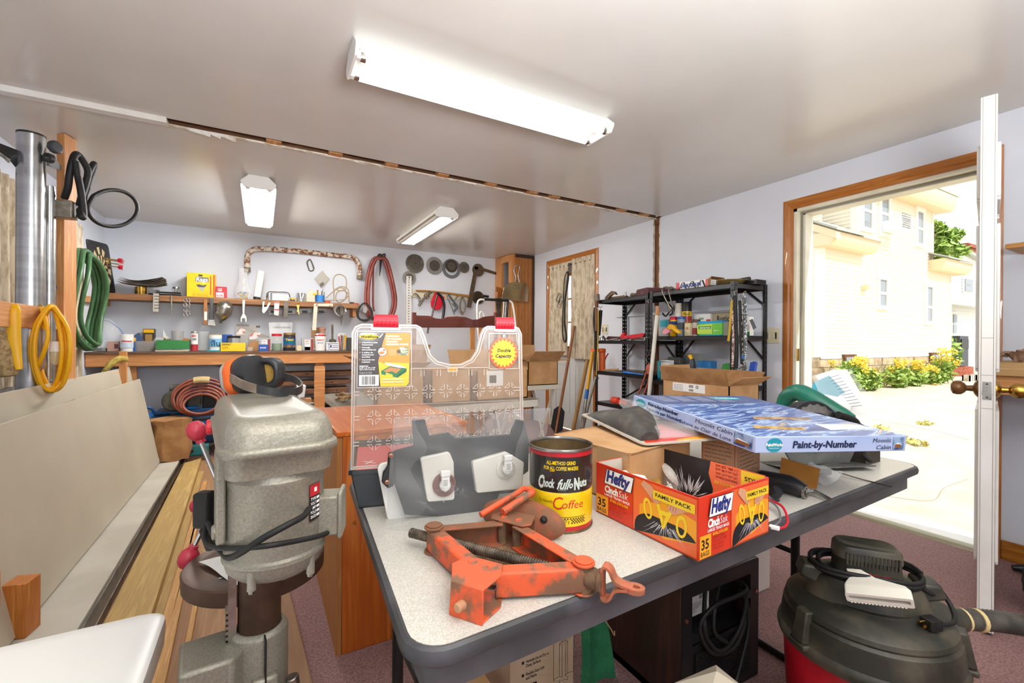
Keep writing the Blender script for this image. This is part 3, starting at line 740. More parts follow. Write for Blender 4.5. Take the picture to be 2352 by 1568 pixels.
SIL=mt('ink_silver','C9D6CC',.5)
merge(b,ctext('C',.025,.014,-.052,.091,SIL,.05,.15));merge(b,ctext('hock',.017,.026,-.039,.094,SIL,.04,.15));merge(b,ctext('full',.02,.024,-.009,.092,SIL,.03,.35));merge(b,ctext("o'",.014,.011,.017,.094,SIL,.03,.2));merge(b,ctext('N',.022,.013,.0285,.091,SIL,.06));merge(b,ctext('uts',.016,.02,.042,.095,SIL,.04))
merge(b,ctext('REG. U.S. PAT. OFF.',.0018,.016,-.005,.0885,SIL))
RI=mt('can_ink_red','CF2A22',.5)
merge(b,ctext('The Heavenly',.007,.033,-.05,.062,mt('can_ink_brown','5A3A1A',.5),0,.25));merge(b,ctext('C',.026,.02,-.017,.05,RI,.0,.1));merge(b,ctext('offee',.017,.048,.002,.052,RI,.0,.22))
CKD=mt('can_check_dark','3A2C10',.5)
for i in range(38):
 for j in range(4):
  if(i+j)%2 and not(-.022<-.058+i*.003<.022 and j<3):crect(b,-.058+i*.003,-.055+i*.003,.020+j*.003,.023+j*.003,CKD,n=1)
crect(b,-.06,.058,.0335,.0345,CKD);merge(b,ctext('(2 LB.) 907 g',.006,.038,-.019,.0225,CKD))
b.out('lettering',cn)
HF,HL,HR=oZ(1604,1290,TZ+.001),oZ(1369,1173,TZ+.001),oZ(1765,1222,TZ+.001);HB=HL+HR-HF;HH=.114
HRED=mt('box_red','E23A1E',.4,c2='DA3418',sc=4,coat=.3);HOR=mt('box_orange','F2703A',.4,coat=.3);HGOLD=mt('box_gold','F7A928',.45);HYEL=mt('box_yellow','F6D22C',.45);HBLU=mt('box_navy','27357E',.45);HBK=mt('bag_black','1C1C22',.4);HSKIN=mt('printed_skin','DCA27E',.5);HMAR=mt('ink_maroon','8E1F1A',.5);HWI=mt('bag_highlight','D5D7DE',.5);GREYB=mt('grey_board','C3BDB0',.8)
hb=T('trash_bag_box','open red trash bag box with navy lettering on the table edge','box',((HF+HB)/2).to_tuple())
up=V((0,0,1));th=.0018
b=B(HRED);inn=lambda p,c:p+(c-p).normalized()*.004
cc=(HF+HB)/2
for a,c in((HL,HF),(HF,HR),(HR,HB),(HB,HL)):
 ai,ci=inn(a,cc),inn(c,cc)
 b.hexa([a,c,ci,ai],[a+up*HH,c+up*HH,ci+up*HH,ai+up*HH])
b.hexa([HL,HF,HR,HB],[p+up*.002 for p in(HL,HF,HR,HB)],CARDD);b.out('carton',hb)
def face(a,c,eps=.0004):
 return frame(a+(c-a).cross(up).normalized()*eps,c-a,y=up)
def hefty(a,c,w):
 M=face(a,c);k=w/.276;b=B(HRED,M);z=.0002
 sq=lambda x:x*k
 b.poly([(sq(.118),.004),(w-.003,.004),(w-.003,HH-.004),(sq(.118),HH-.004)],z,HOR)
 b.poly([(sq(.135),.03),(sq(.2),.012),(w-.004,.03),(w-.004,.07),(sq(.2),.085),(sq(.135),.06)],z*2,HGOLD)
 cxb=sq(.2);R=sq(.078)
 pts=[(cxb+R*math.cos(t),.0015+min(.046,.05*math.sin(t)**.55))for t in[PI*i/24 for i in range(25)]if cxb+R*math.cos(t)<w-.001]
 if pts[0][0]<w-.002:pass
 pts=[(min(x,w-.001),y)for x,y in pts]
 b.poly(pts,z*3,HBK);r2=random.Random(8)
 for i in range(26):
  t=PI*(.08+.84*i/25);x0=cxb+R*.25*math.cos(t);y0=.043-.004*abs(math.cos(t));L=.012+.02*r2.random();dx,dy=math.cos(t)*1.1*k,-.75
  x0+=dx*.008*r2.random();y0+=dy*.014*r2.random();x1,y1=x0+dx*L,y0+dy*L
  if y1>.003 and x1<w-.002 and abs(x1-cxb)<R*.95:b.poly([(x0,y0),(x0+.0016,y0),(x1+.0004,y1),(x1,y1)],z*4,HWI)
 def loop(cx,cy,rx,ry,rot=0):
  o1=circ(rx,18,0,0,ry);o2=circ(rx*.6,18,0,-ry*.05,ry*.72);f=lambda q:(cx+q[0]*math.cos(rot)-q[1]*math.sin(rot)+(q[1]/ry)*0,cy+q[0]*math.sin(rot)+q[1]*math.cos(rot))
  b.ring([f(q)for q in o1],[f(q)for q in o2],z*5,z*6,HYEL)
 loop(cxb-sq(.042),.058,sq(.0115),.021,.18);loop(cxb+sq(.04),.05,sq(.0125),.021,-.05)
 b.poly([(cxb-sq(.02),.074),(cxb-sq(.012),.076),(cxb+sq(.001),.04),(cxb-sq(.006),.036)],z*7,HYEL);b.poly([(cxb+sq(.022),.074),(cxb+sq(.014),.076),(cxb-sq(.008),.034),(cxb-sq(.001),.03)],z*7,HYEL)
 b.poly([(cxb-sq(.012),.066),(cxb+sq(.014),.066),(cxb+sq(.008),.057),(cxb-sq(.006),.057)],z*8,HYEL)
 for sx,pp in((-1,[(.052,.112),(.03,.105),(.018,.092),(.01,.082),(.018,.074),(.03,.079),(.044,.09),(.06,.102)]),(1,[(.06,.096),(.034,.09),(.012,.082),(.008,.074),(.02,.066),(.03,.07),(.046,.078),(.06,.084)])):
  q=[(min(w-.002,cxb+sx*sq(px_)),py_)for px_,py_ in pp];b.poly(q,z*9,HSKIN)
  for g in range(3):b.poly([(q[3][0]+sx*sq(.006+.006*g),q[3][1]-.002-.0005*g),(q[3][0]+sx*sq(.0068+.006*g),q[3][1]-.002),(q[3][0]+sx*sq(.009+.006*g),q[3][1]+.008),(q[3][0]+sx*sq(.0082+.006*g),q[3][1]+.008)],z*10,HMAR)
 xa,xb_=sq(.173),w-.006
 b.poly([(xa,.083),(xb_,.083),(xb_,.1),(xa,.1)],z*11,HYEL);b.text('FAMILY PACK',.0072,(xb_-xa)*.86,xa+(xb_-xa)*.06,.0885,z*12,INK,bold=.02)
 b.poly([(sq(.030),.074),(sq(.114),.074),(sq(.122),.109),(sq(.038),.109)],z*13,INK);b.poly([(sq(.032),.0752),(sq(.1125),.0752),(sq(.120),.1078),(sq(.04),.1078)],z*14,INKW)
 b.text('Hefty',.0245,sq(.07),sq(.038),.0815,z*15,HBLU,bold=.05,shear=.18)
 b.text('Cinch',.0145,sq(.042),sq(.030),.0555,z*4,INKW,bold=.05,shear=.1);b.text('Sak',.0145,sq(.028),sq(.074),.0555,z*4,INKW,bold=-.005,shear=.15)
 b.text('LARGE TRASH BAGS',.0055,sq(.078),sq(.030),.047,z*4,INKW,bold=.02)
 b.text('30 GAL. (113 L) SIZE',.005,sq(.055),sq(.048),.0385,z*4,HYEL,bold=.02)
 for i,s in enumerate(('DRAWSTRING','2 FT. 6 IN. x 2 FT. 10 IN.','(76 cm x 86 cm)','1.1 MIL. (28 um)')):b.text(s,.0048,sq((.045,.052,.04,.038)[i]),sq(.048),.0315-i*.0068,z*4,HMAR)
 b.rect(sq(.002),.003,sq(.04),.041,z*4,HGOLD);b.text('35',.0175,sq(.026),sq(.008),.019,z*5,INK,bold=.02);b.text('BAGS',.0085,sq(.03),sq(.006),.0065,z*5,INK,bold=.01)
 b.rect(sq(.1165),.002,.0006,HH*.62,z*4,HMAR);b.out('printed_panel',hb)
hefty(HL,HF,(HF-HL).length);hefty(HF,HR,(HR-HF).length)
M=frame(inn(HB,cc)+up*.003,inn(HR,cc)-inn(HB,cc),y=up);w=(HR-HB).length-.008;M=M@Matrix.Translation((0,0,.0012 if(M.to_3x3()@V((0,0,1))).dot(cc-HB)>0 else-.0012))
fl=1 if(M.to_3x3()@V((0,0,1))).dot(cc-HB)>0 else-1
b=B(HOR,M);z=.0003*fl;b.poly([(0,0),(w,0),(w,HH),(0,HH)],0,HOR);b.poly([(0,0),(w*.52,0),(w*.545,.05),(w*.5,.085),(w*.52,HH),(0,HH)],z,HBK);r2=random.Random(5)
for i in range(34):
 t=PI*(i+.5)/34;L=.03+.05*r2.random();x0,y0=w*.27+.012*math.cos(t),.012;x1,y1=x0+math.cos(t)*L*.8,y0+math.sin(t)*L;
 if.004<x1<w*.5 and y1<HH-.004:b.poly([(x0+(x1-x0)*.3,y0+(y1-y0)*.3),(x0+(x1-x0)*.7+.0022,y0+(y1-y0)*.65),(x1,y1),(x0+(x1-x0)*.7-.0012,y0+(y1-y0)*.7)],z*2,HWI)
b.rect(w*.80,.045,w*.2-.002,HH-.047,z,HYEL)
def flip(s,h,wd,x,y,m):b.text(s,h,wd,0,0,z*2,m,M=Matrix.Translation((x,y,0))@Matrix.Rotation(PI,4,'Z'),bold=.02)
flip('35',.018,w*.13,w*.97,.075,INK);flip('BAGS',.009,w*.15,w*.98,.1,INK)
for i,s in enumerate(('1.1 MIL. (28 um)','(76 cm x 86 cm)','2 FT. 6 IN. x 2 FT. 10 IN.','DRAWSTRING')):flip(s,.0052,w*.2,w*.77,HH-.004-i*.0085,HMAR)
flip('30 GAL. (113 L) SIZE',.0055,w*.23,w*.785,HH-.042,HYEL);b.out('printed_lining',hb)
b=B(GREYB);a,c=inn(HL,cc),inn(HB,cc);d=(cc-(a+c)/2).normalized()*.0012;b.add([a+d+up*.003,c+d+up*.003,c+d+up*HH,a+d+up*HH],[(0,1,2,3)]);b.out('grey_lining',hb)
b=B(PAPER);x0=HL.lerp(HF,.12);x1=HL.lerp(HB,.72)
b.sheet(lambda u,v:HL.lerp(HF,.06+.5*u)+(HB-HL)*(.06+.55*v)+up*(.045+.04*(1-u)+.012*math.sin(6*u+3*v)-.02*v),10,8,th=.0006);b.out('tissue_sheet',label='white crumpled paper inside the red trash bag box',cat='paper')
for px,py,z,lab,mm,r,L in((1517,1106,.062,'brass threaded fitting inside the red trash bag box',BRASS,.011,.03),(1546,1124,.045,'grey metal cap inside the red trash bag box',STEEL,.02,.012)):
 p=oP(px,py,(0,0,TZ+z),(0,0,1));b=B(mm,frame(p,(.6,-.5,.3),z=(0,0,1)))
 b.lathe([(.001,0),(r*.8,0),(r*.8,L*.35),(r*1.1,L*.36),(r*1.1,L*.62),(r*.75,L*.63),(r*.75,L),(r*.5,L),(r*.5,L*.7),(.001,L*.7)],6 if L>.02 else 18,M=Matrix.Rotation(-PI/2,4,'Y'));b.out('pipe_fitting',label=lab,cat='fitting')
rnd=random.Random(2)
b=B(DSTEEL)
for _ in range(70):
 p=HF.lerp(HL,rnd.uniform(.15,.85))+(HR-HF)*rnd.uniform(.15,.8)+up*rnd.uniform(.004,.036);u=V([rnd.uniform(-1,1)for _ in range(3)]).normalized();b.cyl(p-u*.012,p+u*.012,.003,n=6,mat=rnd.choice((DSTEEL,BRASS,STEEL)))
b.out('loose_hardware',label='loose screws and bits heaped in the red trash bag box',cat='hardware',kind='stuff')
def PP(M,pts):
 I=M.inverted();o=M.translation;n=M.to_3x3()@V((0,0,1));r=[]
 for x,y in pts:q=I@oP(x,y,o,n);r.append((q.x,q.y))
 return r
LX=V((.98,-.197,0)).normalized();LB=V((.197,.98,0)).normalized();LO=V((.183,1.092,.832))
og=T('organizer_case','clear lidded parts organizer standing open on the table','organizer',(.39,1.2,TZ))
LW,LH=.428,.342
LM=frame(LO,LX,y=V((0,0,1))*.998+LB*.06)
CLR=clear('organizer_clear','B9AC9E',.2,.25,.2,60);CLE=clear('organizer_edge','EFE6DC',.42,.2)
def H(y):return LH-y
notch=[(.150,0),(.162,.006),(.172,.03),(.186,.074),(.202,.09),(.232,.098),(.262,.098),(.288,.086),(.302,.066),(.314,.022),(.322,.006),(.332,0)]
ol=[(.0,.0),(LW-.012,.0),(LW-.004,.004),(LW,.014),(LW-.002,LH-.02),(LW-.01,LH-.004),(LW-.022,LH)]+[(x,H(y))for x,y in reversed(notch)]+[(.022,LH),(.007,LH-.007),(.0,LH-.022)]
b=B(CLR,LM);b.prism(ol,-.003,0);b.out('lid',og)
io=inset(ol,.010);b=B(CLE,LM)
b.ring(ol,inset(ol,.004),-.014,.002);b.ring(inset(ol,.007),inset(ol,.0095),0,.003);b.out('lid_edge',og)
b=B(CLE,LM)
def rib(x0,y0,x1,y1,w=.0022,h=.004):b.bar((x0,y0,h/2),(x1,y1,h/2),w,h,(0,0,1))
for(x0,x1,y0,y1)in((.013,.138,.018,.152),(.335,.374,.02,.062),(.378,.416,.02,.062),(.335,.374,.068,.112),(.378,.416,.068,.112)):
 for q in(((x0,H(y0)),(x1,H(y0))),((x0,H(y1)),(x1,H(y1))),((x0,H(y0)),(x0,H(y1))),((x1,H(y0)),(x1,H(y1)))):rib(*q[0],*q[1])
for yy in(.165,.223,.283):
 for i in range(9):
  x=.052+.0425*i
  if yy>.25 and i>8:continue
  for s in(-1,1):
   rib(x+s*.0035,H(yy)+.005,x+s*.0035,H(yy)+.017,.0018,.005);rib(x+s*.0035,H(yy)-.005,x+s*.0035,H(yy)-.017,.0018,.005)
   rib(x+.005,H(yy)+s*.0035,x+.016,H(yy)+s*.0035,.0018,.005);rib(x-.005,H(yy)+s*.0035,x-.016,H(yy)+s*.0035,.0018,.005)
   rib(x+s*.004,H(yy)+.015,x+s*.015,H(yy)+.004,.001,.003);rib(x+s*.004,H(yy)-.015,x+s*.015,H(yy)-.004,.001,.003)
 for s,xx in((1,.006),(-1,LW-.008)):
  for e in(-1,1):rib(xx,H(yy)+e*.004,xx+s*.012,H(yy)+e*.004);
for x in(.165,.205,.245,.285,.325):
 for s in(-1,1):rib(x+s*.004,H(.112),x+s*.004,H(.128),.0018,.005)
rib(.14,H(.108),.332,H(.108),.002,.003);rib(.012,H(.195),LW-.014,H(.195),.001,.002)
b.out('moulded_rib',og)
for x0,x1 in((.048,.108),(.352,.404)):
 b=B(RED,LM);xm=(x0+x1)/2;w=(x1-x0)/2
 b.loft([[(xm-w*k,H(y),z)for y in(0,)]+[(xm+w*k,H(0)+y2,z)]if 0 else[(xm-w*k,LH+y2,z),(xm+w*k,LH+y2,z),(xm+w*k,LH+y2,z-.009),(xm-w*k,LH+y2,z-.009)]for y2,k,z in((-.008,.98,.006),(.006,.97,.011),(.016,.93,.009),(.023,.9,.003))])
 for i in range(5):
  for j in range(2):b.ball((xm+(i-2)*w*.32,LH-.001+j*.007,.0095),.0022,n=8)
 b.out('latch',og,bevel=.0015)
 b=B(CLE,LM);b.prism(rrect((x1-x0)*1.15,.012,.004,3,xm,LH-.009),-.004,.004);b.out('latch_seat',og)
b=B(CLE,LM);b.prism(rrect(.026,.014,.003,3,.24,H(.112)),0,.003);b.prism(rrect(.019,.0085,.003,3,.24,H(.112)),.003,.0045,INKY);b.prism(rrect(.019,.004,.001,2,.24,H(.112)),.0045,.0048,HOR);b.out('catch',og)
LBK=mt('label_charcoal','3B3330',.45,coat=.3);LOR=mt('label_orange','F39022',.4,coat=.3);LYE=mt('label_yellow','F8C51C',.4,coat=.3);LGR=mt('label_green','2F7D4F',.5);LTN=mt('label_tan','C88B58',.6)
LL=LM@Matrix.Translation((.014,H(.15),.004));lw,lh=.122,.128
b=B(LBK,LL);b.prism([(0,0),(.052,0),(.0465,.06),(.058,.108),(.064,lh),(.008,lh),(0,lh-.006)],-.0006,0);b.prism([(.052,0),(.112,.0),(.118,.008),(lw,lh-.003),(.119,lh),(.064,lh),(.058,.108),(.0465,.06)],-.0006,0,LOR)
b.poly([(.052,.0),(.112,0),(.118,.008),(.1195,.055),(.0468,.058)],.0002,LYE)
b.prism(circ(.023,20,.026,.1185,.0052),0,.0004,INKY);b.text('WorkForce',.0058,.04,.006,.1158,.0006,INK,bold=.04,shear=.25)
b.poly([(.048,.117),(.056,.127),(.058,.126),(.051,.117)],.0004,INKW)
for i,s in enumerate(('2 Sized Removable','Compartments','Virtually','Unbreakable Lid','2 tailles de','compartiments','amovibles','Couvercle tres','resistant')):
 y=.1035-i*.0052-.0015*(0,0,1,1,2,2,2,3,3)[i];b.text(s,.0028,len(s)*.0021,.009,y,.0004,INKW,bold=.03)
 if i in(0,2,4,7):b.poly([(.004,y),(.007,y+.0015),(.004,y+.003)],.0004,LOR)
for i,s in enumerate(('DIMENSIONS:','16 5/8" x 13 1/8" x 2 5/8"','42,3 x 33,4 x 6,6 cm')):b.text(s,.0026,(.02,.036,.035)[i],.004,.0475-i*.004,.0004,INKW,bold=.03)
for i in range(2):b.text(('Accessories not included','Accessoires non compris')[i],.0016,.028,.004,.0335-i*.0032,.0004,INKW)
b.rect(.003,.002,.045,.026,.0004,PAPER);r2=random.Random(3);x=.009
while x<.042:w_=r2.choice((.0004,.0008,.0012));b.rect(x,.005,w_,.020,.0006,INK);x+=w_+r2.choice((.0005,.0009,.0013))
for i,s in enumerate(('PROFESSIONAL','DEEP ORGANIZER','ORGANISEUR','PROFESSIONNEL PROFOND')):b.text(s,.0042,(.032,.038,.028,.053)[i],.064,.1185-i*.0066,.0004,INKW,bold=.03)
b.prism(circ(.011,20,.056,.083),0,.0004,INK);b.prism(circ(.0100,20,.056,.083),.0004,.0006,INKW);b.hexa([(.047,.078,.0006),(.056,.0765,.0006),(.061,.08,.0006),(.0525,.0815,.0006)],[(.047,.0805,.0008),(.056,.0795,.0008),(.061,.0825,.0008),(.0525,.084,.0008)],LTN);b.rect(.057,.0845,.006,.005,.0007,LTN)
b.rect(.094,.074,.023,.020,.0004,mt('label_photo','74856A',.6,c2='C9CBB0',sc=160));b.prism(circ(.006,14,.103,.0905,.003),.0004,.0006,INKW);b.prism(circ(.0045,14,.094,.0835),.0005,.0007,DSTEEL)
for i in range(5):b.text(('Compartments','are removable','for easy','les compartiments','sont amovibles')[i],.0017,.015,.072,.087-i*.0032,.0004,INKW)
b.poly([(.053,.037),(.073,.048),(.113,.042),(.091,.027)],.0005,LGR);b.poly([(.058,.037),(.074,.0455),(.1,.0415),(.088,.0305),(.078,.036),(.066,.0335)],.0006,LTN);b.poly([(.053,.037),(.091,.027),(.091,.02),(.08,.023),(.08,.028),(.064,.033),(.064,.027),(.054,.029)],.0006,LGR);b.poly([(.091,.027),(.113,.042),(.112,.034),(.091,.02)],.0006,mt('label_green_side','24633F',.5))
b.poly([(.056,.058),(.068,.056),(.098,.05),(.112,.043),(.094,.044),(.07,.05)],.0007,mt('label_lilac','D9D4E4',.5));b.poly([(.055,.0585),(.061,.0575),(.062,.055),(.057,.056)],.0008,HOR)
for i in range(2):b.text(('10 REMOVABLE COMPARTMENTS','10 COMPARTIMENTS AMOVIBLES')[i],.003,.05,.055,.0155-i*.0065,.0004,INKW,bold=.01);b.rect(.055,.0135-i*.0065,.05,.0004,.0004,INK)
b.out('label',og)
SM=LM@Matrix.Translation((.374,H(.071),.0045));b=B(mt('sticker_orange','F0552C',.4,coat=.3),SM);b.prism(circ(.0385,32,0,0,.0405),-.0005,.0)
b.prism([((.036 if i%2==0 else.0285)*math.cos(PI*i/20+.08),(.038 if i%2==0 else.0295)*math.sin(PI*i/20+.08))for i in range(40)],0,.0004,mt('sticker_yellow','FFE100',.4))
b.text('Double',.0085,.036,-.0175,.003,.0007,INK,bold=.035,shear=.18);b.text('Capacity',.0085,.044,-.023,-.0115,.0007,INK,bold=.035,shear=.18)
for y in(-.001,-.0175):b.rect(-.018,y,.034,.0005,.0006,mt('ink_brown','8A4A10',.5))
b.out('sticker',og)
TR=mt('tray_charcoal','3E4246',.5,c2='4A4E52',sc=14);tm=frame((LO.x,LO.y,TZ+.001),LX,y=LB);d0=.335
b=B(TR,tm)
for x0,x1,y0,y1 in((0,LW,0,.003),(0,LW,d0-.003,d0),(0,.003,0,d0),(LW-.003,LW,0,d0)):
 k=.018;b.hexa([(x0+(k if x0<.2 else-k),y0,0),(x1-(k if x1>.2 else-k),y0,0),(x1-(k if x1>.2 else-k),y1,0),(x0+(k if x0<.2 else-k),y1,0)],[(x0,y0,.085),(x1,y0,.085),(x1,y1,.085),(x0,y1,.085)])
b.box((.018,0,0),(LW-.018,d0,.003));b.box((-.004,-.002,.079),(LW+.004,.004,.088));b.box((-.004,d0-.004,.079),(LW+.004,d0+.003,.088));b.box((-.005,-.002,.079),(.004,d0,.088));b.box((LW-.004,-.002,.079),(LW+.005,d0,.088))
for x in(.06,.16,.27,.37):b.hexa([(x,-.005,.02),(x+.004,-.005,.02),(x+.004,.001,.02),(x,.001,.02)],[(x,-.008,.08),(x+.005,-.008,.08),(x+.005,.001,.08),(x,.001,.08)])
b.out('tray',og)
b=B(mt('bin_red','D0142A',.4),tm);b.box((.01,.02,.068),(LW-.01,d0-.03,.074));b.prism([(.012,.04),(LW-.012,.04),(LW-.012,.25),(.36,d0-.035),(.07,d0-.035),(.012,.25)],.074,.0755)
for i in range(4):b.text('X',.03,.03,.03+.1*i,.1,.076,INKW,shear=-.2);
b.out('bin_liner',og)
BX=V((.985,-.17,0)).normalized();BP=frame((.25,.972,TZ+.002),BX,y=(0,.10,1))
b=B(WHT,BP);q=PP(BP,[(866,1070),(1010,1040),(1016,1190),(892,1202)]);b.T=BP@Matrix.Translation((0,0,-.03));b.loft([[(x,y,z)for x,y in rquad([(p[0],p[1])for p in reversed(q)],.012,4)]for z in(0,.012)]);
pn=T('lens_panel','white rounded plastic panel leaning under the clear bag','panel',(.25,.99,TZ));b.out('panel',pn,bevel=.002)
b=B(mt('gasket_tan','9C8F77',.7),BP@Matrix.Translation((0,0,-.034)));o1=rquad([(p[0],p[1])for p in reversed(q)],.012,4);b.ring(o1,inset(o1,.008),-.003,.006);b.out('gasket',pn)
ha=T('lamp_assembly','black lamp bracket with two white bulb sockets inside the clear bag','lamp assembly',(.42,.95,TZ))
CHB=mt('bracket_black','1E1F21',.4,c2='343538',sc=16,lo=.5,hi=.75)
b=B(CHB,BP@Matrix.Translation((0,0,.0)));q=PP(BP,[(946,964),(976,962),(986,1000),(1030,992),(1046,1006),(1172,997),(1186,962),(1204,966),(1216,1015),(1214,1082),(1150,1130),(1120,1192),(930,1182),(906,1110),(906,1034),(950,1022)])
b.prism(list(reversed(q)),-.008,0);b.out('bracket',ha,bevel=.002)
b=B(CHB,BP@Matrix.Translation((0,0,.012)));q=PP(b.T,[(893,1040),(906,1036),(905,1115),(892,1122),(877,1108),(880,1085),(890,1070)]);b.prism(list(reversed(q)),-.016,0);b.out('side_bracket',ha,bevel=.002)
for px,py in((898,1046),(889,1107)):
 M=BP@Matrix.Translation((0,0,.014));p=PP(M,[(px,py)])[0];b=B(mt('copper_screw','A8765A',.35,.8),M);b.lathe([(.001,0),(.0055,0),(.005,.003),(.001,.004)],14,M=Matrix.Translation((p[0],p[1],0)));b.rect(p[0]-.004,p[1]-.0006,.008,.0012,.0042,BLACK);b.out('screw',ha)
WH2=mt('housing_white','D9D6CC',.5);RB=mt('reflector_brown','7A4B40',.4)
for pts,c,m,r in(([(964,1050),(1030,1036),(1040,1060),(1042,1145),(980,1150)],(1020,1112),RB,.026),([(1082,1058),(1160,1036),(1200,1060),(1196,1120),(1092,1130)],(1162,1075),WH2,.024)):
 M=BP@Matrix.Translation((0,0,.006));q=PP(M,pts);b=B(WH2,M);b.prism(list(reversed(rquad(list(reversed(q)),.006,3)))[::-1],-.006,.012);b.out('housing',ha,bevel=.002)
 M=BP@Matrix.Translation((0,0,.018));p=PP(M,[c])[0];K=Matrix.Translation((p[0],p[1],0));b=B(m,M);b.lathe([(.001,0),(r,0),(r,.004),(r*.82,.006),(r*.8,.003),(r*.6,.003),(.001,.004)],26,M=K);b.out('socket_ring',ha)
 b=B(WHT,M);b.lathe([(.001,.003),(.012,.003),(.0125,.016),(.009,.02),(.001,.02)],18,M=K);b.box((p[0]-.009,p[1]-.004,.01),(p[0]+.009,p[1]+.022,.022));b.box((p[0]-.0105,p[1]+.02,.008),(p[0]+.0105,p[1]+.033,.024));b.out('bulb_socket',ha,bevel=.002)
 b=B(mt('print_grey','4E4C4A',.6),M)
 for i in range(5):b.rect(p[0]-.006,p[1]+.001+i*.0028,.01,.0009,.0224)
 b.out('socket_print',ha)
bf=frame((.235,.955,TZ+.001),BX,y=(0,.12,1))
tl,tr_,bl_,br_=[V((x,y,0))for x,y in PP(bf,[(904,958),(1266,936),(884,1214),(1216,1192)])]
rb=random.Random(6);kk=[(rb.uniform(3,9),rb.uniform(3,9),rb.uniform(0,6),rb.uniform(.002,.006))for _ in range(5)]
def bagf(sd):
 def f(u,v):
  p=bl_.lerp(br_,u).lerp(tl.lerp(tr_,u),v)
  fold=-.055*math.exp(-((u-.48)/.10)**2)*v**3 if True else 0
  bulge=math.sin(PI*min(max(u,0),1))**.6*(1-v**2.2)*.048+.012*(1-v)
  w=sum(a*math.sin(m*u*2+n*v*2+ph)for m,n,ph,a in kk)+.006*math.cos(11*(u-.45)+9*v)*v
  if u in(0,1):w*=.2
  return bf@V((p.x,p.y+fold,sd*(bulge+w*(.3+.7*v))if sd>0 else-.030*math.sin(PI*u)+w*.4))
 return f
BAGF=clear('bag_film','B8BABA',.15,.12,1.,22)
bg_=T('plastic_bag','clear crinkled plastic bag around the lamp parts','bag',(.42,.93,TZ));b=B(BAGF);b.sheet(bagf(1),44,30);b.sheet(bagf(-1),24,16);b.out('film',bg_,ang=70)
c0,c1,c2=oZ(1322,1112,TZ+.001),oZ(1446,1166,TZ+.001),oZ(1584,1110,TZ+.001)
c0=c1+(V((.66,1.06,0))-V((c1.x,c1.y,0)))*0+V((-.035,.27,0));c3=c0+c2-c1
b=B(CARD);hh=.128
for a,c in((c0,c1),(c1,c2),(c2,c3),(c3,c0)):
 n=(c-a).cross(up).normalized()*-.004;b.hexa([a,c,c+n,a+n],[a+up*hh,c+up*hh,c+up*hh+n,a+up*hh+n])
b.hexa([c0,c1,c2,c3],[p+up*.004 for p in(c0,c1,c2,c3)],CARDD);b.hexa([p+up*(hh-.006)for p in(c0,c1,c2,c3)],[p+up*(hh-.002)for p in(c0,c1,c2,c3)])
ct=T('carton','plain brown carton behind the coffee can under the clamshell pack','carton',((c0+c2)/2).to_tuple()[:2]+(TZ,));b.out('carton_body',ct)
b=B(clear('packing_tape','D8B98C',.5,.2));m0,m1=c0.lerp(c1,.62),c0.lerp(c1,.98);n=(c1-c0).cross(up).normalized()*.0006
b.add([m0+n+up*(hh-.035),m1+n+up*(hh-.02),m1+n+up*hh,m0+n+up*hh],[(0,1,2,3)]);b.out('tape',ct)
z0=TZ+hh+.004
kl,kf,kr=oZ(1274,957,z0+.012),oZ(1478,1024,z0),oZ(1655,1010,z0+.004);kb=kl+kr-kf
KM=frame(kf,kr-kf,y=kl-kf);KW,KL_=(kr-kf).length,(kl-kf).length
cp=T('clamshell_pack','clear clamshell pack with a dark tool hood on a red card','package',((kf+kb)/2).to_tuple())
b=B(mt('card_grey','B9AE9A',.7),KM);b.prism(rrect(KW,KL_,.02,4,KW/2,KL_/2),0,.0012);b.out('backing_card',cp)
b=B(HRED,KM);b.prism([(.012,.012),(KW-.012,.012),(KW-.012,KL_*.55),(KW*.45,KL_*.55),(.06,.1)],.0013,.0016);b.poly([(KW*.35,.06),(KW*.8,.06),(KW*.8,.12),(KW*.45,.13)],.0018,mt('card_pink','E8798B',.5));b.poly([(KW*.5,.012),(KW-.012,.012),(KW-.012,.05),(KW*.5,.03)],.0018,HGOLD)
b.out('printed_card',cp)
HOODM=mt('hood_dark','3A3733',.55,c2='5C554C',sc=22,lo=.45,hi=.7,bump=.2)
b=B(HOODM,KM);sec=[]
for t in range(13):
 v=t/12;y=KL_*(.10+.84*v);wv=.055+.075*math.sin(PI*min(1,v*1.1));hv=.010+.034*math.sin(PI*(v*.9+.1))**.8+(.022*math.exp(-((v-.42)/.14)**2));x0=.014
 sec.append([(x0,y,.002),(x0+.004,y,hv*.5),(x0+wv*.3,y,hv*.9),(x0+wv*.6,y,hv),(x0+wv*.88,y,hv*.7),(x0+wv,y,.002)])
b.loft(sec);b.out('tool_hood',cp,ang=60)
b=B(CLE,KM);bo=rrect(KW-.004,KL_-.004,.02,4,KW/2,KL_/2);b.ring(bo,inset(bo,.01),.0015,.004);b.out('flange',cp)
b=B(FILM,KM);b.loft([[(x,y,z)for x,y in rrect(KW*.6*k,KL_*.5*k,.02,4,KW*.62,KL_*.36)]for z,k in((.002,1),(.022,.94),(.026,.88))],caps=True)
b.loft([[(KW*.34,KL_*.48,.03),(KW*.86,KL_*.5,.012),(KW*.86,KL_*.75,.012),(KW*.4,KL_*.75,.05)],[(KW*.36,KL_*.5,.066),(KW*.8,KL_*.54,.05),(KW*.8,KL_*.72,.05),(KW*.42,KL_*.74,.07)]]);b.out('blister',cp)
d0_,d1,d2=oZ(1642,1128,TZ+.001),oZ(1724,1152,TZ+.001),oZ(1776,1124,TZ+.001)
KR=mt('kraft_print','B08A68',.8);d1=d1+V((.012,.045,0));d2=d2+V((.012,.045,0));d0_=d1+(d0_-d1)*1.0+V((.01,.05,0));d3=d0_+d2-d1;hh=.158
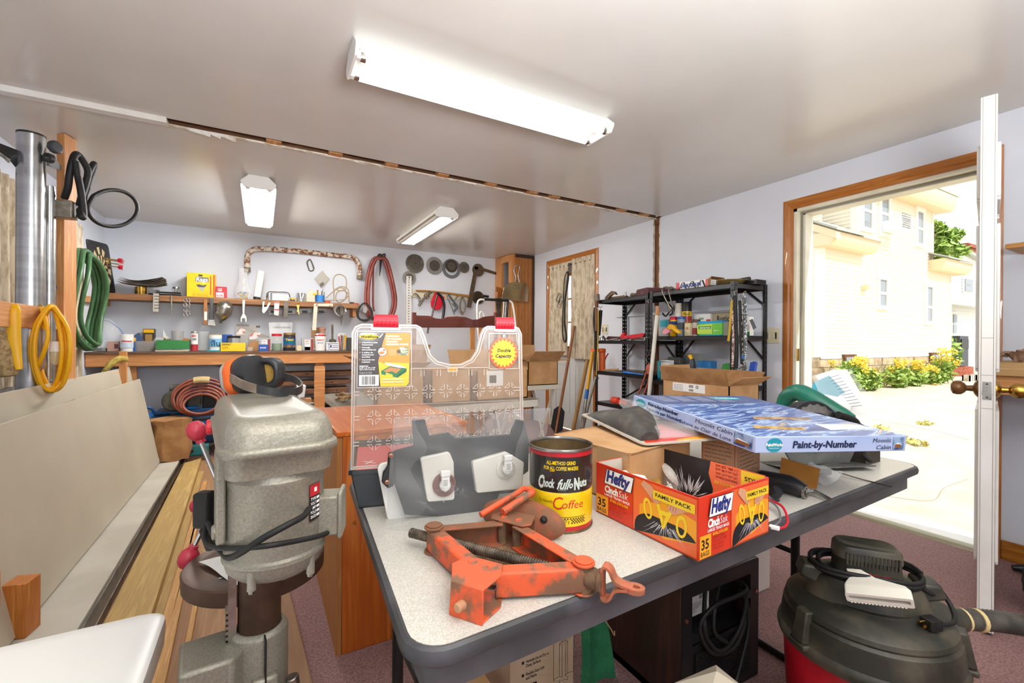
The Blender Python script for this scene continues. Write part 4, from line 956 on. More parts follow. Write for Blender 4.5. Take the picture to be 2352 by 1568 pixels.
pc=T('printed_carton','dark red and kraft carton of small print propping the painting kit','carton',((d0_+d2)/2).to_tuple()[:2]+(TZ,))
b=B(KR);b.hexa([d0_,d1,d2,d3],[p+up*hh for p in(d0_,d1,d2,d3)]);b.out('carton_body',pc)
for a,c in((d0_,d1),(d1,d2)):
 M=face(a,c,.0005);w=(c-a).length;b=B(INK,M);r2=random.Random(3)
 for i in range(11):b.text(random.Random(i).choice(('reasonable product use','of all care and safety','warning read carefully','do not expose to heat','keep dry and away from')),.004,w*(.6+.25*r2.random()),w*.1,hh-.022-i*.0105,.0003,mt('ink_brown_dark','4A2A1E',.6))
 b.rect(w*.04,hh*.04,.001,hh*.9,.0003,HMAR);b.rect(w*.94,hh*.04,.001,hh*.9,.0003,HMAR);b.rect(w*.04,hh*.3,w*.9,.0016,.0003,HMAR);b.out('small_print',pc)
b=B(mt('maroon_card','6E1420',.55));a=d0_+V((-.10,.14,0));
b.box((a.x,a.y,TZ+.001),(a.x+.10,a.y+.07,TZ+.125));b.out('maroon_box',label='maroon box behind the red trash bag box',cat='box')
b=B(CLE);M=frame((.93,.80,TZ+.055),(.9,.2,0),z=(.3,-.6,.7));b.lathe([(.001,.018),(.02,.016),(.034,.008),(.038,0)],28,M=M,caps=False)
for i in range(28):b.bar(M@V((.016*math.cos(i*PI/14),.016*math.sin(i*PI/14),.018)),M@V((.038*math.cos(i*PI/14),.038*math.sin(i*PI/14),.001)),.0012,.002)
b.cyl((.93,.80,TZ+.001),(.93,.80,TZ+.06),.03,n=20);b.out('ribbed_lid',label='clear jar with a ribbed lid behind the red box',cat='jar')
ps=[(1737,1003),(1455,907),(2083,1000),(1711,909)];dd=[1.03*k for k in(1,1.4454,1.0644,1.5098)]
pf,plft,prt,pbk=[oD(*p,d)for p,d in zip(ps,dd)]
pbk=plft+prt-pf;nn=(prt-pf).cross(plft-pf).normalized();th=.0385
PBL=mt('box_periwinkle','B9CBEF',.3,c2='A9BEE8',sc=6,coat=.5)
pk=T('painting_kit','blue painting kit box lying flat across the table clutter','box',((pf+pbk)/2-nn*th).to_tuple())
b=B(PBL);b.hexa([p-nn*th for p in(pf,prt,pbk,plft)],[pf,prt,pbk,plft]);b.out('carton',pk,bevel=.0015)
def picture_mat():
 m,nt,p=_new('night_painting');L=nt.links.new;v=_coord(nt,(5,26,5),(0,0,.25));f=_noise(nt,v,1.0,6,1.6,.6)
 r=_ramp(nt,[(.28,'16295E'),(.40,'2C4C95'),(.49,'4D74B8'),(.55,'B9D0EC'),(.6,'3E64AC'),(.68,'C9B489'),(.78,'E6EEF8')]);L(f,r.inputs['Fac']);L(r.outputs['Color'],p.inputs['Base Color']);p.inputs['Roughness'].default_value=.35;p.inputs['Coat Weight'].default_value=.3;p.inputs['Coat Roughness'].default_value=.12;return m
PW,PL=(prt-pf).length,(plft-pf).length;PM=Matrix(((prt-pf)/PW,(plft-pf)/PL,nn)).transposed().to_4x4();PM.translation=pf
b=B(picture_mat(),PM);b.prism([(.004,.004),(PW-.004,.004),(PW-.004,PL-.004),(.004,PL-.004)],.0002,.0006)
b.poly([(.004,PL*.70),(PW-.004,PL*.76),(PW-.004,PL-.004),(.004,PL-.004)],.0008,mt('panel_slate','56699E',.3,c2='4A5C90',sc=5,coat=.4))
for j in range(4):
 for i in range(7):b.rect(PW*(.1+.16*j),PL*(.8+.025*i),PW*.12,.0018,.001,INKW)
b.prism(circ(.05,20,PW*.72,PL*.9,.018),.0008,.0012,mt('teal_logo','2AA6B8',.4));b.text('PaintWorks',.014,.075,PW*.72-.037,PL*.9-.007,.0016,INKW,bold=.03)
b.poly([(PW*.62,.05),(PW*.96,.06),(PW*.96,.1),(PW*.66,.11)],.0009,mt('painting_white','DDE6F0',.4));b.poly([(PW*.15,.07),(PW*.45,.05),(PW*.5,.075),(PW*.2,.1)],.0009,mt('painting_gold','D9B36A',.4,c2='8A6A3A',sc=40));b.poly([(PW*.35,.16),(PW*.75,.15),(PW*.8,.175),(PW*.4,.19)],.0009,mt('painting_bark','8A6A4A',.4,c2='C9A878',sc=50))
b.out('cover_picture',pk)
TEAL=mt('teal_badge','1F9BAE',.4);NAVY=mt('navy_ink','1E2750',.5);THB=mt('thumb_night','23407E',.4,c2='9BB6D8',sc=40);CAB=mt('thumb_cabin','8A5A2C',.5)
for a,c,front in((plft,pf,0),(pf,prt,1)):
 M=frame(a-nn*th+(c-a).cross(nn).normalized()*.0009,c-a,y=nn);w=(c-a).length;b=B(NAVY,M)
 if front:
  b.prism(circ(.021,22,.048,.019,.0165),0,.0003,TEAL);b.text('PaintWorks',.007,.044,.026,.0165,.0005,INKW,bold=.04);b.text('Paint-by-Number',.003,.028,.034,.0105,.0005,INKW)
  b.text('Paint-by-Number',.0165,w*.42,w*.235,.0115,.0004,NAVY,bold=.03,shear=.08);b.text('Moonlit',.0105,w*.125,w*.765,.0225,.0004,NAVY,shear=.15);b.text('Cabin',.0105,w*.1,w*.79,.0055,.0004,NAVY,shear=.25)
  x0=w*.905
 else:
  b.prism(circ(.026,20,.045,.021,.013),0,.0003,TEAL);b.text('PaintWorks',.005,.034,.028,.0185,.0005,INKW,bold=.03)
  b.text('Paint-by-Number',.0098,w*.29,w*.17,.0228,.0004,NAVY,bold=.04);b.text('Peinture par Numéro',.0098,w*.335,w*.155,.007,.0004,NAVY,bold=.03)
  b.text('Moonlit Cabin',.0105,w*.26,w*.60,.0225,.0004,NAVY,shear=.15);b.text('Cabane au Clair de Lune',.0098,w*.39,w*.465,.006,.0004,NAVY,shear=.2);x0=w*.872
 b.rect(x0,.004,w-x0-.008,th-.008,.0004,THB);b.poly([(x0+.006,.009),(w-.016,.009),(w-.016,.016),(x0+.012,.02),(x0+.006,.016)],.0006,CAB);b.poly([(x0+.004,.016),(x0+.013,.022),(w-.014,.017),(x0+.01,.018)],.0008,INKW)
 b.out('lettering',pk)
GRS=mt('saw_green','0F6450',.35,c2='12705A',sc=10);SBK=mt('saw_black','202124',.4);
sw=T('circular_saw','green handled circular saw behind the blue painting kit','power saw',(1.55,.78,TZ))
def tp(px,py,d):return oD(px,py,d)
b=B(GRS)
hp=[(1797,950,1.66),(1806,915,1.64),(1832,901,1.6),(1862,914,1.56),(1900,938,1.52),(1935,958,1.49),(1956,968,1.47)]
b.tube([tp(*p)for p in hp],[.024,.027,.03,.033,.034,.031,.024],14,6);b.out('handle',sw)
b=B(SBK);b.tube([tp(1822,940,1.6),tp(1850,936,1.58),tp(1880,956,1.54),tp(1905,975,1.52)],[.02,.018,.02,.03],10,4);b.ball(tp(1790,955,1.68),(.04,.05,.05));b.out('grip',sw)
bc=V((1.565,.80,TZ+.105));SA=frame(bc,(.93,-.36,0),z=(-.36,-.93,.12))
b=B(SBK,SA);b.lathe([(.001,.05),(.045,.05),(.062,.04),(.066,-.04),(.05,-.06),(.001,-.06)],28);b.prism(circ(.10,30),-.018,.022);b.out('motor',sw,bevel=.002)
b=B(mt('guard_grey','8B8D88',.35,.6,c2='6E706B',sc=10),SA);b.prism([(x,y)for x,y in[(-.13,-.045),(-.10,-.098),(.10,-.098),(.14,-.04),(.10,.02),(-.1,.02)]],.03,.036);b.box((-.15,-.103,-.06),(.14,-.099,.09));b.out('guard',sw,bevel=.001)
b=B(STEEL,SA);b.prism([((.085+(.006 if i%2 else 0))*math.cos(PI*i/20),(.085+(.006 if i%2 else 0))*math.sin(PI*i/20))for i in range(40)],.024,.0265);b.out('blade',sw)
b=B(RUBBER);b.tube([bc+V((.0,.06,-.04)),bc+V((.12,.0,-.07)),bc+V((.16,-.06,-.03)),bc+V((.14,-.07,.03)),bc+V((.05,-.06,.06))],.011,10,6);b.out('dust_hose',sw)
b=B(RUBBER);b.tube([tp(1952,966,1.47),tp(1975,975,1.5),tp(2000,995,1.48),tp(1985,1040,1.45),tp(2000,1060,1.42)],.006,8,6);b.out('cable',sw)
mb=T('manual_bag','clear bag of instruction leaflets standing against the green saw','leaflets',(1.72,.78,TZ+.08))
def card(pts,d,m,nm,par,dz=.0):
 P=[tp(x,y,d+e)for x,y,e in pts];n=(P[1]-P[0]).cross(P[-1]-P[0]).normalized();b=B(m);b.loft([P,[p+n*.0012 for p in P]]);return b.out(nm,par)
card([(1868,878,.1),(1905,862,.12),(1945,905,.1),(1900,945,.06),(1862,910,.08)],1.5,mt('leaflet_teal','3F9AAE',.5,c2='5AB0C0',sc=4),'leaflet',mb)
card([(1893,905,.07),(1962,918,.06),(1942,962,.02),(1915,955,.03)],1.5,PAPER,'leaflet',mb)
lf=card([(1872,862,.14),(1915,848,.16),(1945,848,.15),(2002,945,.06),(1950,965,.05),(1905,900,.1)],1.5,PAPER,'leaflet',mb)
b=B(mt('ink_grey','6F7480',.7))
for i in range(11):
 p,q=tp(1900+i*5.2,868+i*6.5,1.59-.008*i),tp(1925+i*5.2,860+i*7,1.58-.008*i);b.bar(p-CF*.006,q-CF*.006,.0015,.0004,CF)
b.out('small_print',mb)
b=B(FILM);r4=random.Random(2)
tl_,tr2,bl2,br2=tp(1862,862,1.62),tp(1955,846,1.62),tp(1905,965,1.52),tp(2022,948,1.52)
b.sheet(lambda u,v:tl_.lerp(tr2,u).lerp(bl2.lerp(br2,u),v)-CF*(.035*math.sin(PI*u)*math.sin(PI*v)+.006*math.sin(9*u+7*v)),14,14);b.out('film',mb)
b=B(DSTEEL);b.box((1.70,.70,TZ+.001),(1.80,.78,TZ+.05));b.prism([(0,0),(.12,0),(.10,.05),(.02,.05)],0,.04,M=frame((1.66,.74,TZ+.13),(.8,-.4,-.3),z=(.3,.5,.3)));b.out('rip_fence',label='dark metal saw accessory at the table end beside the leaflets',cat='accessory')
b=B(mt('manila','B67A2E',.75,c2='A66C22',sc=7));
P=[oZ(1786,1108,TZ+.012),oZ(1872,1132,TZ+.003),oZ(1884,1076,TZ+.05),oZ(1795,1050,TZ+.07)]
b.sheet(lambda u,v:P[0].lerp(P[1],u).lerp(P[3].lerp(P[2],u),v)+up*(.008*math.sin(PI*u)*(1-v)-.010*math.sin(PI*v)),10,8,th=.001);b.out('envelope',label='brown manila envelope crumpled against the saw guard',cat='envelope')
b=B(FILM);P2=[oZ(1838,1092,TZ+.004),oZ(1905,1118,TZ+.004),oZ(1938,1085,TZ+.02),oZ(1860,1060,TZ+.05)]
for sgn2 in(0,1):b.sheet(lambda u,v:P2[0].lerp(P2[1],u).lerp(P2[3].lerp(P2[2],u),v)+up*(.012*math.sin(PI*u)*math.sin(PI*v)*(1 if sgn2 else-.2)+.003*math.sin(13*u+8*v)),10,8)
b.box((P2[0].lerp(P2[2],.5).x-.03,P2[0].lerp(P2[2],.5).y-.012,TZ+.01),(P2[0].lerp(P2[2],.5).x+.03,P2[0].lerp(P2[2],.5).y+.012,TZ+.02),mt('pouch_dark','4A4A46',.6));b.out('parts_pouch',label='small clear pouch of dark parts behind the manila envelope',cat='pouch')
gt=T('soldering_gun','black handled tool with a steel shaft pointing over the table edge','hand tool',(1.2,.63,TZ))
g0,g1,g2=oZ(1748,1098,TZ+.025),oZ(1812,1112,TZ+.026),oZ(1846,1128,TZ+.018)
b=B(SBK);b.tube([g0,g1,g2],[.022,.024,.018],14,4);b.out('handle',gt)
b=B(STEEL);b.tube([g2,oZ(1868,1128,TZ+.014),oZ(1908,1147,TZ+.008)],[.006,.007,.0045],10,3);b.ring(circ(.016,16),circ(.012,16),-.003,.003,M=frame(g2+(g2-g1).normalized()*.004,(0,0,1),z=(g2-g1).normalized()));b.out('shaft',gt)
kb_=oZ(1776,1136,TZ+.014);b=B(SBK,frame(kb_,(1,0,0),z=(.5,-.5,.6)));b.lathe([(.001,.02),(.013,.02),(.0145,.012),(.0145,0),(.02,-.004),(.02,-.012),(.001,-.012)],18);b.out('control_knob',label='grey ribbed knob lying beside the red box corner',cat='knob')
b=B(DSTEEL);b.tube([oZ(1925,1084,TZ+.012),oZ(1985,1102,TZ+.004),oZ(2050,1117,TZ+.003)],.0022,6,3);b.out('metal_rod',label='thin steel rod lying across the table end',cat='rod')
ld=T('power_lead','red and grey lead with a white plug by the red box','lead',(1.03,.6,TZ));s1=oZ(1766,1148,TZ+.02)
b=B(RED);b.tube([s1,oZ(1796,1162,TZ+.018),oZ(1809,1192,TZ+.006),oZ(1804,1208,TZ+.005),oZ(1790,1213,TZ+.006)],.0026,7,5);b.out('red_wire',ld)
b=B(mt('grey_wire','6C6C6C',.5));b.tube([s1,oZ(1786,1165,TZ+.014),oZ(1792,1192,TZ+.004),oZ(1778,1208,TZ+.005),oZ(1768,1212,TZ+.005)],.0022,7,5);b.out('grey_wire',ld)
b=B(WHT);b.bar(oZ(1766,1208,TZ+.006),oZ(1791,1214,TZ+.006),.011,.008);b.out('plug',ld,bevel=.002)
HAM=mt('hammered_paint','9E9A8C',.38,.35,c2='8B8778',sc=240,lo=.35,hi=.65,bump=.35,bs=260)
BRN=mt('brown_oxide_steel','5E4636',.5,.5,c2='4A372B',sc=10)
DX,DY=.0,1.063
DP=Matrix.Translation((DX,DY,0))@Matrix.Rotation(math.radians(6),4,'Z')
dp=T('drill_press','grey hammered floor drill press seen from behind, red feed knobs','drill press',(DX,DY,0))
b=B(BRN,DP);b.cyl((0,0,.02),(0,0,.93),.0395,n=32);b.out('column',dp)
b=B(HAM,DP);b.prism(rrect(.26,.42,.03,4,0,.08),0,.035);b.lathe([(.06,.035),(.06,.06),(.05,.10),(.042,.11)],24);b.out('base',dp,bevel=.004)
b=B(STEEL,DP)
b.box((-.056,-.012,.34),(-.042,.010,.80))
for i in range(24):b.box((-.060,-.012,.35+i*.0105),(-.055,.010,.356+i*.0105))
b.out('rack',dp)
b=B(HAM,DP);b.lathe([(.05,.30),(.053,.31),(.053,.535),(.050,.545),(.0405,.546)],32,caps=False);b.prism([(-.135,-.062),(-.05,-.064),(-.03,-.04),(-.03,.05),(-.135,.05)],.33,.53);b.box((-.02,-.066,.37),(.028,-.04,.47));b.out('table_bracket',dp,bevel=.007)
b=B(BLACK,DP);b.box((.0025,-.0672,.30),(.0055,-.036,.545));b.out('clamp_slot',dp)
b=B(STEEL,DP);b.cyl((-.026,-.058,.42),(.056,-.058,.42),.008,n=14);b.cyl((-.032,-.058,.42),(-.024,-.058,.42),.011,n=6);b.out('clamp_bolt',dp)
b=B(STEEL,DP);b.tube([(.052,-.058,.45),(.060,-.062,.39)],.0125,16,0);b.cyl((.061,-.062,.395),(.07,-.068,.26),.0115,n=16);b.out('clamp_lever',dp,bevel=.002)
b=B(STEEL,DP);b.cyl((-.135,-.01,.44),(-.165,-.01,.44),.018,n=18);b.tube([(-.165,-.012,.44),(-.178,-.014,.42),(-.186,-.016,.36),(-.19,-.02,.28)],[.019,.014,.01,.011],12,5);b.cyl((-.19,-.02,.285),(-.27,-.02,.285),.012,n=14);b.out('crank',dp)
b=B(BRN,DP);TC=Matrix.Translation((.012,.178,0))
b.lathe([(.001,.578),(.13,.578),(.146,.572),(.149,.575),(.150,.606),(.147,.609),(.118,.6095),(.116,.608),(.030,.608),(.026,.60),(.001,.60)],44,M=TC);b.out('work_table',dp)
for a in(40,130,220,310):
 b=B(BLACK,DP@TC@Matrix.Rotation(math.radians(a),4,'Z'));b.prism(rrect(.05,.009,.004,3,.078,0),.608,.6092);b.out('table_slot',dp)
MC=Matrix.Translation((.0,-.215,0))
b=B(HAM,DP@MC)
r=.0745
b.lathe([(.001,.755),(r*.82,.757),(r*.96,.768),(r*1.0,.78),(r*1.035,.784),(r*1.035,.790),(r,.794),(r,.905),(r*1.02,.908),(r*1.02,.913),(r*.985,.917),(r*.97,.935),(r*.9,.95),(.001,.952)],40)
b.out('motor',dp,ang=32)
for a in(-125,-50):
 b=B(HAM,DP@MC@Matrix.Rotation(math.radians(a),4,'Z'));b.cyl((r*.93,0,.752),(r*.93,0,.785),.0065,n=12);b.cyl((r*.93,0,.747),(r*.93,0,.755),.0045,n=6,mat=STEEL);b.out('motor_bolt',dp)
b=B(HAM,DP);b.box((-.085,-.245,.82),(-.072,-.17,.955));b.box((-.085,-.2,.84),(-.04,-.185,.95));b.cyl((-.09,-.225,.835),(-.07,-.225,.835),.011,n=14);b.out('motor_mount',dp,bevel=.003)
b=B(HAM,DP@MC@Matrix.Rotation(math.radians(-22),4,'Z'));b.box((r-.006,-.022,.805),(r+.028,.024,.872));b.box((r+.026,-.026,.80),(r+.034,.028,.878));b.out('switch_box',dp,bevel=.006,bseg=3)
b=B(mt('plate_dark','25262A',.35,.3));PZ=Matrix.Identity(4)
def mo(az,z,rr):a=math.radians(az);return DP@MC@V((rr*math.cos(a),rr*math.sin(a),z))
def mrect(b,a0,a1,z0,z1,m,e=.0006):
 n=5;b.add([mo(a0+(a1-a0)*i/n,z,r+e)for i in range(n+1)for z in(z0,z1)],[(2*i,2*i+2,2*i+3,2*i+1)for i in range(n)],m)
mrect(b,-58,-37,.838,.900,STEEL);mrect(b,-57,-38,.840,.898,None,.0009);mrect(b,-57,-38,.880,.898,INKR,.0012)
for i,s in enumerate(('TYPE','VOLT','AMP','POLE','DATE')):
 vs_,fs_,tw_=_text_mesh(s,.02);k=.0046/.7;b.add([mo(-56+(a*.0115/tw_)/r*57.3*1.0,.873-i*.0072+q*k,r+.0016)for a,q in vs_],fs_,INKW);mrect(b,-45.5,-39.5,.873-i*.0072,.877-i*.0072,INKW,.0012)
mrect(b,-50,-45,.886,.893,INKW,.0014);b.out('name_plate',dp)
b=B(HAM,DP)
def cov(z,w,y0,y1,rr):return[(x,y,z)for x,y in rrect(w,y1-y0,rr,6,0,(y0+y1)/2)]
b.loft([cov(.925,.150,-.292,.10,.03),cov(.955,.156,-.298,.105,.034),cov(.960,.168,-.306,.112,.038),cov(.966,.171,-.308,.114,.04),cov(.971,.168,-.306,.112,.038),cov(.9735,.158,-.300,.106,.036),cov(.992,.155,-.297,.104,.036),cov(1.006,.146,-.288,.098,.034),cov(1.014,.13,-.275,.088,.03),cov(1.0165,.108,-.255,.072,.022),cov(1.0135,.098,-.247,.066,.018),cov(1.0135,.03,-.1,-.05,.01)],None)
b.out('belt_cover',dp,ang=50)
b=B(HAM,DP);b.box((-.07,.05,.78),(.07,.30,.95));b.cyl((0,.22,.70),(0,.22,.79),.035,n=24);b.cyl((0,.22,.66),(0,.22,.70),.022,.026,n=20,mat=STEEL);b.out('head',dp,bevel=.012)
PKR=mt('knob_red','C8374A',.35,c2='B02A3E',sc=8)
hub=oD(508,1140,1.13);b=B(HAM);b.cyl(hub,hub+V((.10,-.01,0)),.026,n=22);b.out('feed_hub',dp)
for(px,py,d,px2,py2)in((452,990,1.1,500,1108),(433,1280,1.1,478,1190),(456,1160,1.28,500,1150)):
 k=oD(px,py,d);e=oD(px2,py2,1.12);dr=(k-e).normalized();b=B(CHROME);b.cyl(e,k-dr*.015,.0055,n=12);f=b.out('feed_handle',dp)
 b=B(PKR,frame(k,dr,z=dr.orthogonal())@Matrix(((0,0,1,0),(1,0,0,0),(0,1,0,0),(0,0,0,1))));b.lathe([(.001,.026),(.011,.024),(.0195,.014),(.0225,0),(.02,-.012),(.013,-.02),(.010,-.022),(.011,-.03),(.001,-.03)],22);b.out('knob',f)
k=oD(482,980,.98);b=B(mt('knob_bright_red','E0303C',.35));q=frame(k,(1,0,0),z=(0,0,1));b.T=q;b.cyl((0,0,0),(.05,.0,0),.008,n=14);b.cyl((-.006,0,0),(.006,0,0),.0165,n=20);b.out('tension_knob',dp,bevel=.003)
cb=T('power_cord','black cord and plug bundled around the drill press motor','cord',tuple(oD(505,1250,.8)))
b=B(RUBBER);b.tube([oD(725,1125,.84),oD(718,1150,.76),oD(700,1182,.70),oD(660,1205,.665),oD(600,1238,.65),oD(555,1268,.66),oD(525,1280,.69),oD(505,1262,.74),oD(488,1225,.78),oD(478,1200,.80)],.0048,10,6)
b.tube([oD(745,1200,.80),oD(762,1205,.80),oD(764,1214,.79),oD(740,1228,.73),oD(690,1240,.69),oD(620,1252,.65),oD(560,1258,.66),oD(505,1258,.70),oD(475,1248,.76),oD(471,1225,.80),oD(482,1190,.84),oD(498,1140,.86),oD(505,1110,.86)],.0042,10,6);b.out('cable',cb)
b=B(RUBBER);pp=oD(470,1172,.83);b.bar(pp+V((0,0,.035)),pp-V((0,0,.03)),.03,.028,(.5,.8,0));b.bar(pp-V((0,0,.03)),pp+V((.012,0,-.075)),.018,.018,(.5,.8,0));b.out('plug',cb,bevel=.006,bseg=3)
b=B(PAPER);m0=oZ(457,1288,.613);b.sheet(lambda u,v:oZ(457,1290,.613).lerp(oZ(566,1352,.613),u).lerp(oZ(560,1270,.615).lerp(oZ(700,1290,.615),u),v)+up*.004*math.sin(7*u+3*v),8,6,th=.0008);b.out('manual_sheet',label='white printed leaflet on the round drill press table',cat='leaflet')
em=T('ear_muffs','orange and black ear muffs resting on the drill press','ear muffs',tuple(oD(585,905,.98)))
dA=1.0;c1=oD(580,860,dA);xa=(oD(505,872,dA+.03)-c1).normalized();up1=V((0,0,1))
EM=frame(c1,xa,z=up1)@Matrix(((0,0,1,0),(1,0,0,0),(0,1,0,0),(0,0,0,1)))
EBK=mt('muff_black','2B2C2E',.38);EOR=mt('muff_orange','EC6A22',.4);EGR=mt('muff_ring','A5A39B',.5)
def cup(zs,m,nm,tilt=0):
 b=B(m,EM);b.loft([[(x,y,z)for x,y in rrect(w,h,min(w,h)*.42,5)]for z,w,h in zs]);return b.out(nm,em,ang=45)
cup([(-.014,.05,.07),(-.012,.066,.084),(.0,.07,.09),(.012,.068,.088),(.024,.062,.084),(.03,.058,.078)],EBK,'ear_cushion')
cup([(.030,.058,.076),(.034,.064,.082),(.05,.062,.08),(.054,.058,.074)],EOR,'shell')
cup([(.054,.054,.068),(.056,.06,.073),(.061,.06,.073),(.063,.054,.068)],EGR,'knurled_ring')
cup([(.063,.05,.064),(.07,.048,.06),(.075,.038,.05),(.076,.01,.01)],EBK,'cap')
c2=oD(612,857,dA+.02);E2=frame(c2,CR,y=up1)
b=B(EBK,E2);o_,i_=rrect(.068,.074,.026,6),rrect(.038,.04,.018,6);secs=[]
for k in range(9):
 t=PI*k/8;f=.5-.5*math.cos(t);secs.append([(a[0]+(c[0]-a[0])*f,a[1]+(c[1]-a[1])*f,.013*math.sin(t))for a,c in zip(o_,i_)])
b.loft(secs,None,False);b.prism(rrect(.066,.072,.026,6),-.02,.001);b.out('ear_cushion',em,ang=60)
b=B(mt('foam_yellow','A8863A',.9,c2='8F7030',sc=40),E2);b.prism(rrect(.05,.052,.02,5),0,.003);b.out('foam',em)
b=B(EBK);bp=[(508,864,dA+.03),(530,868,dA-.02),(555,882,dA-.06),(590,893,dA-.075),(640,901,dA-.06),(680,899,dA-.02),(694,888,dA+.03),(680,873,dA+.08),(650,863,dA+.10),(640,862,dA+.1)]
P=crv([oD(*p)for p in bp],6);R=[]
for i,p in enumerate(P):
 d=(P[min(i+1,len(P)-1)]-P[max(i-1,0)]).normalized();n=d.cross(up1).normalized()*.0016;hv=up1*.0085;R.append([p+n-hv,p+n+hv,p-n+hv,p-n-hv])
b.loft(R);b.out('headband',em)
b=B(mt('worn_band','8E7F70',.7,c2='776859',sc=20));b.loft([[q+(p-P[i])*1.08 for q in(P[i],)for p in R[i]]for i in range(5,19)]);b.out('worn_pad',em)
ORW=wood('orange_varnish','C96A1E','B4560F','D87E2E',.38,.6,'Z',4,.4);RAWP=wood('raw_plywood','B98048','A76E38','C48C55',.65,.8,'Z',8)
cbn=T('wooden_cabinet','orange varnished wooden cabinet beside the drill press','cabinet',(.40,2.02,0))
b=B(ORW);b.box((.258,1.70,.0),(.74,1.72,.785));b.out('front_panel',cbn,bevel=.003)
b=B(RAWP);b.box((.238,1.703,.0),(.257,2.34,.785));b.out('side_panel',cbn)
b=B(wood('orange_varnish_top','D9752A','C9631A','E38A3E',.35,.7,'Y',5,.3));b.box((.236,1.696,.7855),(.745,2.345,.805));b.out('top',cbn,bevel=.003)
b=B(RAWP);b.box((.725,1.72,0),(.74,2.34,.785));b.box((.257,2.325,0),(.725,2.34,.785));b.out('back_panel',cbn)
b=B(BRASS);b.cyl((.30,1.694,.47),(.30,1.70,.47),.007,n=12);b.out('screw',cbn)
GPNT=mt('grey_painted_panel','B9B3A3',.6,c2='A9A393',sc=3,lo=.3,hi=.75);
def panel(name,lab,p0,p1,q0,q1,th,cut=()):
 """leaning sheet: p at its foot, q along its top, near then far"""
 t=T(name,lab,'panel',((p0+p1)/2).to_tuple());n=(p1-p0).cross(q0-p0).normalized()
 b=B(PNL);b.hexa([p0,p1,p1+n*th,p0+n*th],[q0,q1,q1+n*th,q0+n*th]);b.out('sheet',t,bevel=.002);return t,n
PNL=mt('grey_ply_paint','C3BBA8',.6,c2='B6AE9C',sc=2.2,lo=.3,hi=.75,bump=.05,bs=60)
A0,A1,Q0,Q1=V((-.775,1.75,.065)),V((-.775,4.86,.065)),V((-.925,1.75,.785)),V((-.925,4.92,.785))
pa,na=panel('plywood_panel','grey painted plywood sheet with black spray stains, leaning in front',A0,A1,Q0,Q1,.018)
sg=-1 if na.x>0 else 1
def stain(pts,m,e=.0008):
 o=A0-na*e if na.x<0 else A0+na*e
 return[oP(x,y,A0+(V((1,0,.2)).normalized()*e),(A1-A0).cross(Q0-A0).normalized())for x,y in pts]
def spray(name,dark):
 if name in _M:return _M[name]
 m,nt,p=_new(name);L=nt.links.new;t=nt.nodes.new('ShaderNodeTexCoord');g=nt.nodes.new('ShaderNodeTexGradient');g.gradient_type='QUADRATIC_SPHERE'
 mp=nt.nodes.new('ShaderNodeMapping');mp.inputs['Location'].default_value=(-1,-1,-.0);mp.inputs['Scale'].default_value=(2,2,0);L(t.outputs['UV'],mp.inputs['Vector']);L(mp.outputs['Vector'],g.inputs['Vector'])
 p.inputs['Base Color'].default_value=lin(dark);p.inputs['Roughness'].default_value=.7;tr=nt.nodes.new('ShaderNodeBsdfTransparent');x=nt.nodes.new('ShaderNodeMixShader');r=_ramp(nt,[(.0,'000000'),(.5,'FFFFFF')]);L(g.outputs['Fac'],r.inputs['Fac']);L(r.outputs['Color'],x.inputs[0]);L(tr.outputs[0],x.inputs[1]);L(p.outputs[0],x.inputs[2]);L(x.outputs[0],nt.nodes['Material Output'].inputs['Surface']);_M[name]=m;return m
def splot(cx,cy,rx,ry,rot,m,nm='spray_stain'):
 c,s_=math.cos(rot),math.sin(rot);q=stain([(cx+a*rx*c-e*ry*s_,cy+a*rx*s_+e*ry*c)for a,e in((-1,-1),(1,-1),(1,1),(-1,1))],None)
 b=B(m);b.add(q,[(0,1,2,3)]);o=b.out(nm,pa);uv=o.data.uv_layers.new(name='uv')
 for i,c_ in enumerate(((0,0),(1,0),(1,1),(0,1))):uv.data[i].uv=c_
SPR=spray('spray_black','1F1E1C');splot(73,1228,34,58,.1,SPR);splot(52,1305,36,90,.15,SPR);splot(231,1122,18,40,-.1,SPR);splot(222,1085,10,30,-.1,SPR)
b=B(mt('grey_blue_smear','7E8688',.7));b.add(stain([(188,1222),(200,1203),(212,1196),(216,1188),(219,1200),(206,1216)],None),[tuple(range(6))]);b.out('paint_smear',pa)
b=B(mt('hole_wood','9A6A42',.8));c_=[(162+7*math.cos(t*PI/8),947+12*math.sin(t*PI/8))for t in range(16)];b.add(stain(c_,None),[tuple(range(16))]);b.out('drilled_hole',pa)
b=B(DSTEEL);b.add(stain([(138,928),(172,916),(174,920),(140,932)],None,.002),[(0,1,2,3)]);b.out('hinge_slot',pa)
b=B(mt('pencil_line','8D8676',.8))
for q in((215,905,240,1010,272,1190),(0,1310,130,1235,290,1120)):
 g=stain([(q[0],q[1]),(q[2],q[3]),(q[4],q[5])],None);
 for u,v in zip(g,g[1:]):b.bar(u,v,.002,.0005,(1,0,.2))
b.out('score_line',pa)
pb,_=panel('plywood_panel','taller grey plywood sheet standing behind the stained one',V((-.86,1.7,.03)),V((-.86,5.0,.03)),V((-1.02,1.7,.885)),V((-1.02,5.05,.885)),.016)
b=B(mt('hole_wood','9A6A42',.8));c_=[oP(196+6*math.cos(t*PI/8),893+10*math.sin(t*PI/8),(-1.0165,4,.885),(.98,0,.18))for t in range(16)];b.add(c_,[tuple(range(16))]);b.out('drilled_hole',pb)
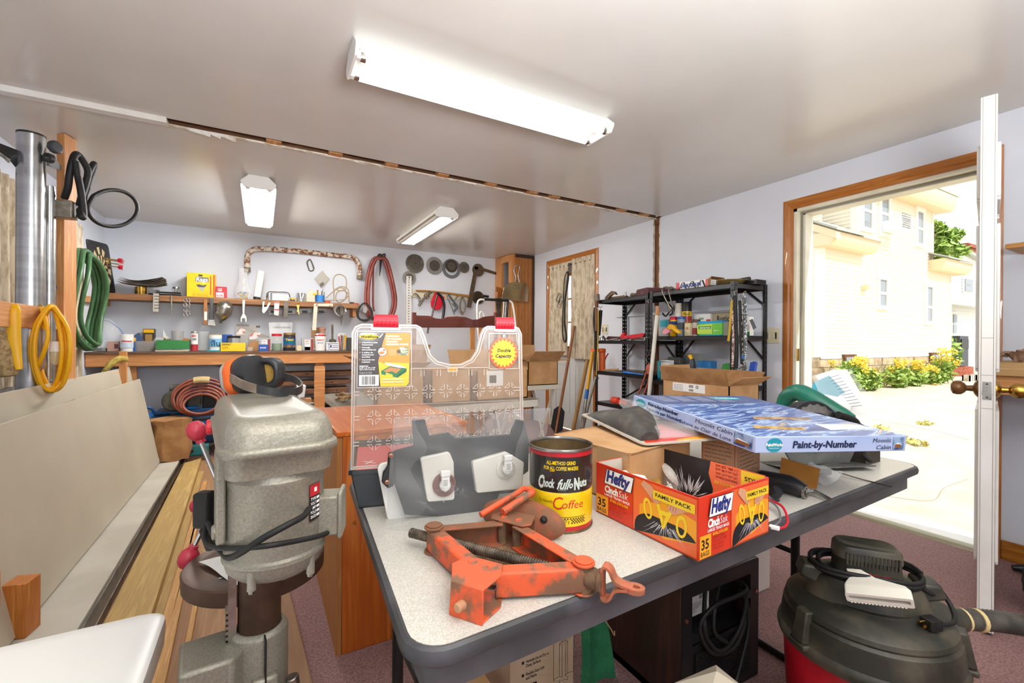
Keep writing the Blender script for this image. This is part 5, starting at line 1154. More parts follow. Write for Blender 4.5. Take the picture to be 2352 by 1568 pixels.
def board(name,lab,pts,z0,z1,m,cat='board',grp=None):
 """flat lumber: four floor plan corners"""
 b=B(m);b.hexa([(x,y,z0)for x,y in pts],[(x,y,z1)for x,y in pts]);return b.out(name,label=lab,cat=cat,group=grp,bevel=.003)
PT=wood('treated_lumber','B99A5E','A88A50','C7A96C',.65,1,'Y',6);GRW=mt('grey_slab','C4BFB2',.6,c2='B6B0A2',sc=2.5,bump=.05);TAN=wood('tan_strip','C89A5C','B5864A','D4A86C',.6,1.2,'Y',7)
BRPLY=wood('brown_sheet','A27B58','8F6A49','B08A66',.7,.5,'Y',4)
board('plywood_sheet','brown plywood sheet lying on the carpet under the lumber',[(-.95,1.3),(.17,1.3),(-.05,5.15),(-.95,5.15)],.001,.012,BRPLY)
board('floor_slab','grey painted plank lying flat against the foot of the stained panel',[(-.80,1.25),(-.575,1.25),(-.635,5.5),(-.805,5.5)],.013,.06,GRW)
tk=T('metal_track','dark metal track between the grey plank and the yellowish board','track',(-.56,3.3,.013))
b=B(mt('track_bronze','6B5D4D',.35,.7));b.hexa([(-.565,1.25,.013),(-.52,1.25,.013),(-.60,5.35,.013),(-.628,5.35,.013)],[(-.565,1.25,.022),(-.52,1.25,.022),(-.60,5.35,.022),(-.628,5.35,.022)])
for f in(0,1):
 x0,x1=(-.567+.043*f,-.628+.026*f);b.hexa([(x0,1.25,.02),(x0+.004,1.25,.02),(x1+.004,5.35,.02),(x1,5.35,.02)],[(x0,1.25,.05),(x0+.004,1.25,.05),(x1+.004,5.35,.05),(x1,5.35,.05)],STEEL)
b.out('rail',tk)
board('lumber_board','yellowish pressure treated board with bark edge marks on the floor',[(-.49,1.25),(-.335,1.25),(-.465,4.88),(-.575,4.76)],.013,.062,PT)
board('lumber_board','second treated board peeking out from under the yellowish one',[(-.40,1.3),(-.305,1.3),(-.42,4.6),(-.50,4.6)],.0125,.013,PT)
for i,(pts,lab)in enumerate((([(-.31,1.2),(-.27,1.2),(-.36,4.2),(-.39,4.2)],'thin pine strip beside the treated board'),([(-.265,1.1),(-.235,1.1),(-.33,3.4),(-.352,3.4)],'thin pine strip second from the treated board'),([(-.225,1.5),(-.205,1.5),(-.26,3.6),(-.278,3.6)],'shortest thin pine strip, third from the treated board'),([(-.17,2.3),(-.15,2.3),(-.21,4.3),(-.225,4.3)],'thin pine strip lying alone by the drill press'))):board('pine_strip',lab,pts,.0125,.032,TAN,'strip','thin pine strips on the brown sheet')
P0=wood('fir_post','C27A36','AD6526','D08C48',.55,1.2,'Z',8)
for pts,z,lab in(([(-.92,2.16),(-.80,2.13),(-.785,2.22),(-.905,2.25)],.325,'taller upright timber offcut beside the stained panel'),([(-.80,2.26),(-.73,2.24),(-.715,2.32),(-.785,2.34)],.255,'shorter upright timber offcut behind the taller one')):
 b=B(P0);b.hexa([(x,y,.061)for x,y in pts],[(x,y,z)for x,y in pts]);b.out('timber_post',label=lab,cat='timber',bevel=.002)
wb=T('storage_bin','white lidded plastic bin in front of the lumber','bin',(-.65,.82,0))
b=B(clear('bin_body','DADAD6',.85,.4));b.loft([[(x,y,z)for x,y in rrect(w,d,.05,4,-.66,.80)]for z,w,d in((0,.86,.72),(.50,.93,.79))]);b.out('tub',wb)
b=B(mt('bin_white','F1F0EA',.35));b.loft([[(x,y,z)for x,y in rrect(w,d,.04,5,-.66,.80)]for z,w,d in((.495,.97,.83),(.53,.975,.835),(.545,.972,.832),(.55,.955,.815),(.547,.90,.76))]);b.out('lid',wb)
M=frame((-.178,.985,.40),(0,1,0),z=(1,0,0));b=B(mt('bin_print','C2C2C0',.5),M);b.text('STORAGE',.04,.2,0,0,.001);
CT=mt('satin_tube','AEB0B2',.25,.95,c2='C4C6C8',sc=2,stretch=(.2,.2,6));ABK=mt('arm_black','232427',.4)
st=T('tool_stand','tall satin metal double tube stand with black arms by the curtains','stand',(-1.1,3.42,0))
b=B(CT);b.cyl((-1.1,3.42,0),(-1.1,3.42,2.235),.058,n=30);b.out('main_tube',st)
b=B(BLACK);b.cyl((-1.1,3.42,2.235),(-1.1,3.42,2.245),.059,n=30);b.out('tube_cap',st)
b=B(CT);b.cyl((-1.06,3.53,0),(-1.06,3.53,2.0),.028,n=22);b.out('rear_tube',st)
def arm2(pts,nm,y,th=.03):
 b=B(ABK);n=V((.93,.37,0));P=[oD(x,yy,d)for x,yy,d in pts];b.loft([P,[p-CF*th for p in P]]);return b.out(nm,st,bevel=.002)
arm2([(0,329,2.3),(60,352,2.42),(75,362,2.46),(66,424,2.46),(54,395,2.44),(30,365,2.38),(0,345,2.3)],'upper_arm',0)
b=B(STEEL);b.cyl(oD(-4,352,2.26),oD(22,368,2.3),.008,n=10);b.tube([oD(5,356,2.25),oD(14,366,2.25),oD(21,373,2.26)],.005,8,3);b.out('arm_bolt',st)
arm2([(104,352,2.48),(124,360,2.52),(141,380,2.58),(141,392,2.58),(104,378,2.48)],'rear_arm',0)
b=B(ABK);b.ring([(x,y)for x,y in rrect(.05,.05,.02,3)],[(x,y)for x,y in rrect(.025,.028,.01,3)],-.012,.012,M=frame(oD(112,363,2.45),CR,y=(0,0,1)));b.out('arm_eye',st)
for px,py,d in((120,338,2.46),(95,633,2.62),(107,658,2.62)):
 b=B(mt('knob_grey','3B3E42',.5));c=oD(px,py,d);M=frame(c,CR,y=(0,0,1))@Matrix.Rotation(PI/2,4,'Y');b.lathe([(.001,-.02),(.014,-.02),(.014,0),(.034,.002),(.036,.026),(.03,.032),(.001,.032)],9,M=M);b.out('clamp_knob',st,bevel=.003)
arm2([(76,588,2.6),(140,592,2.75),(140,600,2.75),(104,608,2.66),(88,625,2.63),(84,640,2.62),(76,640,2.6)],'lower_arm',0)
b=B(ABK);b.tube([oD(84,625,2.6),oD(95,612,2.62),oD(118,604,2.68),oD(138,620,2.74)],.018,10,5);b.out('hose_hook',st)
pst=board('timber_post','upright timber post carrying the junction box and cable',[(-1.07,3.66),(-1.03,3.64),(-1.0,3.74),(-1.04,3.76)],0,2.355,PINEZ,'post');
rl=board('timber_rail','horizontal timber rail holding the yellow cord coil',[(-1.10,2.2),(-1.06,2.2),(-1.05,3.655),(-1.09,3.655)],1.185,1.305,PINEY,'rail')
jb=T('junction_box','steel junction box with a thick black cable screwed to the timber post','junction box',tuple(oX(150,512,-1.0)))
c=oD(151,484,2.62);M=frame(c,CR,y=(0,0,1))
b=B(mt('galvanised','A59F93',.45,.7,c2='8C8578',sc=30),M@Matrix.Rotation(.35,4,'Y'));b.box((-.05,-.05,-.02),(.05,.052,.05));b.out('box',jb,bevel=.006)
b=B(STEEL,M@Matrix.Rotation(.35,4,'Y'));b.box((.052,-.04,-.01),(.062,.04,.035));b.box((.058,-.025,0),(.07,.0,.03));b.box((.058,.008,0),(.07,.03,.03));b.out('receptacle',jb,bevel=.002)
b=B(RUBBER);dc=2.62
b.tube([oD(*p)for p in((148,455,dc-.02),(156,430,dc-.04),(160,400,dc-.05),(168,365,dc-.05),(177,354,dc),(192,372,dc+.04),(202,395,dc+.06),(195,430,dc+.06),(183,470,dc+.02),(188,498,dc),(192,490,dc+.02),(186,440,dc),(178,400,dc-.04),(172,370,dc-.05))],.0175,12,6)
b.tube([oD(*p)for p in((186,495,dc+.02),(190,440,dc+.05),(205,395,dc+.08),(216,376,dc+.12),(210,400,dc+.14),(196,450,dc+.1),(196,480,dc+.08))],.0165,12,6)
rg=[(202+113/2+57*math.cos(t),478+42*math.sin(t))for t in[math.radians(a)for a in range(190,190-352,-16)]]
b.tube([oD(196,470,dc+.06)]+[oD(x,y,dc+.06+.30*((x-200)/115))for x,y in rg]+[oD(197,486,dc+.06)],.0115,12,4);b.out('cable',jb,ang=80)
yc=T('extension_cord','coiled yellow extension cord hanging from the timber rail','extension cord',tuple(oD(118,890,2.5)))
CY=mt('cord_yellow','F2B40C',.4);ry=random.Random(12)
b=B(CY);dd_=2.42
for i in range(9):
 o1,o2=ry.uniform(-9,9),ry.uniform(-12,12);w=ry.uniform(.82,1.05);e=ry.uniform(-.05,.05)
 loop=[]
 for k in range(12):
  t=2*PI*k/12+PI/2;sx=39*w*math.cos(t);ytop=704+ry.uniform(-3,3);yy=800+o2*.4-96*math.sin(t)*(1 if math.sin(t)>0 else.88+.12*w);
  loop.append(oD(117+o1*(.3 if yy<740 else 1)+sx*(.62+.38*min(1,abs(yy-700)/60)),yy,dd_+e+.06*math.cos(t)*(-1)**i))
 b.tube(loop,.0098,8,5,True)
b.tube([oD(96,705,dd_-.05),oD(110,770,dd_-.08),oD(92,830,dd_-.08),oD(80,848,dd_-.05)],.0098,8,6)
b.out('cord_loop',yc,ang=80)
b=B(WHT);c=oD(128,805,dd_-.02);b.lathe([(.001,.05),(.02,.048),(.026,.02),(.026,-.005),(.024,-.006)],18,M=Matrix.Translation(c));b.out('plug_body',yc)
b=B(clear('plug_clear','F2E7B0',.35,.1));b.lathe([(.024,-.006),(.026,-.02),(.022,-.06),(.012,-.075),(.001,-.075)],18,M=Matrix.Translation(c));b.out('plug_cover',yc)
br=T('fleece_brush','yellow handled fleece dusting brush hanging from the rail','brush',tuple(oD(25,865,2.2)))
b=B(YELLOW);b.tube([oD(*p)for p in((12,706,2.2),(22,704,2.18),(30,712,2.17),(32,760,2.17),(36,800,2.17),(44,848,2.17))],[.018,.022,.026,.024,.02,.012],10,5,flat=.5);b.out('handle',br)
b=B(mt('fleece','B49A70',.95,c2='8F7650',sc=60,bump=.9,bs=90));P=crv([oD(0,770,2.17),oD(10,800,2.17),(oD(20,860,2.17))],6);b.tube([oD(-4,762,2.17),oD(4,790,2.17),oD(12,830,2.17),oD(18,864,2.17)],[.02,.052,.058,.05,.03],16,5);b.out('fleece_head',br)
CUR=mt('curtain_cloth','CBBFA8',.95,c2='A7987F',sc=26,lo=.44,hi=.6,stretch=(1,1,.35),bump=.4,bs=90)
def curtain(x,y0,y1,z0,z1,lab,folds=6,amp=.03,m=None):
 t=T('curtain',lab,'curtain',(x,(y0+y1)/2,z0),'woven curtains');t['group']='woven curtains'
 b=B(m or CUR);n=folds*8
 b.sheet(lambda u,v:(x+amp*math.sin(u*folds*2*PI+.8*math.sin(3*v))*(.55+.45*(1-v)),y0+(y1-y0)*(u+.03*(1-v)*math.sin(5*u)),z0+(z1-z0)*v),n,10,th=.003);b.out('cloth',t,ang=80)
curtain(XL+.07,3.55,4.16,.84,2.10,'woven curtain at the window side closest to the brush')
curtain(XL+.07,4.48,5.08,.80,2.08,'woven curtain behind the timber post')
b=B(DSTEEL);b.cyl((XL+.05,3.5,2.07),(XL+.05,5.15,2.07),.008,n=10);b.out('curtain_rod',label='dark curtain rod over the window behind the tube stand',cat='curtain rod')
gh=T('garden_hose','green hose coil hanging on the wall behind the timber post','hose',(XL+.1,4.98,1.0));GH=mt('hose_green','355B33',.4,c2='46704A',sc=6)
b=B(GH);rh=random.Random(5)
for i in range(4):
 a,c_=.30+rh.uniform(-.04,.03),.36+rh.uniform(-.04,.04);b.tube([(XL+.13+.03*i+.02*math.sin(3*t),4.80+a*math.cos(t)*1.05,1.44+c_*math.sin(t))for t in[2*PI*k/14 for k in range(14)]],.017,10,4,True)
b.out('hose_loop',gh,ang=80)
b=B(PINEZ);b.box((-1.0,4.70,.06),(-.955,4.74,1.03));b.out('wood_stake',label='small square wooden stake behind the leaning panels',cat='stake')
b=B(mt('straw_cloth','B5A04E',.8,c2='96833A',sc=30));b.tube([oY(236,858,4.6),oY(255,835,4.64),oY(275,824,4.68),oY(291,826,4.72)],[.012,.026,.026,.02],10,5);b.tube([oY(240,850,4.6),oY(262,827,4.64),oY(285,820,4.69)],.014,8,4);b.out('webbing_strap',label='yellow green webbing strap wound on the wooden stake',cat='strap')
VX,VY=1.43,.587
VBK=mt('vac_black','26261F',.5,c2='6A6250',sc=6,lo=.42,hi=.78,bump=.06,bs=40);VRD=mt('vac_red','BE1226',.35,c2='A80F20',sc=5,coat=.3)
VM=Matrix.Translation((VX,VY,0))@Matrix.Rotation(math.atan2(-.78,.62),4,'Z')
vc=T('shop_vacuum','red and black shop vacuum with coiled cord before the open door','vacuum',(VX,VY,0))
b=B(VRD,VM);b.lathe([(.001,.05),(.165,.05),(.178,.06),(.190,.30),(.192,.325),(.001,.325)],48);b.out('tank',vc)
b=B(VBK,VM);b.lathe([(.193,.318),(.202,.322),(.205,.335),(.203,.345),(.197,.352),(.190,.405),(.183,.412),(.186,.418),(.183,.428),(.170,.438),(.120,.452),(.112,.458),(.001,.458)],48);b.out('lid',vc,ang=30)
b=B(VBK,VM)
def el(z,a,c):return[(a*math.cos(2*PI*k/40),c*math.sin(2*PI*k/40),z)for k in range(40)]
b.loft([el(.440,.142,.104),el(.458,.138,.100),el(.50,.124,.088),el(.510,.116,.082),el(.514,.08,.05)]);b.out('motor_housing',vc,ang=30)
for s in(-1,1):
 b=B(VBK,VM);b.hexa([(s*.10,-.034,.470),(s*.160,-.034,.490),(s*.160,.034,.490),(s*.10,.034,.470)],[(s*.10,-.034,.522),(s*.150,-.030,.524),(s*.150,.030,.524),(s*.10,.034,.522)]);b.out('cord_hook',vc,bevel=.008,bseg=3)
b=B(VBK,VM)
rr_=lambda z,w,d,r:[(x,y,z)for x,y in rrect(w,d,r,5)]
b.loft([rr_(.505,.150,.096,.03),rr_(.560,.142,.090,.03)]);b.out('motor_neck',vc)
b=B(VBK,VM);b.loft([rr_(.560,.150,.096,.032),rr_(.585,.146,.094,.032),rr_(.592,.136,.086,.03),rr_(.594,.118,.068,.024),rr_(.592,.11,.06,.02)]);b.out('handle_cap',vc,ang=40)
for i in range(15):
 for s in(-1,1):
  b=B(VBK,VM);x=-.056+.008*i;b.box((x,s*.046-.0035,.548),(x+.0045,s*.046+.0035,.578));b.out('cooling_rib',vc)
b=B(INKR,VM);b.text('shop vac',.009,.05,-.01,0,0,INKR,M=frame((.0,-.0475,.525),(1,0,0),y=(0,0,1)),bold=.03);b.rect(-.045,.0,.022,.014,0,mt('grey_label','8A8D90',.5),M=frame((.0,-.0475,.525),(1,0,0),y=(0,0,1)));b.out('lettering',vc)
b=B(RUBBER,VM);pc_=[]
for k in range(60):
 t=2*PI*k/15;g=k/60;pc_.append(((.118+.01*math.sin(t*.5))*math.cos(t),(.078+.008*g)*math.sin(t),.522+.018*(1-g)+.004*math.sin(3*t)-.004))
b.tube(pc_,.0055,8,2);b.tube([pc_[-1],(.13,-.03,.50),(.155,-.005,.50),(.172,-.02,.47),(.160,-.06,.455),(.13,-.085,.455),(.115,-.092,.458)],.0055,8,6);b.out('power_cable',vc,ang=80)
b=B(RUBBER,VM@Matrix.Translation((.105,-.098,.458))@Matrix.Rotation(math.radians(212),4,'Z'));b.box((-.012,-.014,-.01),(.022,.014,.014))
for i in range(5):b.box((-.010+i*.005,-.0148,-.011),(-.008+i*.005,.0148,.0148))
b.out('plug',vc,bevel=.003);
for y,m in((-.007,BRASS),(.007,BRASS)):
 b=B(m,VM@Matrix.Translation((.105,-.098,.458))@Matrix.Rotation(math.radians(212),4,'Z'));b.box((.022,y-.001,-.002),(.037,y+.001,.005));b.out('prong',vc)
b=B(BRASS,VM@Matrix.Translation((.105,-.098,.458))@Matrix.Rotation(math.radians(212),4,'Z'));b.cyl((.022,0,.009),(.04,0,.009),.0024,n=10);b.out('prong',vc)
for az in(-66,160):
 a=math.radians(az);b=B(VBK,Matrix.Translation((VX,VY,0))@Matrix.Rotation(a,4,'Z'));b.hexa([(.186,-.024,.352),(.212,-.02,.352),(.212,.02,.352),(.186,.024,.352)],[(.175,-.02,.432),(.196,-.017,.432),(.196,.017,.432),(.175,.02,.432)]);b.box((.186,-.028,.338),(.214,.028,.352));b.out('latch',vc,bevel=.004)
hp_=V((VX,VY,0))+V((.87,-.49,0))*.185;hd=V((.87,-.49,-.04)).normalized()
b=B(VBK,frame((hp_.x,hp_.y,.392),hd,z=(0,0,1))@Matrix(((0,0,1,0),(1,0,0,0),(0,1,0,0),(0,0,0,1))));b.lathe([(.048,-.02),(.05,.008),(.044,.014),(.044,.022),(.034,.026),(.034,.05),(.029,.052),(.029,.075),(.001,.075)],30);b.out('hose_port',vc)
b=B(mt('vac_hose','3A3833',.5,c2='57524A',sc=16));h0=V((hp_.x,hp_.y,.392))+hd*.07;pts=crv([h0,h0+hd*.10,h0+hd*.22+V((0,0,-.02)),h0+hd*.36+V((0,.0,-.08)),h0+hd*.5+V((.02,-.05,-.2)),h0+hd*.55+V((.02,-.15,-.30))],22)
rs=[.027 if i%2 else.0235 for i in range(len(pts))];b.tube(pts,rs,16,0);b.out('hose',vc,ang=80)
b=B(mt('masking_tape','D9C28A',.8));b.tube([h0+hd*.0,h0+hd*.012],.0285,16,0);b.tube([h0+hd*.045,h0+hd*.055],.0285,16,0);b.out('tape',vc)
for a in(20,110,200,290):
 b=B(BLACK,Matrix.Translation((VX,VY,0))@Matrix.Rotation(math.radians(a),4,'Z'));b.hexa([(.14,-.04,0),(.235,-.035,0),(.235,.035,0),(.14,.04,0)],[(.14,-.04,.055),(.21,-.03,.045),(.21,.03,.045),(.14,.04,.055)]);b.out('caster_foot',vc,bevel=.006)
nz=T('crevice_nozzle','white plastic vacuum nozzle lying on the black lid','nozzle',(1.36,.50,.46))
nd=(V((.93,-.36,0))).normalized();NM=frame(oD(1942,1362,1.135),oD(2098,1378,1.055)-oD(1942,1362,1.135),z=(-.25,-.3,1));nl=(oD(2098,1378,1.055)-oD(1942,1362,1.135)).length
NZW=mt('nozzle_white','E6E0D2',.5)
b=B(NZW,NM);ho,hi_=rrect(nl,.026,.005,3,nl/2,0),rrect(nl-.012,.012,.003,3,nl/2,0)
Q=Matrix(((1,0,0,0),(0,0,1,0),(0,1,0,0),(0,0,0,1)))
b.ring(ho,hi_,-.012,.018,M=Q);b.prism(hi_,.006,.017,CARDD,M=Q);b.loft([[(x,.018,z)for x,z in ho],[(x*.92+.003,.030,z*.9)for x,z in ho],[(nl*.10+x*.42,.05,z*.75)for x,z in ho],[(nl*.05+x*.25,.075,z*.8)for x,z in ho]])
for i in range(16):b.box((.008+i*(nl-.02)/16,-.0135,-.0145),(.012+i*(nl-.02)/16,.012,-.0125))
b.out('mouth',nz)
ESP=wood('espresso_wood','3D211A','2F1812','4A2A20',.45,.8,'Z',6,.2,.02)
ht=T('infrared_heater','dark wood cabinet heater under the table, its cord coiled in back','heater',(1.3,1.15,0))
hx0,hx1,hy0,hy1,hz=1.108,1.49,.925,1.37,.40
b=B(ESP);b.box((hx0,hy0,.0),(hx0+.022,hy1,hz-.02));b.box((hx1-.022,hy0,.0),(hx1,hy1,hz-.02));b.box((hx0,hy1-.02,0),(hx1,hy1,hz-.02));b.box((hx0-.002,hy0-.002,hz-.022),(hx1+.002,hy1+.002,hz));b.box((hx0,hy0,0),(hx1,hy1,.03));b.out('cabinet',ht,bevel=.004)
b=B(BLACK);b.ring([(hx0+.001,.001),(hx1-.001,.001),(hx1-.001,hz-.004),(hx0+.001,hz-.004)],[(hx0+.045,.20),(hx1-.045,.20),(hx1-.045,hz-.045),(hx0+.045,hz-.045)],0,.008,M=Matrix(((1,0,0,0),(0,0,1,hy0-.004),(0,1,0,0),(0,0,0,1))));b.box((hx0+.03,hy0+.075,.19),(hx1-.03,hy0+.085,hz-.03));b.box((hx0+.03,hy0,.185),(hx1-.03,hy0+.08,.2));b.out('back_panel',ht)
b=B(mt('grille_black','151516',.5));
b.box((hx0+.055,hy0-.010,.035),(hx1-.05,hy0-.003,.178))
for r_ in range(12):
 for c_ in range(5):x=hx0+.062+c_*.053+(.012 if r_%2 else 0);b.box((x,hy0-.0125,.044+r_*.0108),(x+.042,hy0-.009,.049+r_*.0108))
b.out('vent_grille',ht)
M=frame((hx0+.125,hy0+.0735,.225),(1,0,0),y=(0,0,1));b=B(PAPER,M);b.rect(0,0,.10,.125,.0004,PAPER)
for i,(y,w)in enumerate(((.115,.07),(.108,.075),(.078,.05),(.071,.06),(.04,.06),(.034,.05),(.028,.065),(.022,.04),(.012,.03))):b.text(('WARNING HIGH TEMPERATURE','KEEP AWAY FROM DRAPES','Rated input 120 V','Use only on AC supply','Manufactured for indoor use','Do not immerse in water','Refer to the instruction manual','Made in China','Serial')[i],.0038,w,.008,y,.0007,INKR if i<2 else INK)
for x in(.006,.07):b.poly([(x,.088),(x+.018,.088),(x+.009,.103)],.0007,INKY);b.text('!',.007,.002,x+.008,.091,.001,INK)
r2=random.Random(9);x=.05
while x<.09:w_=r2.choice((.0005,.001,.0014));b.rect(x,.05,w_,.014,.0007,INK);x+=w_+r2.choice((.0005,.001))
b.ring(circ(.0075,18,.085,.014),circ(.0066,18,.085,.014),.0006,.0008,INK);b.text('UL',.006,.006,.082,.011,.0008,INK);b.out('rating_label',ht)
b=B(RUBBER);yb=hy0-.012
b.tube([(hx1-.075,hy0+.05,.335),(hx1-.085,yb,.325),(hx1-.14,yb-.012,.318),(hx0+.12,yb-.01,.315),(hx0+.07,yb,.26),(hx0+.10,yb-.015,.185),(hx0+.19,yb-.02,.16),(hx1-.11,yb-.01,.20),(hx1-.085,yb,.27),(hx1-.11,yb,.32)],.0065,10,6)
b.tube([(hx0+.15,hy0+.03,.345),(hx0+.09,yb,.29),(hx0+.085,yb-.014,.23),(hx0+.14,yb-.02,.175),(hx0+.22,yb-.015,.19),(hx1-.1,yb-.008,.25),(hx1-.088,yb-.004,.33)],.0065,10,6)
b.tube([(hx0+.22,hy0+.03,.345),(hx0+.14,yb,.30),(hx0+.125,yb-.01,.235),(hx0+.175,yb-.018,.19)],.0065,10,6)
b.tube([(hx1-.09,yb,.305),(hx1-.095,yb-.02,.22),(hx1-.15,yb-.03,.12),(hx1-.21,yb-.04,.04),(hx1-.24,yb-.06,.012)],.006,10,6)
b.bar((hx1-.10,yb,.305),(hx1-.06,yb+.01,.298),.03,.02,(0,0,1));b.out('power_cable',ht,ang=80)
for x in(hx0+.018,hx1-.018):
 b=B(mt('copper_screw','A8765A',.35,.8));b.cyl((x,hy0-.008,.29),(x,hy0-.004,.29),.006,n=14);b.out('screw',ht)
def boxprint(name,lab,x0,x1,y0,y1,z0,z1,m,cat='box'):
 t=T(name,lab,cat,((x0+x1)/2,(y0+y1)/2,z0));b=B(m);b.box((x0,y0,z0),(x1,y1,z1));b.out('carton',t,bevel=.003);return t
pl_=mt('printed_carton_cream','CDB496',.8,c2='C3A888',sc=6)
cx0,cx1,cy0=.665,.905,1.185
t=boxprint('cartridge_carton','kraft cartridge carton printed 2172 under the table corner',cx0,cx1,cy0,1.43,.0,.215,pl_)
M=frame((cx0,cy0-.0008,0),(1,0,0),y=(0,0,1));b=B(INK,M);w=cx1-cx0
for i,(s,ww)in enumerate((('Versatile-Use on Dry or',.085),('Damp Surfaces',.055),('Flexible-Stays Soft',.068),('and Pliable',.04))):b.text(s,.0095,ww,.055,(.137,.124,.098,.085)[i],.0005,INK,bold=.01)
for y in(.137,.098):b.rect(.04,y,.008,.009,.0005,INK)
b.text('2172',.017,.042,.055,.05,.0005,INK,bold=.05);b.text('2172-9-66',.008,.04,.055,.037,.0005,INK,bold=.03);b.text('12-10 OZ. Cartridges',.008,.078,.055,.023,.0005,INK,bold=.03)
for x0 in(.158,.205,.18):
 dz=-.012 if x0==.18 else 0
 for u in(0,.033):b.rect(x0-.0+u,.045+dz*1.3,.0012,.125,.0007,INK)
 for y in(.045+dz*1.3,.17+dz*1.3):b.poly([(x0+.0165+.017*math.cos(k*PI/8),y+.005*math.sin(k*PI/8))for k in range(16)],.0005,INK);b.poly([(x0+.0165+.0155*math.cos(k*PI/8),y+.004*math.sin(k*PI/8))for k in range(16)],.0008,pl_)
for i in range(14):b.rect(.01+i*.016,.008,.009,.002,.0005,INK)
b.out('lettering',t)
b=B(mt('carton_tape_brown','B07C42',.6));b.box((cx0+.03,cy0-.002,.188),(cx1+.002,cy0-.0005,.2165));b.box((cx0+.03,cy0-.002,.2152),(cx1+.002,1.43,.2168));b.out('tape',t)
b=B(mt('green_fabric','2F7F52',.85,c2='27704A',sc=30,bump=.3,bs=200));g=T('fabric_bag','green fabric bag standing between the cartridge carton and heater','bag',(.98,1.15,0))
b.sheet(lambda u,v:(.925+.10*u+.015*math.sin(3*v+2*u),1.13+.02*math.sin(PI*u)+.03*v,.012+.30*v),10,10,th=.03);b.out('cloth',g,ang=70)
b=B(mt('cord_tan','B99A62',.8));b.tube([(.96,1.105,.25),(.975,1.085,.22),(.985,1.08,.20),(.99,1.085,.21)],.002,6,4);b.out('drawstring',g)
t=boxprint('lime_carton','lime green printed box between the table legs',.395,.425,1.10,1.25,.0,.16,mt('lime_card','A5C93A',.5,c2='F0D54A',sc=12))
t=boxprint('small_carton','small plain brown carton behind the lime green box',.46,.60,1.18,1.32,0,.12,CARD)
fp=T('folded_carton','cream folded carton corner standing before the heater cabinet','carton',(1.02,.62,0));b=B(mt('cream_card','D8CDB6',.8));ap=oD(1646,1542,1.05)
b.loft([[(ap.x-.09,ap.y-.05,0),(ap.x+.09,ap.y-.07,0),(ap.x+.10,ap.y+.08,0),(ap.x-.08,ap.y+.09,0)],[(ap.x-.08,ap.y-.03,ap.z-.05),(ap.x+.07,ap.y-.05,ap.z-.05),(ap.x+.08,ap.y+.06,ap.z-.05),(ap.x-.07,ap.y+.07,ap.z-.05)],[(ap.x-.002,ap.y,ap.z),(ap.x+.002,ap.y,ap.z),(ap.x+.002,ap.y+.002,ap.z),(ap.x-.002,ap.y+.002,ap.z)]]);b.out('carton',fp)
stl=T('step_stool','white painted wooden stool with arched end behind the heater','stool',(1.9,1.25,0));SW=mt('stool_white','E4DDD6',.5)
for y in(1.22,1.56):
 b=B(SW);xs0,xs1=1.76,2.06;ar=[(xs1-.055+.05*math.cos(t*PI/8)*-1 if 0 else 1.91+.05*math.cos(PI*t/8),.10+.06*math.sin(PI*t/8))for t in range(9)]
 b.prism([(xs0,0),(1.86,0)]+[(2*1.91-x,z)for x,z in ar]+[(1.96,0),(xs1,0),(xs1,.36),(xs0,.36)],0,.018,M=Matrix(((1,0,0,0),(0,0,1,y),(0,1,0,0),(0,0,0,1))));b.out('end_panel',stl,bevel=.003)
b=B(SW);b.box((1.74,1.18,.36),(2.08,1.60,.38));b.out('seat',stl,bevel=.004)
for x,z in((1.80,.30),(2.0,.30),(2.0,.22)):
 b=B(SW);b.cyl((x,1.213,z),(x,1.222,z),.009,.007,12);b.out('peg_cap',stl)
wbn=T('workbench','pine workbench along the wall beyond the open white door','workbench',(3.25,.1,0));BCH=wood('bench_pine','CBA877','B8925F','D6B688',.6,1,'Y',6)
b=B(BCH);b.box((3.02,-1.4,.985),(3.42,.775,1.05));b.out('top',wbn,bevel=.004);b=B(PINEY);b.box((3.05,-1.4,.895),(3.09,.76,.984));b.out('apron',wbn,bevel=.003)
for y in(-1.3,-.2):b=B(PINEZ);b.box((3.30,y,0),(3.39,y+.09,.984));b.out('leg',wbn,bevel=.003)
b=B(mt('dried_leaf','A88A70',.9,c2='8A6B55',sc=20));p=oX(2338,812,3.1);p.z=1.05
for k in range(7):a=k*.9;b.sheet(lambda u,v:(p.x+(.07*u)*math.cos(a)+.02*(v-.5)*math.sin(a),p.y+(.07*u)*math.sin(a)+.03*(v-.5),1.052+.03*math.sin(PI*u*.9)+.01*k*u),6,2,th=.001)
b.out('crumpled_rag',label='small crumpled tan rag on the pine workbench',cat='rag')
ws=T('wall_shelf','small wooden wall shelf above the workbench beside the door','shelf',(3.3,.3,1.6));b=B(wood('shelf_oak','C08A4A','AB7638','CC9A5C',.5,1,'Y',6));b.box((3.17,-.8,1.598),(3.425,.735,1.622));b.out('board',ws,bevel=.003)
for y in(-.5,.6):b=B(DSTEEL);b.box((3.40,y,1.42),(3.425,y+.02,1.598));b.box((3.22,y,1.585),(3.425,y+.02,1.598));b.out('bracket',ws)
wl=T('wheel','black treaded rubber wheel standing on the carpet by the bench','wheel',(2.80,.50,0));b=B(mt('tyre','1C1B1A',.8,bump=.8,bs=60));WM=frame((2.86,.47,.16),(.80,-.6,0),y=(0,0,1))
pts=[]
b.loft([[((.115+.045*math.cos(2*PI*k/12))*math.cos(2*PI*i/40),(.115+.045*math.cos(2*PI*k/12))*math.sin(2*PI*i/40),.045*math.sin(2*PI*k/12))for k in range(12)]for i in range(40)],None,False,True)if 0 else None
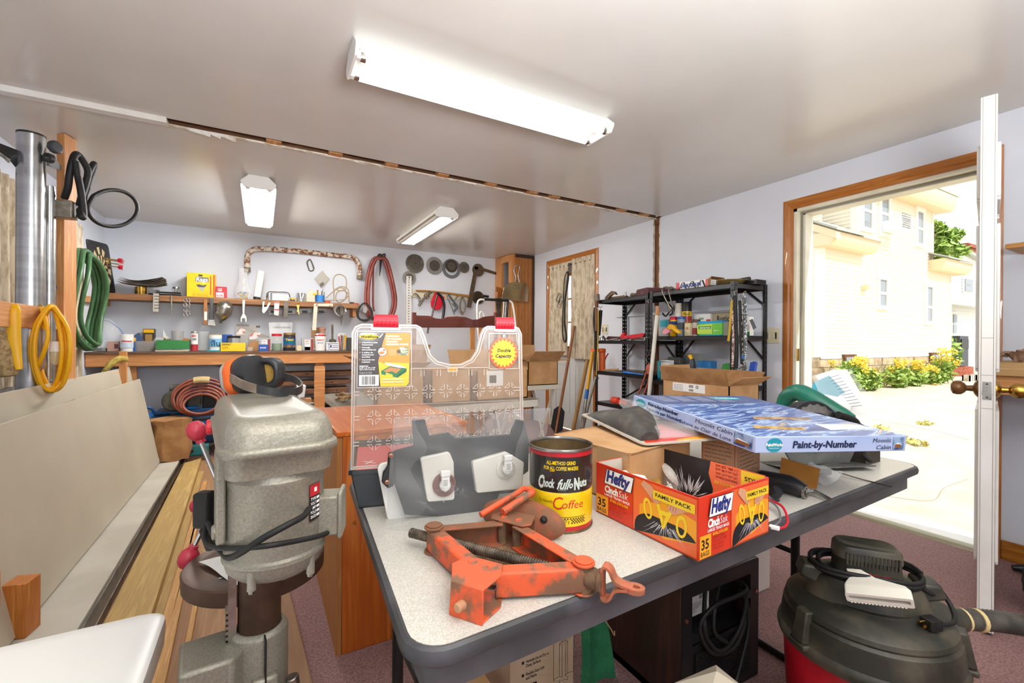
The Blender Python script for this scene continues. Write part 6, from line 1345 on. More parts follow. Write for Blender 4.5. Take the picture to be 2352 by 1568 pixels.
k_=b.T;b.T=WM;b.loft([[((.115+.045*math.cos(2*PI*k/12)+(.004 if(i+k)%2 else 0))*math.cos(2*PI*i/48),(.115+.045*math.cos(2*PI*k/12)+(.004 if(i+k)%2 else 0))*math.sin(2*PI*i/48),.045*math.sin(2*PI*k/12))for k in range(12)]for i in range(48)],None,False,True);b.out('tyre',wl)
b=B(STEEL,WM);b.lathe([(.075,-.02),(.08,0),(.075,.02),(.02,.012),(.02,-.012)],24);b.out('rim',wl)
b=B(BLACK);q=oZ(2360,1318,.02);b.tube([(q.x+.0,q.y+.05,.03),(q.x+.05,q.y-.02,.04),(q.x+.15,q.y-.06,.05),(q.x+.3,q.y-.2,.04)],[.012,.03,.035,.02],10,4);b.out('dark_hose',label='dark rubber hose end lying on the carpet behind the wheel',cat='hose')
def MBk(y):return frame((0,y,0),(1,0,0),z=(0,-1,0))
def MRt(x):return frame((x,0,0),(0,-1,0),z=(-1,0,0))
def bb(M,r,z=None):
 (x0,_),(x1,_)=PP(M,[(r[0],(r[1]+r[3])/2),(r[2],(r[1]+r[3])/2)]);(_,t),(_,bt)=PP(M,[((r[0]+r[2])/2,r[1]),((r[0]+r[2])/2,r[3])])
 if z is not None:bt=z
 return x0,bt,x1-x0,t-bt
def place(M,x,y,z=0):return M@V((x,y,z))
def lines(b,specs,M2=None):
 for s,h,w,x,y,m in specs:b.text(s,h,w,x,y,.0006,m,bold=.02)
def boxit(name,lab,cat,M,r,d,m,z=None,tx=(),bands=(),grp=None,rot=0,bev=.002):
 x,y,w,h=bb(M,r,z);b=B(m,M@Matrix.Translation((x+w/2,y,-d/2))@Matrix.Rotation(math.radians(rot),4,'Y'));b.box((-w/2,0,-d/2),(w/2,h,d/2))
 if not tx and not bands:return b.out(name,label=lab,cat=cat,group=grp,bevel=bev)
 t=T(name,lab,cat,place(M,x+w/2,y,-d/2),grp);b.out('carton',t,bevel=bev);c=B(INK,b.T@Matrix.Translation((-w/2,0,d/2+.0004)))
 for(u0,v0,u1,v1,mm)in bands:c.rect(u0*w,v0*h,(u1-u0)*w,(v1-v0)*h,.0003,mm)
 for(s,u0,v0,u1,v1,mm)in tx:c.text(s,(v1-v0)*h,(u1-u0)*w,u0*w,v0*h,.0008,mm,bold=.02)
 c.out('lettering',t);return t
def jarit(name,lab,cat,M,r,m,lid=None,lh=.14,z=None,prof=None,band=None,tx=(),grp=None,dz=0,lidname='lid',neck=.96,fill=None):
 x,y,w,h=bb(M,r,z);R=w/2;c=place(M,x+R,y,-R-dz);t=T(name,lab,cat,c,grp);K=Matrix.Translation(c)
 hb_=h*(1-lh)if lid else h
 pr=prof or[(.9,0),(1,.04),(1,.84),(neck,.95),(neck,1)]
 b=B(m,K);b.lathe([(.001,0)]+[(R*a,hb_*q)for a,q in pr]+([(.001,hb_)]if m not in(GLASS,)else[]),20,caps=False);b.out('body',t)
 if fill:b=B(fill[0],K);b.lathe([(.001,.002),(R*.9,.002),(R*.93,hb_*fill[1]),(.001,hb_*fill[1])],18);b.out('contents',t)
 if lid:b=B(lid,K);b.lathe([(.001,hb_),(R*neck*1.04,hb_),(R*neck*1.04,h*.985),(R*neck*.98,h),(.001,h)],20);b.out(lidname,t)
 if band or tx:
  az=math.atan2(-c.y,-c.x);n=12;b=B(band[2]if band else INK,K)
  def cyl_(u,v,e):a=az+u;return((R*1.0+e)*math.cos(a),(R+e)*math.sin(a),v*hb_)
  if band:
   for(v0,v1,mm)in[band[:3]]+list(band[3:]):b.add([cyl_(-1.25+2.5*i/n,v,.0008)for i in range(n+1)for v in(v0,v1)],[(2*i,2*i+2,2*i+3,2*i+1)for i in range(n)],mm)
  for s,v0,v1,ha,mm in tx:
   vs_,fs_,tw_=_text_mesh(s,.03);b.add([cyl_(-ha+2*ha*a/tw_,v0+(v1-v0)*q/.7,.0016)for a,q in vs_],fs_,mm)
  b.out('label',t)
 return t
def pathit(name,lab,cat,M,pts,r,m,n=8,sub=5,grp=None,flat=1.,closed=False,z=0):
 q=PP(M,[(p[0],p[1])for p in pts]);b=B(m);b.tube([place(M,a,c,(p[2]if len(p)>2 else 0)+z)for(a,c),p in zip(q,pts)],r,n,sub,closed,flat=flat)
 return b.out(name,label=lab,cat=cat,group=grp,ang=70)
def plateit(name,lab,cat,M,pts,th,m,z=0,grp=None,par=None,bev=.001):
 q=PP(M@Matrix.Translation((0,0,z)),pts);b=B(m,M@Matrix.Translation((0,0,z)))
 ar=sum(a[0]*c[1]-c[0]*a[1]for a,c in zip(q,q[1:]+q[:1]));q=q if ar>0 else q[::-1]
 b.prism(q,-th,0);return b.out(name,par,label=lab,cat=cat,group=grp,bevel=bev)
SBL=mt('shelf_black','1C1C1E',.35,.2)
def shelving(y0,y1,zs,lab):
 t=T('shelving_unit',lab,'shelving',(3.2,(y0+y1)/2,0));H_=zs[0]+.012
 for x,y,sx,sy in((3.0,y0,1,1),(3.0,y1,1,-1),(3.40,y0,-1,1),(3.40,y1,-1,-1)):
  b=B(SBL);e=.0022;w=.034
  for k in range(2):
   for u0,u1 in((0,.012),(.022,w)):
    if k:b.box((min(x,x+sx*e),min(y+sy*u0,y+sy*u1),0),(max(x,x+sx*e),max(y+sy*u0,y+sy*u1),H_))
    else:b.box((min(x+sx*u0,x+sx*u1),min(y,y+sy*e),0),(max(x+sx*u0,x+sx*u1),max(y,y+sy*e),H_))
   z=.0
   while z<H_:
    z2=min(z+.027,H_)
    if k:b.box((min(x,x+sx*e),min(y+sy*.012,y+sy*.022),z),(max(x,x+sx*e),max(y+sy*.012,y+sy*.022),z2))
    else:b.box((min(x+sx*.012,x+sx*.022),min(y,y+sy*e),z),(max(x+sx*.012,x+sx*.022),max(y,y+sy*e),z2))
    z+=.038
  b.out('post',t)
 for z in zs:
  b=B(SBL);b.box((3.004,y0+.004,z-.003),(3.396,y1-.004,z))
  for a in((3.004,y0+.004,3.008,y1-.004),(3.392,y0+.004,3.396,y1-.004),(3.004,y0+.004,3.396,y0+.007),(3.004,y1-.007,3.396,y1-.004)):b.box((a[0],a[1],z-.034),(a[2],a[3],z))
  b.out('shelf',t)
 for z in(zs[0],zs[1]):
  for y,s in((y0+.006,1),(y1-.006,-1)):
   b=B(SBL);b.bar((3.395,y,z-.16 if z==zs[0]else z-.2),(3.395,y+s*.16,z-.02),.018,.003,(1,0,0));b.out('brace',t)
 b=B(SBL);b.bar((3.395,y1-.02,zs[3]+.02),(3.395,y0+.2,zs[2]-.03),.018,.003,(1,0,0));b.out('brace',t)
 return t
shelving(2.885,3.60,(1.555,1.145,.832,.52,.2),'black steel shelving unit standing next to the curtained door')
shelving(2.05,2.868,(1.568,1.183,.80,.5,.2),'black steel shelving unit next to the open doorway, full of bottles')
RZ=lambda x=3.1:MRt(x)
b=B(WHITE);b.box((3.405,2.1,1.40),(XR,3.75,1.49));structure(b,'trim_14')
RT=mt('rusty_tool','6B5745',.6,.6,c2='4A3C30',sc=14)
plateit('pipe_wrench','rusty curved wrench on the shelf top beside the door casing','wrench',RZ(3.12),[(1388,685),(1395,676),(1404,668),(1412,670),(1416,677),(1408,675),(1400,682),(1394,688)],.02,RT)
plateit('trowel','flat rusty tool lying in front of the maroon case','tool',RZ(3.14),[(1376,692),(1402,682),(1432,678),(1438,684),(1404,690),(1380,694)],.06,RT)
plateit('wrench','small steel wrench standing up between rusty tools on the shelf top','wrench',RZ(3.15),[(1430,682),(1433,672),(1437,669),(1438,674),(1436,683)],.01,STEEL)
plateit('chisel','short dark tool lying beside the maroon case','tool',RZ(3.16),[(1446,680),(1449,673),(1460,673),(1464,678)],.05,RT)
hm=T('hammer','hammer with a weathered head hanging on the shelf corner','hammer',place(MRt(2.97),-3.58,1.3));M=MRt(2.96)
plateit('hammer_head',None,None,M,[(1364,690),(1364,678),(1367,674),(1372,675),(1373,690)],.03,mt('grey_brown','7C6F62',.7),par=hm);hm2=plateit('handle',None,None,M,[(1366,690),(1371,690),(1371,760),(1366,760)],.02,DARKWZ,par=hm)
x,y,w,h=bb(MRt(3.03),(1458,650,1502,676),1.5575);MAR=mt('maroon_case','5E2F33',.5)
ms=T('tool_case','maroon plastic tool case on top of the black shelves','case',place(MRt(3.03),x+w/2,y));b=B(MAR,MRt(3.03)@Matrix.Translation((x+w/2,y,-.14))@Matrix.Rotation(math.radians(-18),4,'Y'));b.loft([[(a,.001+c,z)for a,c in rrect(w*1.0,.062,.025,4,0,.032)]for z in(-.13,.13)]);b.out('shell',ms)
b=B(STEEL,b.T);b.box((-.012,.02,.13),(.012,.03,.133));b.out('clasp',ms)
M=MRt(3.06);x,y,w,h=bb(M,(1553,639,1626,663),1.5705);t=T('printed_box','red, white and blue box lying open on the shelf top','box',place(M,x+w/2,y,-.06));FX=mt('box_white','EFEFEA',.5)
b=B(FX,M);b.box((x,y,-.10),(x+w*.95,y+.062,0));b.box((x,y,.0004),(x+.035,y+.062,.001),RED);b.box((x+w*.93,y,.0004),(x+w,y+.062,.001),RED);b.out('carton',t)
b=B(INKB,M);
for i in range(6):b.poly([(x+.05+.045*i,y+.004),(x+.066+.045*i,y+.004),(x+.042+.045*i,y+.058),(x+.026+.045*i,y+.058)]if i%2 else[(x+.03+.045*i,y+.004),(x+.04+.045*i,y+.004),(x+.07+.045*i,y+.058),(x+.06+.045*i,y+.058)],.001,INK)
for i,s in enumerate(('DOM','IC','IDUN')):b.text(s,.026,(.075,.03,.085)[i],(x+.05,x+.135,x+.16)[i],y+.016,.002,INKB,bold=.06)
b.out('lettering',t)
b=B(CARDD,M);b.loft([[(x+w,y+.002,-.10),(x+w,y+.06,-.10),(x+w,y+.06,0),(x+w,y+.002,0)],[(x+w+.06,y-.002+.01,-.13),(x+w+.06,y+.07,-.12),(x+w+.045,y+.075,.02),(x+w+.045,y+.006,.03)]],None,False);b.out('flap',t)
M=MRt(3.15);x,y,w,h=bb(M,(1653,640,1697,651),1.57);b=B(mt('gold_dish','B49A5A',.35,.7));b.lathe([(.001,0),(.07,0),(.1,.03),(.105,.04),(.08,.046),(.001,.046)],26,M=Matrix.Translation(place(M,x+w/2,y,-.02)));b.out('round_tin',label='shallow gold coloured round tin on the shelf end near the doorway',cat='tin')
boxit('sharpening_stone','black flat block on the shelf end beside the gold tin','block',MRt(3.22),(1700,643,1738,660),.12,BLKM,1.57)
pathit('caulk_tube','dark grey tube lying behind the gold tin','tube',MRt(3.3),[(1692,646),(1722,641)],.02,DSTEEL,12,0)
HK=mt('hook_steel','8A8276',.35,.9)
for(p,lab)in(([(1543,664),(1529,659),(1521,668),(1536,700),(1541,708),(1537,716),(1529,726),(1522,719)],'double bend steel hanger on the shelf edge with black tip'),([(1552,664),(1540,659),(1536,668),(1545,705),(1545,718),(1538,724)],'steel hanger behind the first one on the shelf edge')):
 t=T('bike_hook',lab,'hook',place(MRt(2.98),*PP(MRt(2.98),[(p[3])])[0]),'steel hangers on the shelf edge');q=[place(MRt(2.98),*a)for a in PP(MRt(2.98),p)];b=B(HK);b.tube(q,.0055,8,5);b.out('rod',t);b=B(BLACK);b.tube(q[-3:],.0075,8,4);b.out('sleeve',t)
RS=mt('scoop_red','CE1F2E',.4);z=1.1465
plateit('red_scoop','red plastic pry tool on the middle shelf','tool',RZ(3.08),[(1425,777),(1424,772),(1431,763),(1435,764),(1433,771),(1474,765),(1480,766),(1476,774),(1437,779)],.035,RS)
plateit('oil_can','dark maroon handled tool beside the red tool','tool',RZ(3.1),[(1391,778),(1396,772),(1420,773),(1426,778),(1398,781)],.04,MAR)
M=RZ(3.1);x,y,w,h=bb(M,(1379,771,1392,781),z);b=B(STEEL);b.lathe([(.001,0),(.03,0),(.028,.02),(.008,.045),(.001,.05)],16,M=Matrix.Translation(place(M,x+w/2,z,0)));b.out('funnel',label='small grey cone funnel on the middle shelf by the post',cat='funnel')
for i,(a,c,lab)in enumerate((((1399,781),(1420,779),'small wrench lying on the middle shelf below the maroon tool'),((1425,781),(1444,777),'small pliers on the middle shelf below the red tool'),((1450,780),(1478,778),'thin steel rod at the end of the middle shelf'))):
 pathit('hand_tool',lab,'tool',RZ(3.03),[a,((a[0]+c[0])/2,a[1]-2),c],.008,(STEEL,DSTEEL,RT)[i],8,3)
z=.8335
pathit('screwdriver','blue handled screwdriver on the tool covered shelf','screwdriver',RZ(3.04),[(1433,855),(1452,857),(1478,861)],[.016,.015,.006],BLUE,10,3)
for i,(a,c,m,lab)in enumerate((((1380,850),(1420,848),mt('tool_tan','B08A55',.7),'long tan handled chisel at the back of the tool covered shelf'),((1385,854),(1432,853),DSTEEL,'dark file lying along the tool covered shelf'),((1440,850),(1480,853),RT,'rusty hand saw blade lying behind the blue screwdriver'),((1455,858),(1480,862),mt('tool_copper','B5704A',.5),'copper coloured bit at the shelf edge beyond the screwdriver'))):
 pathit('hand_tool',lab,'tool',RZ(3.06+.08*(i%2)),[a,c],.011,m,8,0,flat=.6)
plateit('clear_sprayer','clear plastic nozzle bottle lying on the tool covered shelf','bottle',RZ(3.2),[(1394,847),(1399,841),(1408,837),(1411,845),(1404,850)],.03,FILM)
t=T('caulking_gun','orange caulking tool standing on the shelf behind the yellow bungee','tool',place(RZ(3.05),-3.55,z));x,y,w,h=bb(RZ(3.05),(1374,799,1385,848),z);b=B(ORANGE);b.lathe([(.001,0),(w*.45,0),(w*.45,h*.8),(w*.5,h*.82),(w*.5,h*.97),(.001,h)],18,M=Matrix.Translation(place(RZ(3.05),x+w/2,z,-.02)));b.box((3.02,3.52,z+h*.85),(3.06,3.70,z+h*.95));b.out('barrel',t)
b=B(RED);b.tube([oX(1386,842,3.2),oX(1391,822,3.2),oX(1397,812,3.2)],.007,8,3);b.out('trigger_rod',t)
b=B(DSTEEL);c=oX(1402,921,3.2);b.prism([((.12+(.006 if i%2 else 0))*math.cos(PI*i/30),(.12+(.006 if i%2 else 0))*math.sin(PI*i/30))for i in range(60)],.522,.526,M=Matrix.Translation((3.16,3.30,0)));b.out('saw_blade',label='round saw blade lying flat on the lower shelf',cat='saw blade')
t=T('grease_gun','red and black power tool lying on the lower shelf','power tool',(3.08,3.2,.522));b=B(mt('tool_orange_red','E0452A',.4));b.cyl((3.02,3.36,.56),(3.02,3.27,.56),.034,n=18);b.box((3.0,3.02,.535),(3.08,3.30,.575));b.out('body',t,bevel=.006)
b=B(BLACK);b.box((2.998,3.08,.54),(3.082,3.14,.578));b.cyl((3.018,3.365,.56),(3.018,3.36,.56),.012,n=12);b.out('grip',t)
z=1.1845
R1=mt('raid_red','B01E30',.35,coat=.3)
t=jarit('spray_can','red and yellow insect spray can with black cap','spray can',MRt(3.22),(1561,693,1579,745),R1,BLACK,.27,z,[(1,0),(1,.93),(.96,1)],(.80,.99,YEL),(('Raid',.42,.62,.75,INKY),('KILLS',.84,.95,.6,INK)))
jarit('glue_bottle','small white bottle with a black printed label beside the insect spray','bottle',MRt(3.2),(1546,696,1559,742),WHT,mt('cap_cream','E8E2D0',.5),.3,z,band=(.35,.8,BLACK),tx=(('GLUE',.5,.65,.5,ORANGE),))
jarit('glue_bottle','yellow glue bottle with red cap at the front of the shelf','bottle',MRt(3.12),(1534,727,1548,766),YELLOW,RED,.16,z,tx=(('ON',.7,.85,.4,INK),),band=(.68,.9,INKB))
jarit('glue_bottle','grey blue bottle with blue cap beside the yellow glue','bottle',MRt(3.12),(1551,727,1566,766),mt('bottle_greyblue','8FA0B4',.4),BLUE,.13,z,band=(.4,.8,mt('bottle_label_dark','454A52',.5)))
boxit('teal_pack','teal and grey packet behind the white pipe','packet',MRt(3.15),(1516,733,1535,766),.06,mt('pack_grey','A9B0B2',.5),z,bands=((0,.55,1,.95,TEAL),))
plateit('hot_glue_gun','yellow handled tool drooping over the shelf edge','tool',MRt(3.01),[(1531,752),(1537,744),(1546,746),(1552,755),(1560,759),(1560,766),(1553,764),(1544,756),(1536,756)],.025,YELLOW)
plateit('pink_sponge','pink rag in front of the teal packet','rag',MRt(3.02),[(1521,766),(1523,758),(1530,753),(1538,757),(1536,764),(1529,767)],.03,mt('pink_rag','E89AA6',.8))
boxit('small_box','small beige box standing behind a bottle cap','box',MRt(3.08),(1572,742,1585,765),.04,mt('beige_box','D9CBA4',.6),z,(('OIL',.2,.5,.8,.7,INKR),))
jarit('can','brown screw top can with red and white label','can',MRt(3.1),(1586,733,1601,765),mt('can_red_white','C9C0B4',.4),mt('lid_brown','5B463C',.5),.2,z,band=(.1,.6,mt('label_dkred','8E2A2A',.5)))
boxit('white_box','white printed box behind the wipes tub','box',MRt(3.3),(1594,721,1632,768),.07,PAPER,z,(('clean',.3,.75,.6,.88,mt('ink_green','4A8A4A',.5)),),((.75,.55,1,.75,RED),))
boxit('picture_box','brown lettered box at the back of the shelf behind the wipes tub','box',MRt(3.32),(1628,717,1684,768),.06,mt('brown_print','8A7862',.6),z,(('Rustic',.35,.62,.85,.86,INK),),((.03,.55,.97,.95,mt('tan_panel','B3A385',.6)),))
M=MRt(3.06);x,y,w,h=bb(M,(1600,737,1659,766),z);t=T('wipes_tub','green wipes tub with bright blue lid','tub',place(M,x+w/2,z,-.05));WG=mt('tub_green','6CBF3B',.4);WB=mt('tub_blue','1E9FD8',.35)
for y0,y1,m,k,nm in((0,.06,WB,.95,'base'),(.06,.84,WG,.97,'body'),(.84,1,WB,1.0,'lid')):b=B(m,M);b.loft([[(a,z+h*q,c-.05)for a,c in rrect(w*k*kk,.1*kk,.02,4,x+w/2,0)]for q,kk in((y0,.96),(y1,1))]);b.out(nm,t)
b=B(INKW,M);b.poly([(x+.008,z+h*.12),(x+w*.62,z+h*.12),(x+w*.62,z+h*.8),(x+.004,z+h*.72)],.0012,mt('tub_lime','B7D84A',.4));b.rect(x+w*.08,z+h*.46,w*.5,h*.2,.0018,mt('tub_dkgreen','3E8E2E',.4));b.text('cleaning wipes',h*.1,w*.42,x+w*.13,z+h*.51,.0024,INKW,bold=.02);b.text('100 ct',h*.09,w*.2,x+w*.68,z+h*.3,.0024,INKW);b.out('label',t)
boxit('clear_bin','clear plastic container beside the green wipes tub','container',MRt(3.08),(1661,738,1684,766),.09,clear('grey_clear','B9B7B2',.55,.3),z)
boxit('paper_pack','white and green packet at the shelf end behind the hanging chains','packet',MRt(3.2),(1712,727,1722,762),.05,PAPER,z,bands=((0,0,1,.2,GREENP),))
plateit('parts_bag','hanging bagged card of parts at the shelf end','packet',MRt(3.1),[(1721,735),(1728,732),(1737,752),(1730,757)],.006,mt('bag_card','6B7078',.5))
z=.8015
boxit('white_carton','tall white printed box on the lower shelf','box',MRt(3.1),(1518,827,1537,862),.06,PAPER,z,(('PARTS',.2,.3,.8,.38,INK),('12 PCS',.2,.2,.7,.27,INK)),((.0,.9,1,.93,INKB),))
boxit('teal_carton','narrow teal box beside the white pipe on the lower shelf','box',MRt(3.12),(1510,829,1518,862),.05,TEAL,z)
boxit('dark_case','dark grey case behind the tall white box','case',MRt(3.22),(1533,820,1561,862),.06,mt('case_grey','55534F',.5),z)
plateit('sheet_metal','bare grey sheet of metal leaning at the back of the lower shelf','sheet',MRt(3.33),[(1567,860),(1577,811),(1616,813),(1607,845),(1605,862)],.003,mt('grey_sheet','9EA29D',.4,.5))
boxit('blue_box','blue box of rags on the lower shelf','box',MRt(3.18),(1600,829,1632,862),.08,mt('blue_box','2477B8',.5),z)
t=T('hose_nozzle','dark blue hose nozzle with a yellow ring on the lower shelf','nozzle',place(MRt(3.1),-2.4,z));q=[oX(1585,858,3.1),oX(1589,840,3.1),oX(1590,825,3.1),oX(1584,816,3.1)];b=B(mt('nozzle_blue','2E3A4A',.4));b.tube(q,[.035,.03,.016,.012],12,3);b.out('body',t);b=B(YELLOW);b.tube([q[2],q[3]],.017,12,0);b.out('ring',t)
plateit('teal_tray','flat teal plastic tool at the front of the lower shelf','tool',MRt(3.04),[(1533,852),(1562,852),(1566,855),(1560,858),(1533,858)],.04,mt('teal_plastic','3A8FA0',.4))
plateit('tan_packet','clear tan packet lying behind the teal tool','packet',MRt(3.1),[(1541,850),(1548,843),(1572,844),(1580,850),(1580,862),(1545,862)],.06,mt('tan_packet','C7BCA6',.6))
b=B(FILM);M=MRt(3.12);b.sheet(lambda u,v:place(M,*[a for a in(-2.43+.36*u,z+.012+.085*math.sin(PI*v)*(.6+.4*math.sin(5*u)))],(.08-.16*v)+.01*math.sin(9*u)),16,10,mt('bag_grey','B4AFA6',.4));b.out('parts_bag',label='grey crumpled plastic bag along the lower shelf front',cat='bag')
plateit('red_rag','red rag poking out of the grey plastic bag','rag',MRt(3.0),[(1604,855),(1612,847),(1622,850),(1626,858),(1608,860)],.02,mt('rag_red','B86650',.8))
plateit('green_scoop','green plastic scoop on the lower shelf by the straps','scoop',MRt(3.15),[(1656,850),(1660,836),(1668,834),(1684,834),(1684,853),(1662,854)],.03,mt('scoop_green','2F8A3E',.45))
plateit('blue_brush','blue handled brush at the end of the lower shelf','brush',MRt(3.15),[(1719,858),(1723,832),(1731,830),(1735,834),(1730,860)],.03,mt('brush_blue','2450B8',.4))
def bungee(lab,pts,m,x=2.97,r=.006,grp='straps hanging from the shelf post',nm='bungee_cord'):
 q=[place(MRt(x),*a)for a in PP(MRt(x),pts)];t=T(nm,lab,'strap',q[-1],grp);b=B(m);b.tube(q,r,8,4);b.out('cord',t,ang=70)
 b=B(STEEL);a,c=q[0],q[-1];b.tube([a,a+V((0,.006,.02)),a+V((.01,.0,.035)),a+V((.02,-.0,.03))],.003,6,4);f=b.out('hook',t)
 b=B(DSTEEL);b.tube([c,c+V((0,-.004,-.02)),c+V((0,-.016,-.04)),c+V((0,-.03,-.03)),c+V((0,-.032,-.015))],.003,6,4);b.out('hook',t)
bungee('yellow bungee cord with black ends hanging from the shelf',[(1681,690),(1679,720),(1675,765),(1673,783)],mt('bungee_yellow','C9A528',.6),2.96,.0085)
bungee('black rubber strap hanging on the post by the yellow bungee',[(1688,678),(1690,740),(1692,800),(1691,846)],RUBBER,2.96,.012)
bungee('second black rubber strap on the post, beside the chain',[(1699,690),(1701,740),(1703,800),(1704,836)],RUBBER,2.97,.010)
bungee('dark strap with white flecks hanging closest to the doorway',[(1709,680),(1712,720),(1712,790),(1710,845)],mt('flecked_cord','4E5A60',.6,c2='D6DADA',sc=70,lo=.5,hi=.54),2.99,.011)
bungee('red and white flecked cord on the front post',[(1683,715),(1684,760),(1684,800),(1682,842)],mt('flecked_red','8E4A42',.6,c2='E2D8CE',sc=80,lo=.48,hi=.52),2.965,.008)
t=T('tow_chain','steel chain with a blue hook hanging on the shelf post','chain',oX(1704,850,3.0),'straps hanging from the shelf post');b=B(STEEL)
for i in range(26):
 c=oX(1706+1.5*math.sin(i*.4),690+i*6,2.975);a=(i%2)*PI/2;b.tube([c+V((.008*math.cos(t_)*math.sin(a),.008*math.cos(t_)*math.cos(a),.017*math.sin(t_)))for t_ in[2*PI*k/10 for k in range(10)]],.0028,5,0,True)
b.out('chain',t);b=B(mt('hook_blue','2B5EA0',.4));c=oX(1706,815,2.975);b.cyl(c,c+V((0,0,-.03)),.014,n=12);b.out('slip_hook',t)
b=B(STEEL);b.tube([oX(1702,826,2.97),oX(1709,835,2.97),oX(1704,842,2.97),oX(1697,848,2.97),oX(1702,853,2.97),oX(1707,848,2.97)],.0045,8,5);b.out('open_hook',t)
bungee('yellow cord hanging on the far shelf post beside the hammer',[(1374,712),(1374,760),(1372,820),(1370,862)],mt('bungee_yellow','C9A528',.6),2.965,.006,'straps on the far shelf post')
bungee('black cable hanging on the far shelf post',[(1366,706),(1364,740),(1368,780),(1367,850)],RUBBER,2.965,.011,'straps on the far shelf post')
bungee('thick black rubber strap behind the yellow cord on the far post',[(1380,712),(1378,740),(1375,770)],RUBBER,3.02,.018,'straps on the far shelf post')
bungee('black strap hanging on the post between both shelving units',[(1490,696),(1489,740),(1487,800)],RUBBER,2.965,.008,'straps on the middle shelf post')
t=T('bolt_cutter','salmon coloured long handled tool hanging between both shelving units','bolt cutter',oX(1490,905,2.96));SAL=mt('salmon_paint','C46A52',.5,c2='A85A44',sc=20)
plateit('jaw',None,None,MRt(2.95),[(1483,848),(1485,838),(1490,835),(1496,839),(1499,850),(1494,862),(1486,858)],.02,SAL,par=t)
for p in(((1486,850),(1476,880),(1466,905)),((1492,852),(1488,880),(1478,905))):q=[place(MRt(2.95),*a)for a in PP(MRt(2.95),p)];b=B(SAL);b.tube(q,.007,8,3);b.out('handle',t)
b=B(STEEL);b.tube([oX(1489,832,2.95),oX(1484,826,2.95),oX(1489,815,2.95)],.003,6,4);b.out('hook',t)
b=B(mt('pipe_white','DCD8CC',.4));q0,q1=oX(1509,725,2.9),oZ(1480,1010,.0);q0=oX(1509,725,2.94);q1=q0+(oX(1491,905,2.80)-q0)*2.6
t=T('pipe_pole','white pipe with a wooden end leaning between both shelving units','pipe',(q1.x,q1.y,0));q1=q0+(q1-q0)*((q0.z-.01)/(q0.z-q1.z));b.cyl(q0,q1,.0165,n=14);b.out('pipe',t);b=B(PINEZ);b.cyl(q0,q0+(q0-q1).normalized()*.08,.0155,n=14);b.out('wood_end',t)
DCUR=CUR
def dcur(px0,px1,py0,py1,lab):
 (y0,zt),(y1,zb)=PP(MRt(3.40),[(px0,py0),(px1,py1)]);y0,y1=-y0,-y1;t=T('curtain',lab,'curtain',(3.39,(y0+y1)/2,zb),'woven curtains');b=B(CUR);f=5
 b.sheet(lambda u,v:(3.395+.02*math.sin(u*f*2*PI+2*v)*(.4+.6*(1-v)),y1+(y0-y1)*u,zb+(zt-zb)*v),f*8,8,th=.003);b.out('cloth',t,ang=80)
dcur(1262,1303,612,816,'woven curtain on the door, the one with the black leash');dcur(1313,1364,596,826,'woven curtain on the door beside the shelving unit')
b=B(DSTEEL);b.cyl((3.40,4.16,2.10),(3.40,5.06,2.10),.006,n=8);b.out('curtain_rod',label='thin rod carrying the curtains on the far door',cat='curtain rod')
pathit('dog_leash','black looped leash hanging over the door curtain','leash',MRt(3.36),[(1303,624),(1297,640),(1294,690),(1292,760),(1296,785),(1301,775),(1297,740),(1298,690),(1305,640)],.012,RUBBER,8,5,flat=.5,closed=True)
t=T('wire_coil','small coil of thin black wire on the door curtain','wire',oX(1285,700,3.36));b=B(BLACK);rw=random.Random(4)
for i in range(5):c=oX(1285+rw.uniform(-3,3),690+rw.uniform(-10,10),3.355);b.tube([c+V((.01*math.sin(3*a),.045*math.cos(a)*rw.uniform(.7,1.2),.055*math.sin(a)))for a in[2*PI*k/9 for k in range(9)]],.0025,5,4,True)
b.out('loop',t)
def pole(name,lab,a,c,xa,r,m,extra=None,grp='long handled tools leaning by the far door'):
 p=oX(a[0],a[1],xa[0]);q=oX(c[0],c[1],xa[1]);q=p+(q-p)*((p.z-.012)/(p.z-q.z));t=T(name,lab,'long tool',(q.x,q.y,0),grp);b=B(m);b.cyl(p,q,r,n=12);b.out('handle',t);return t,p,q
BH=wood('brown_handle','9A6238','84502A','A97044',.5,1,'Z',5);TH=wood('tan_handle','AF8648','9A733A','BD9556',.5,1,'Z',5)
t,p,q=pole('shovel','brown handled shovel leaning by the far door, black blade down',(1319,748),(1286,940),(3.36,3.18),.018,BH);b=B(BLKM);d=(q-p).normalized();M=frame(q,(0,1,0),y=-d);b.prism([(-.11,.28),(-.12,.06),(0,-.005),(.12,.06),(.11,.28),(.03,.33),(-.03,.33)],-.004,.004,M=M);b.out('blade',t)
pole('rake','flat tan wooden handle leaning beside the shovel',(1350,824),(1322,960),(3.33,3.2),.022,TH)
t,p,q=pole('tree_pruner','yellow pole with a blue collar leaning by the shelf',(1362,803),(1344,930),(3.2,3.08),.02,mt('pole_yellow','E0A81C',.4));b=B(BLUE);b.cyl(p.lerp(q,.42),p.lerp(q,.52),.021,n=12);b.out('collar',t);b=B(STEEL);b.cyl(p.lerp(q,.52),q,.0205,n=12);b.out('ferrule',t)
pole('grey_pole','thin grey metal pole leaning next to the yellow one',(1368,865),(1345,960),(2.98,2.9),.011,STEEL)
lt=T('trestle_table','long grey folding table behind the organizer case, loaded with cartons','table',(1.0,2.9,0));LTZ=.75
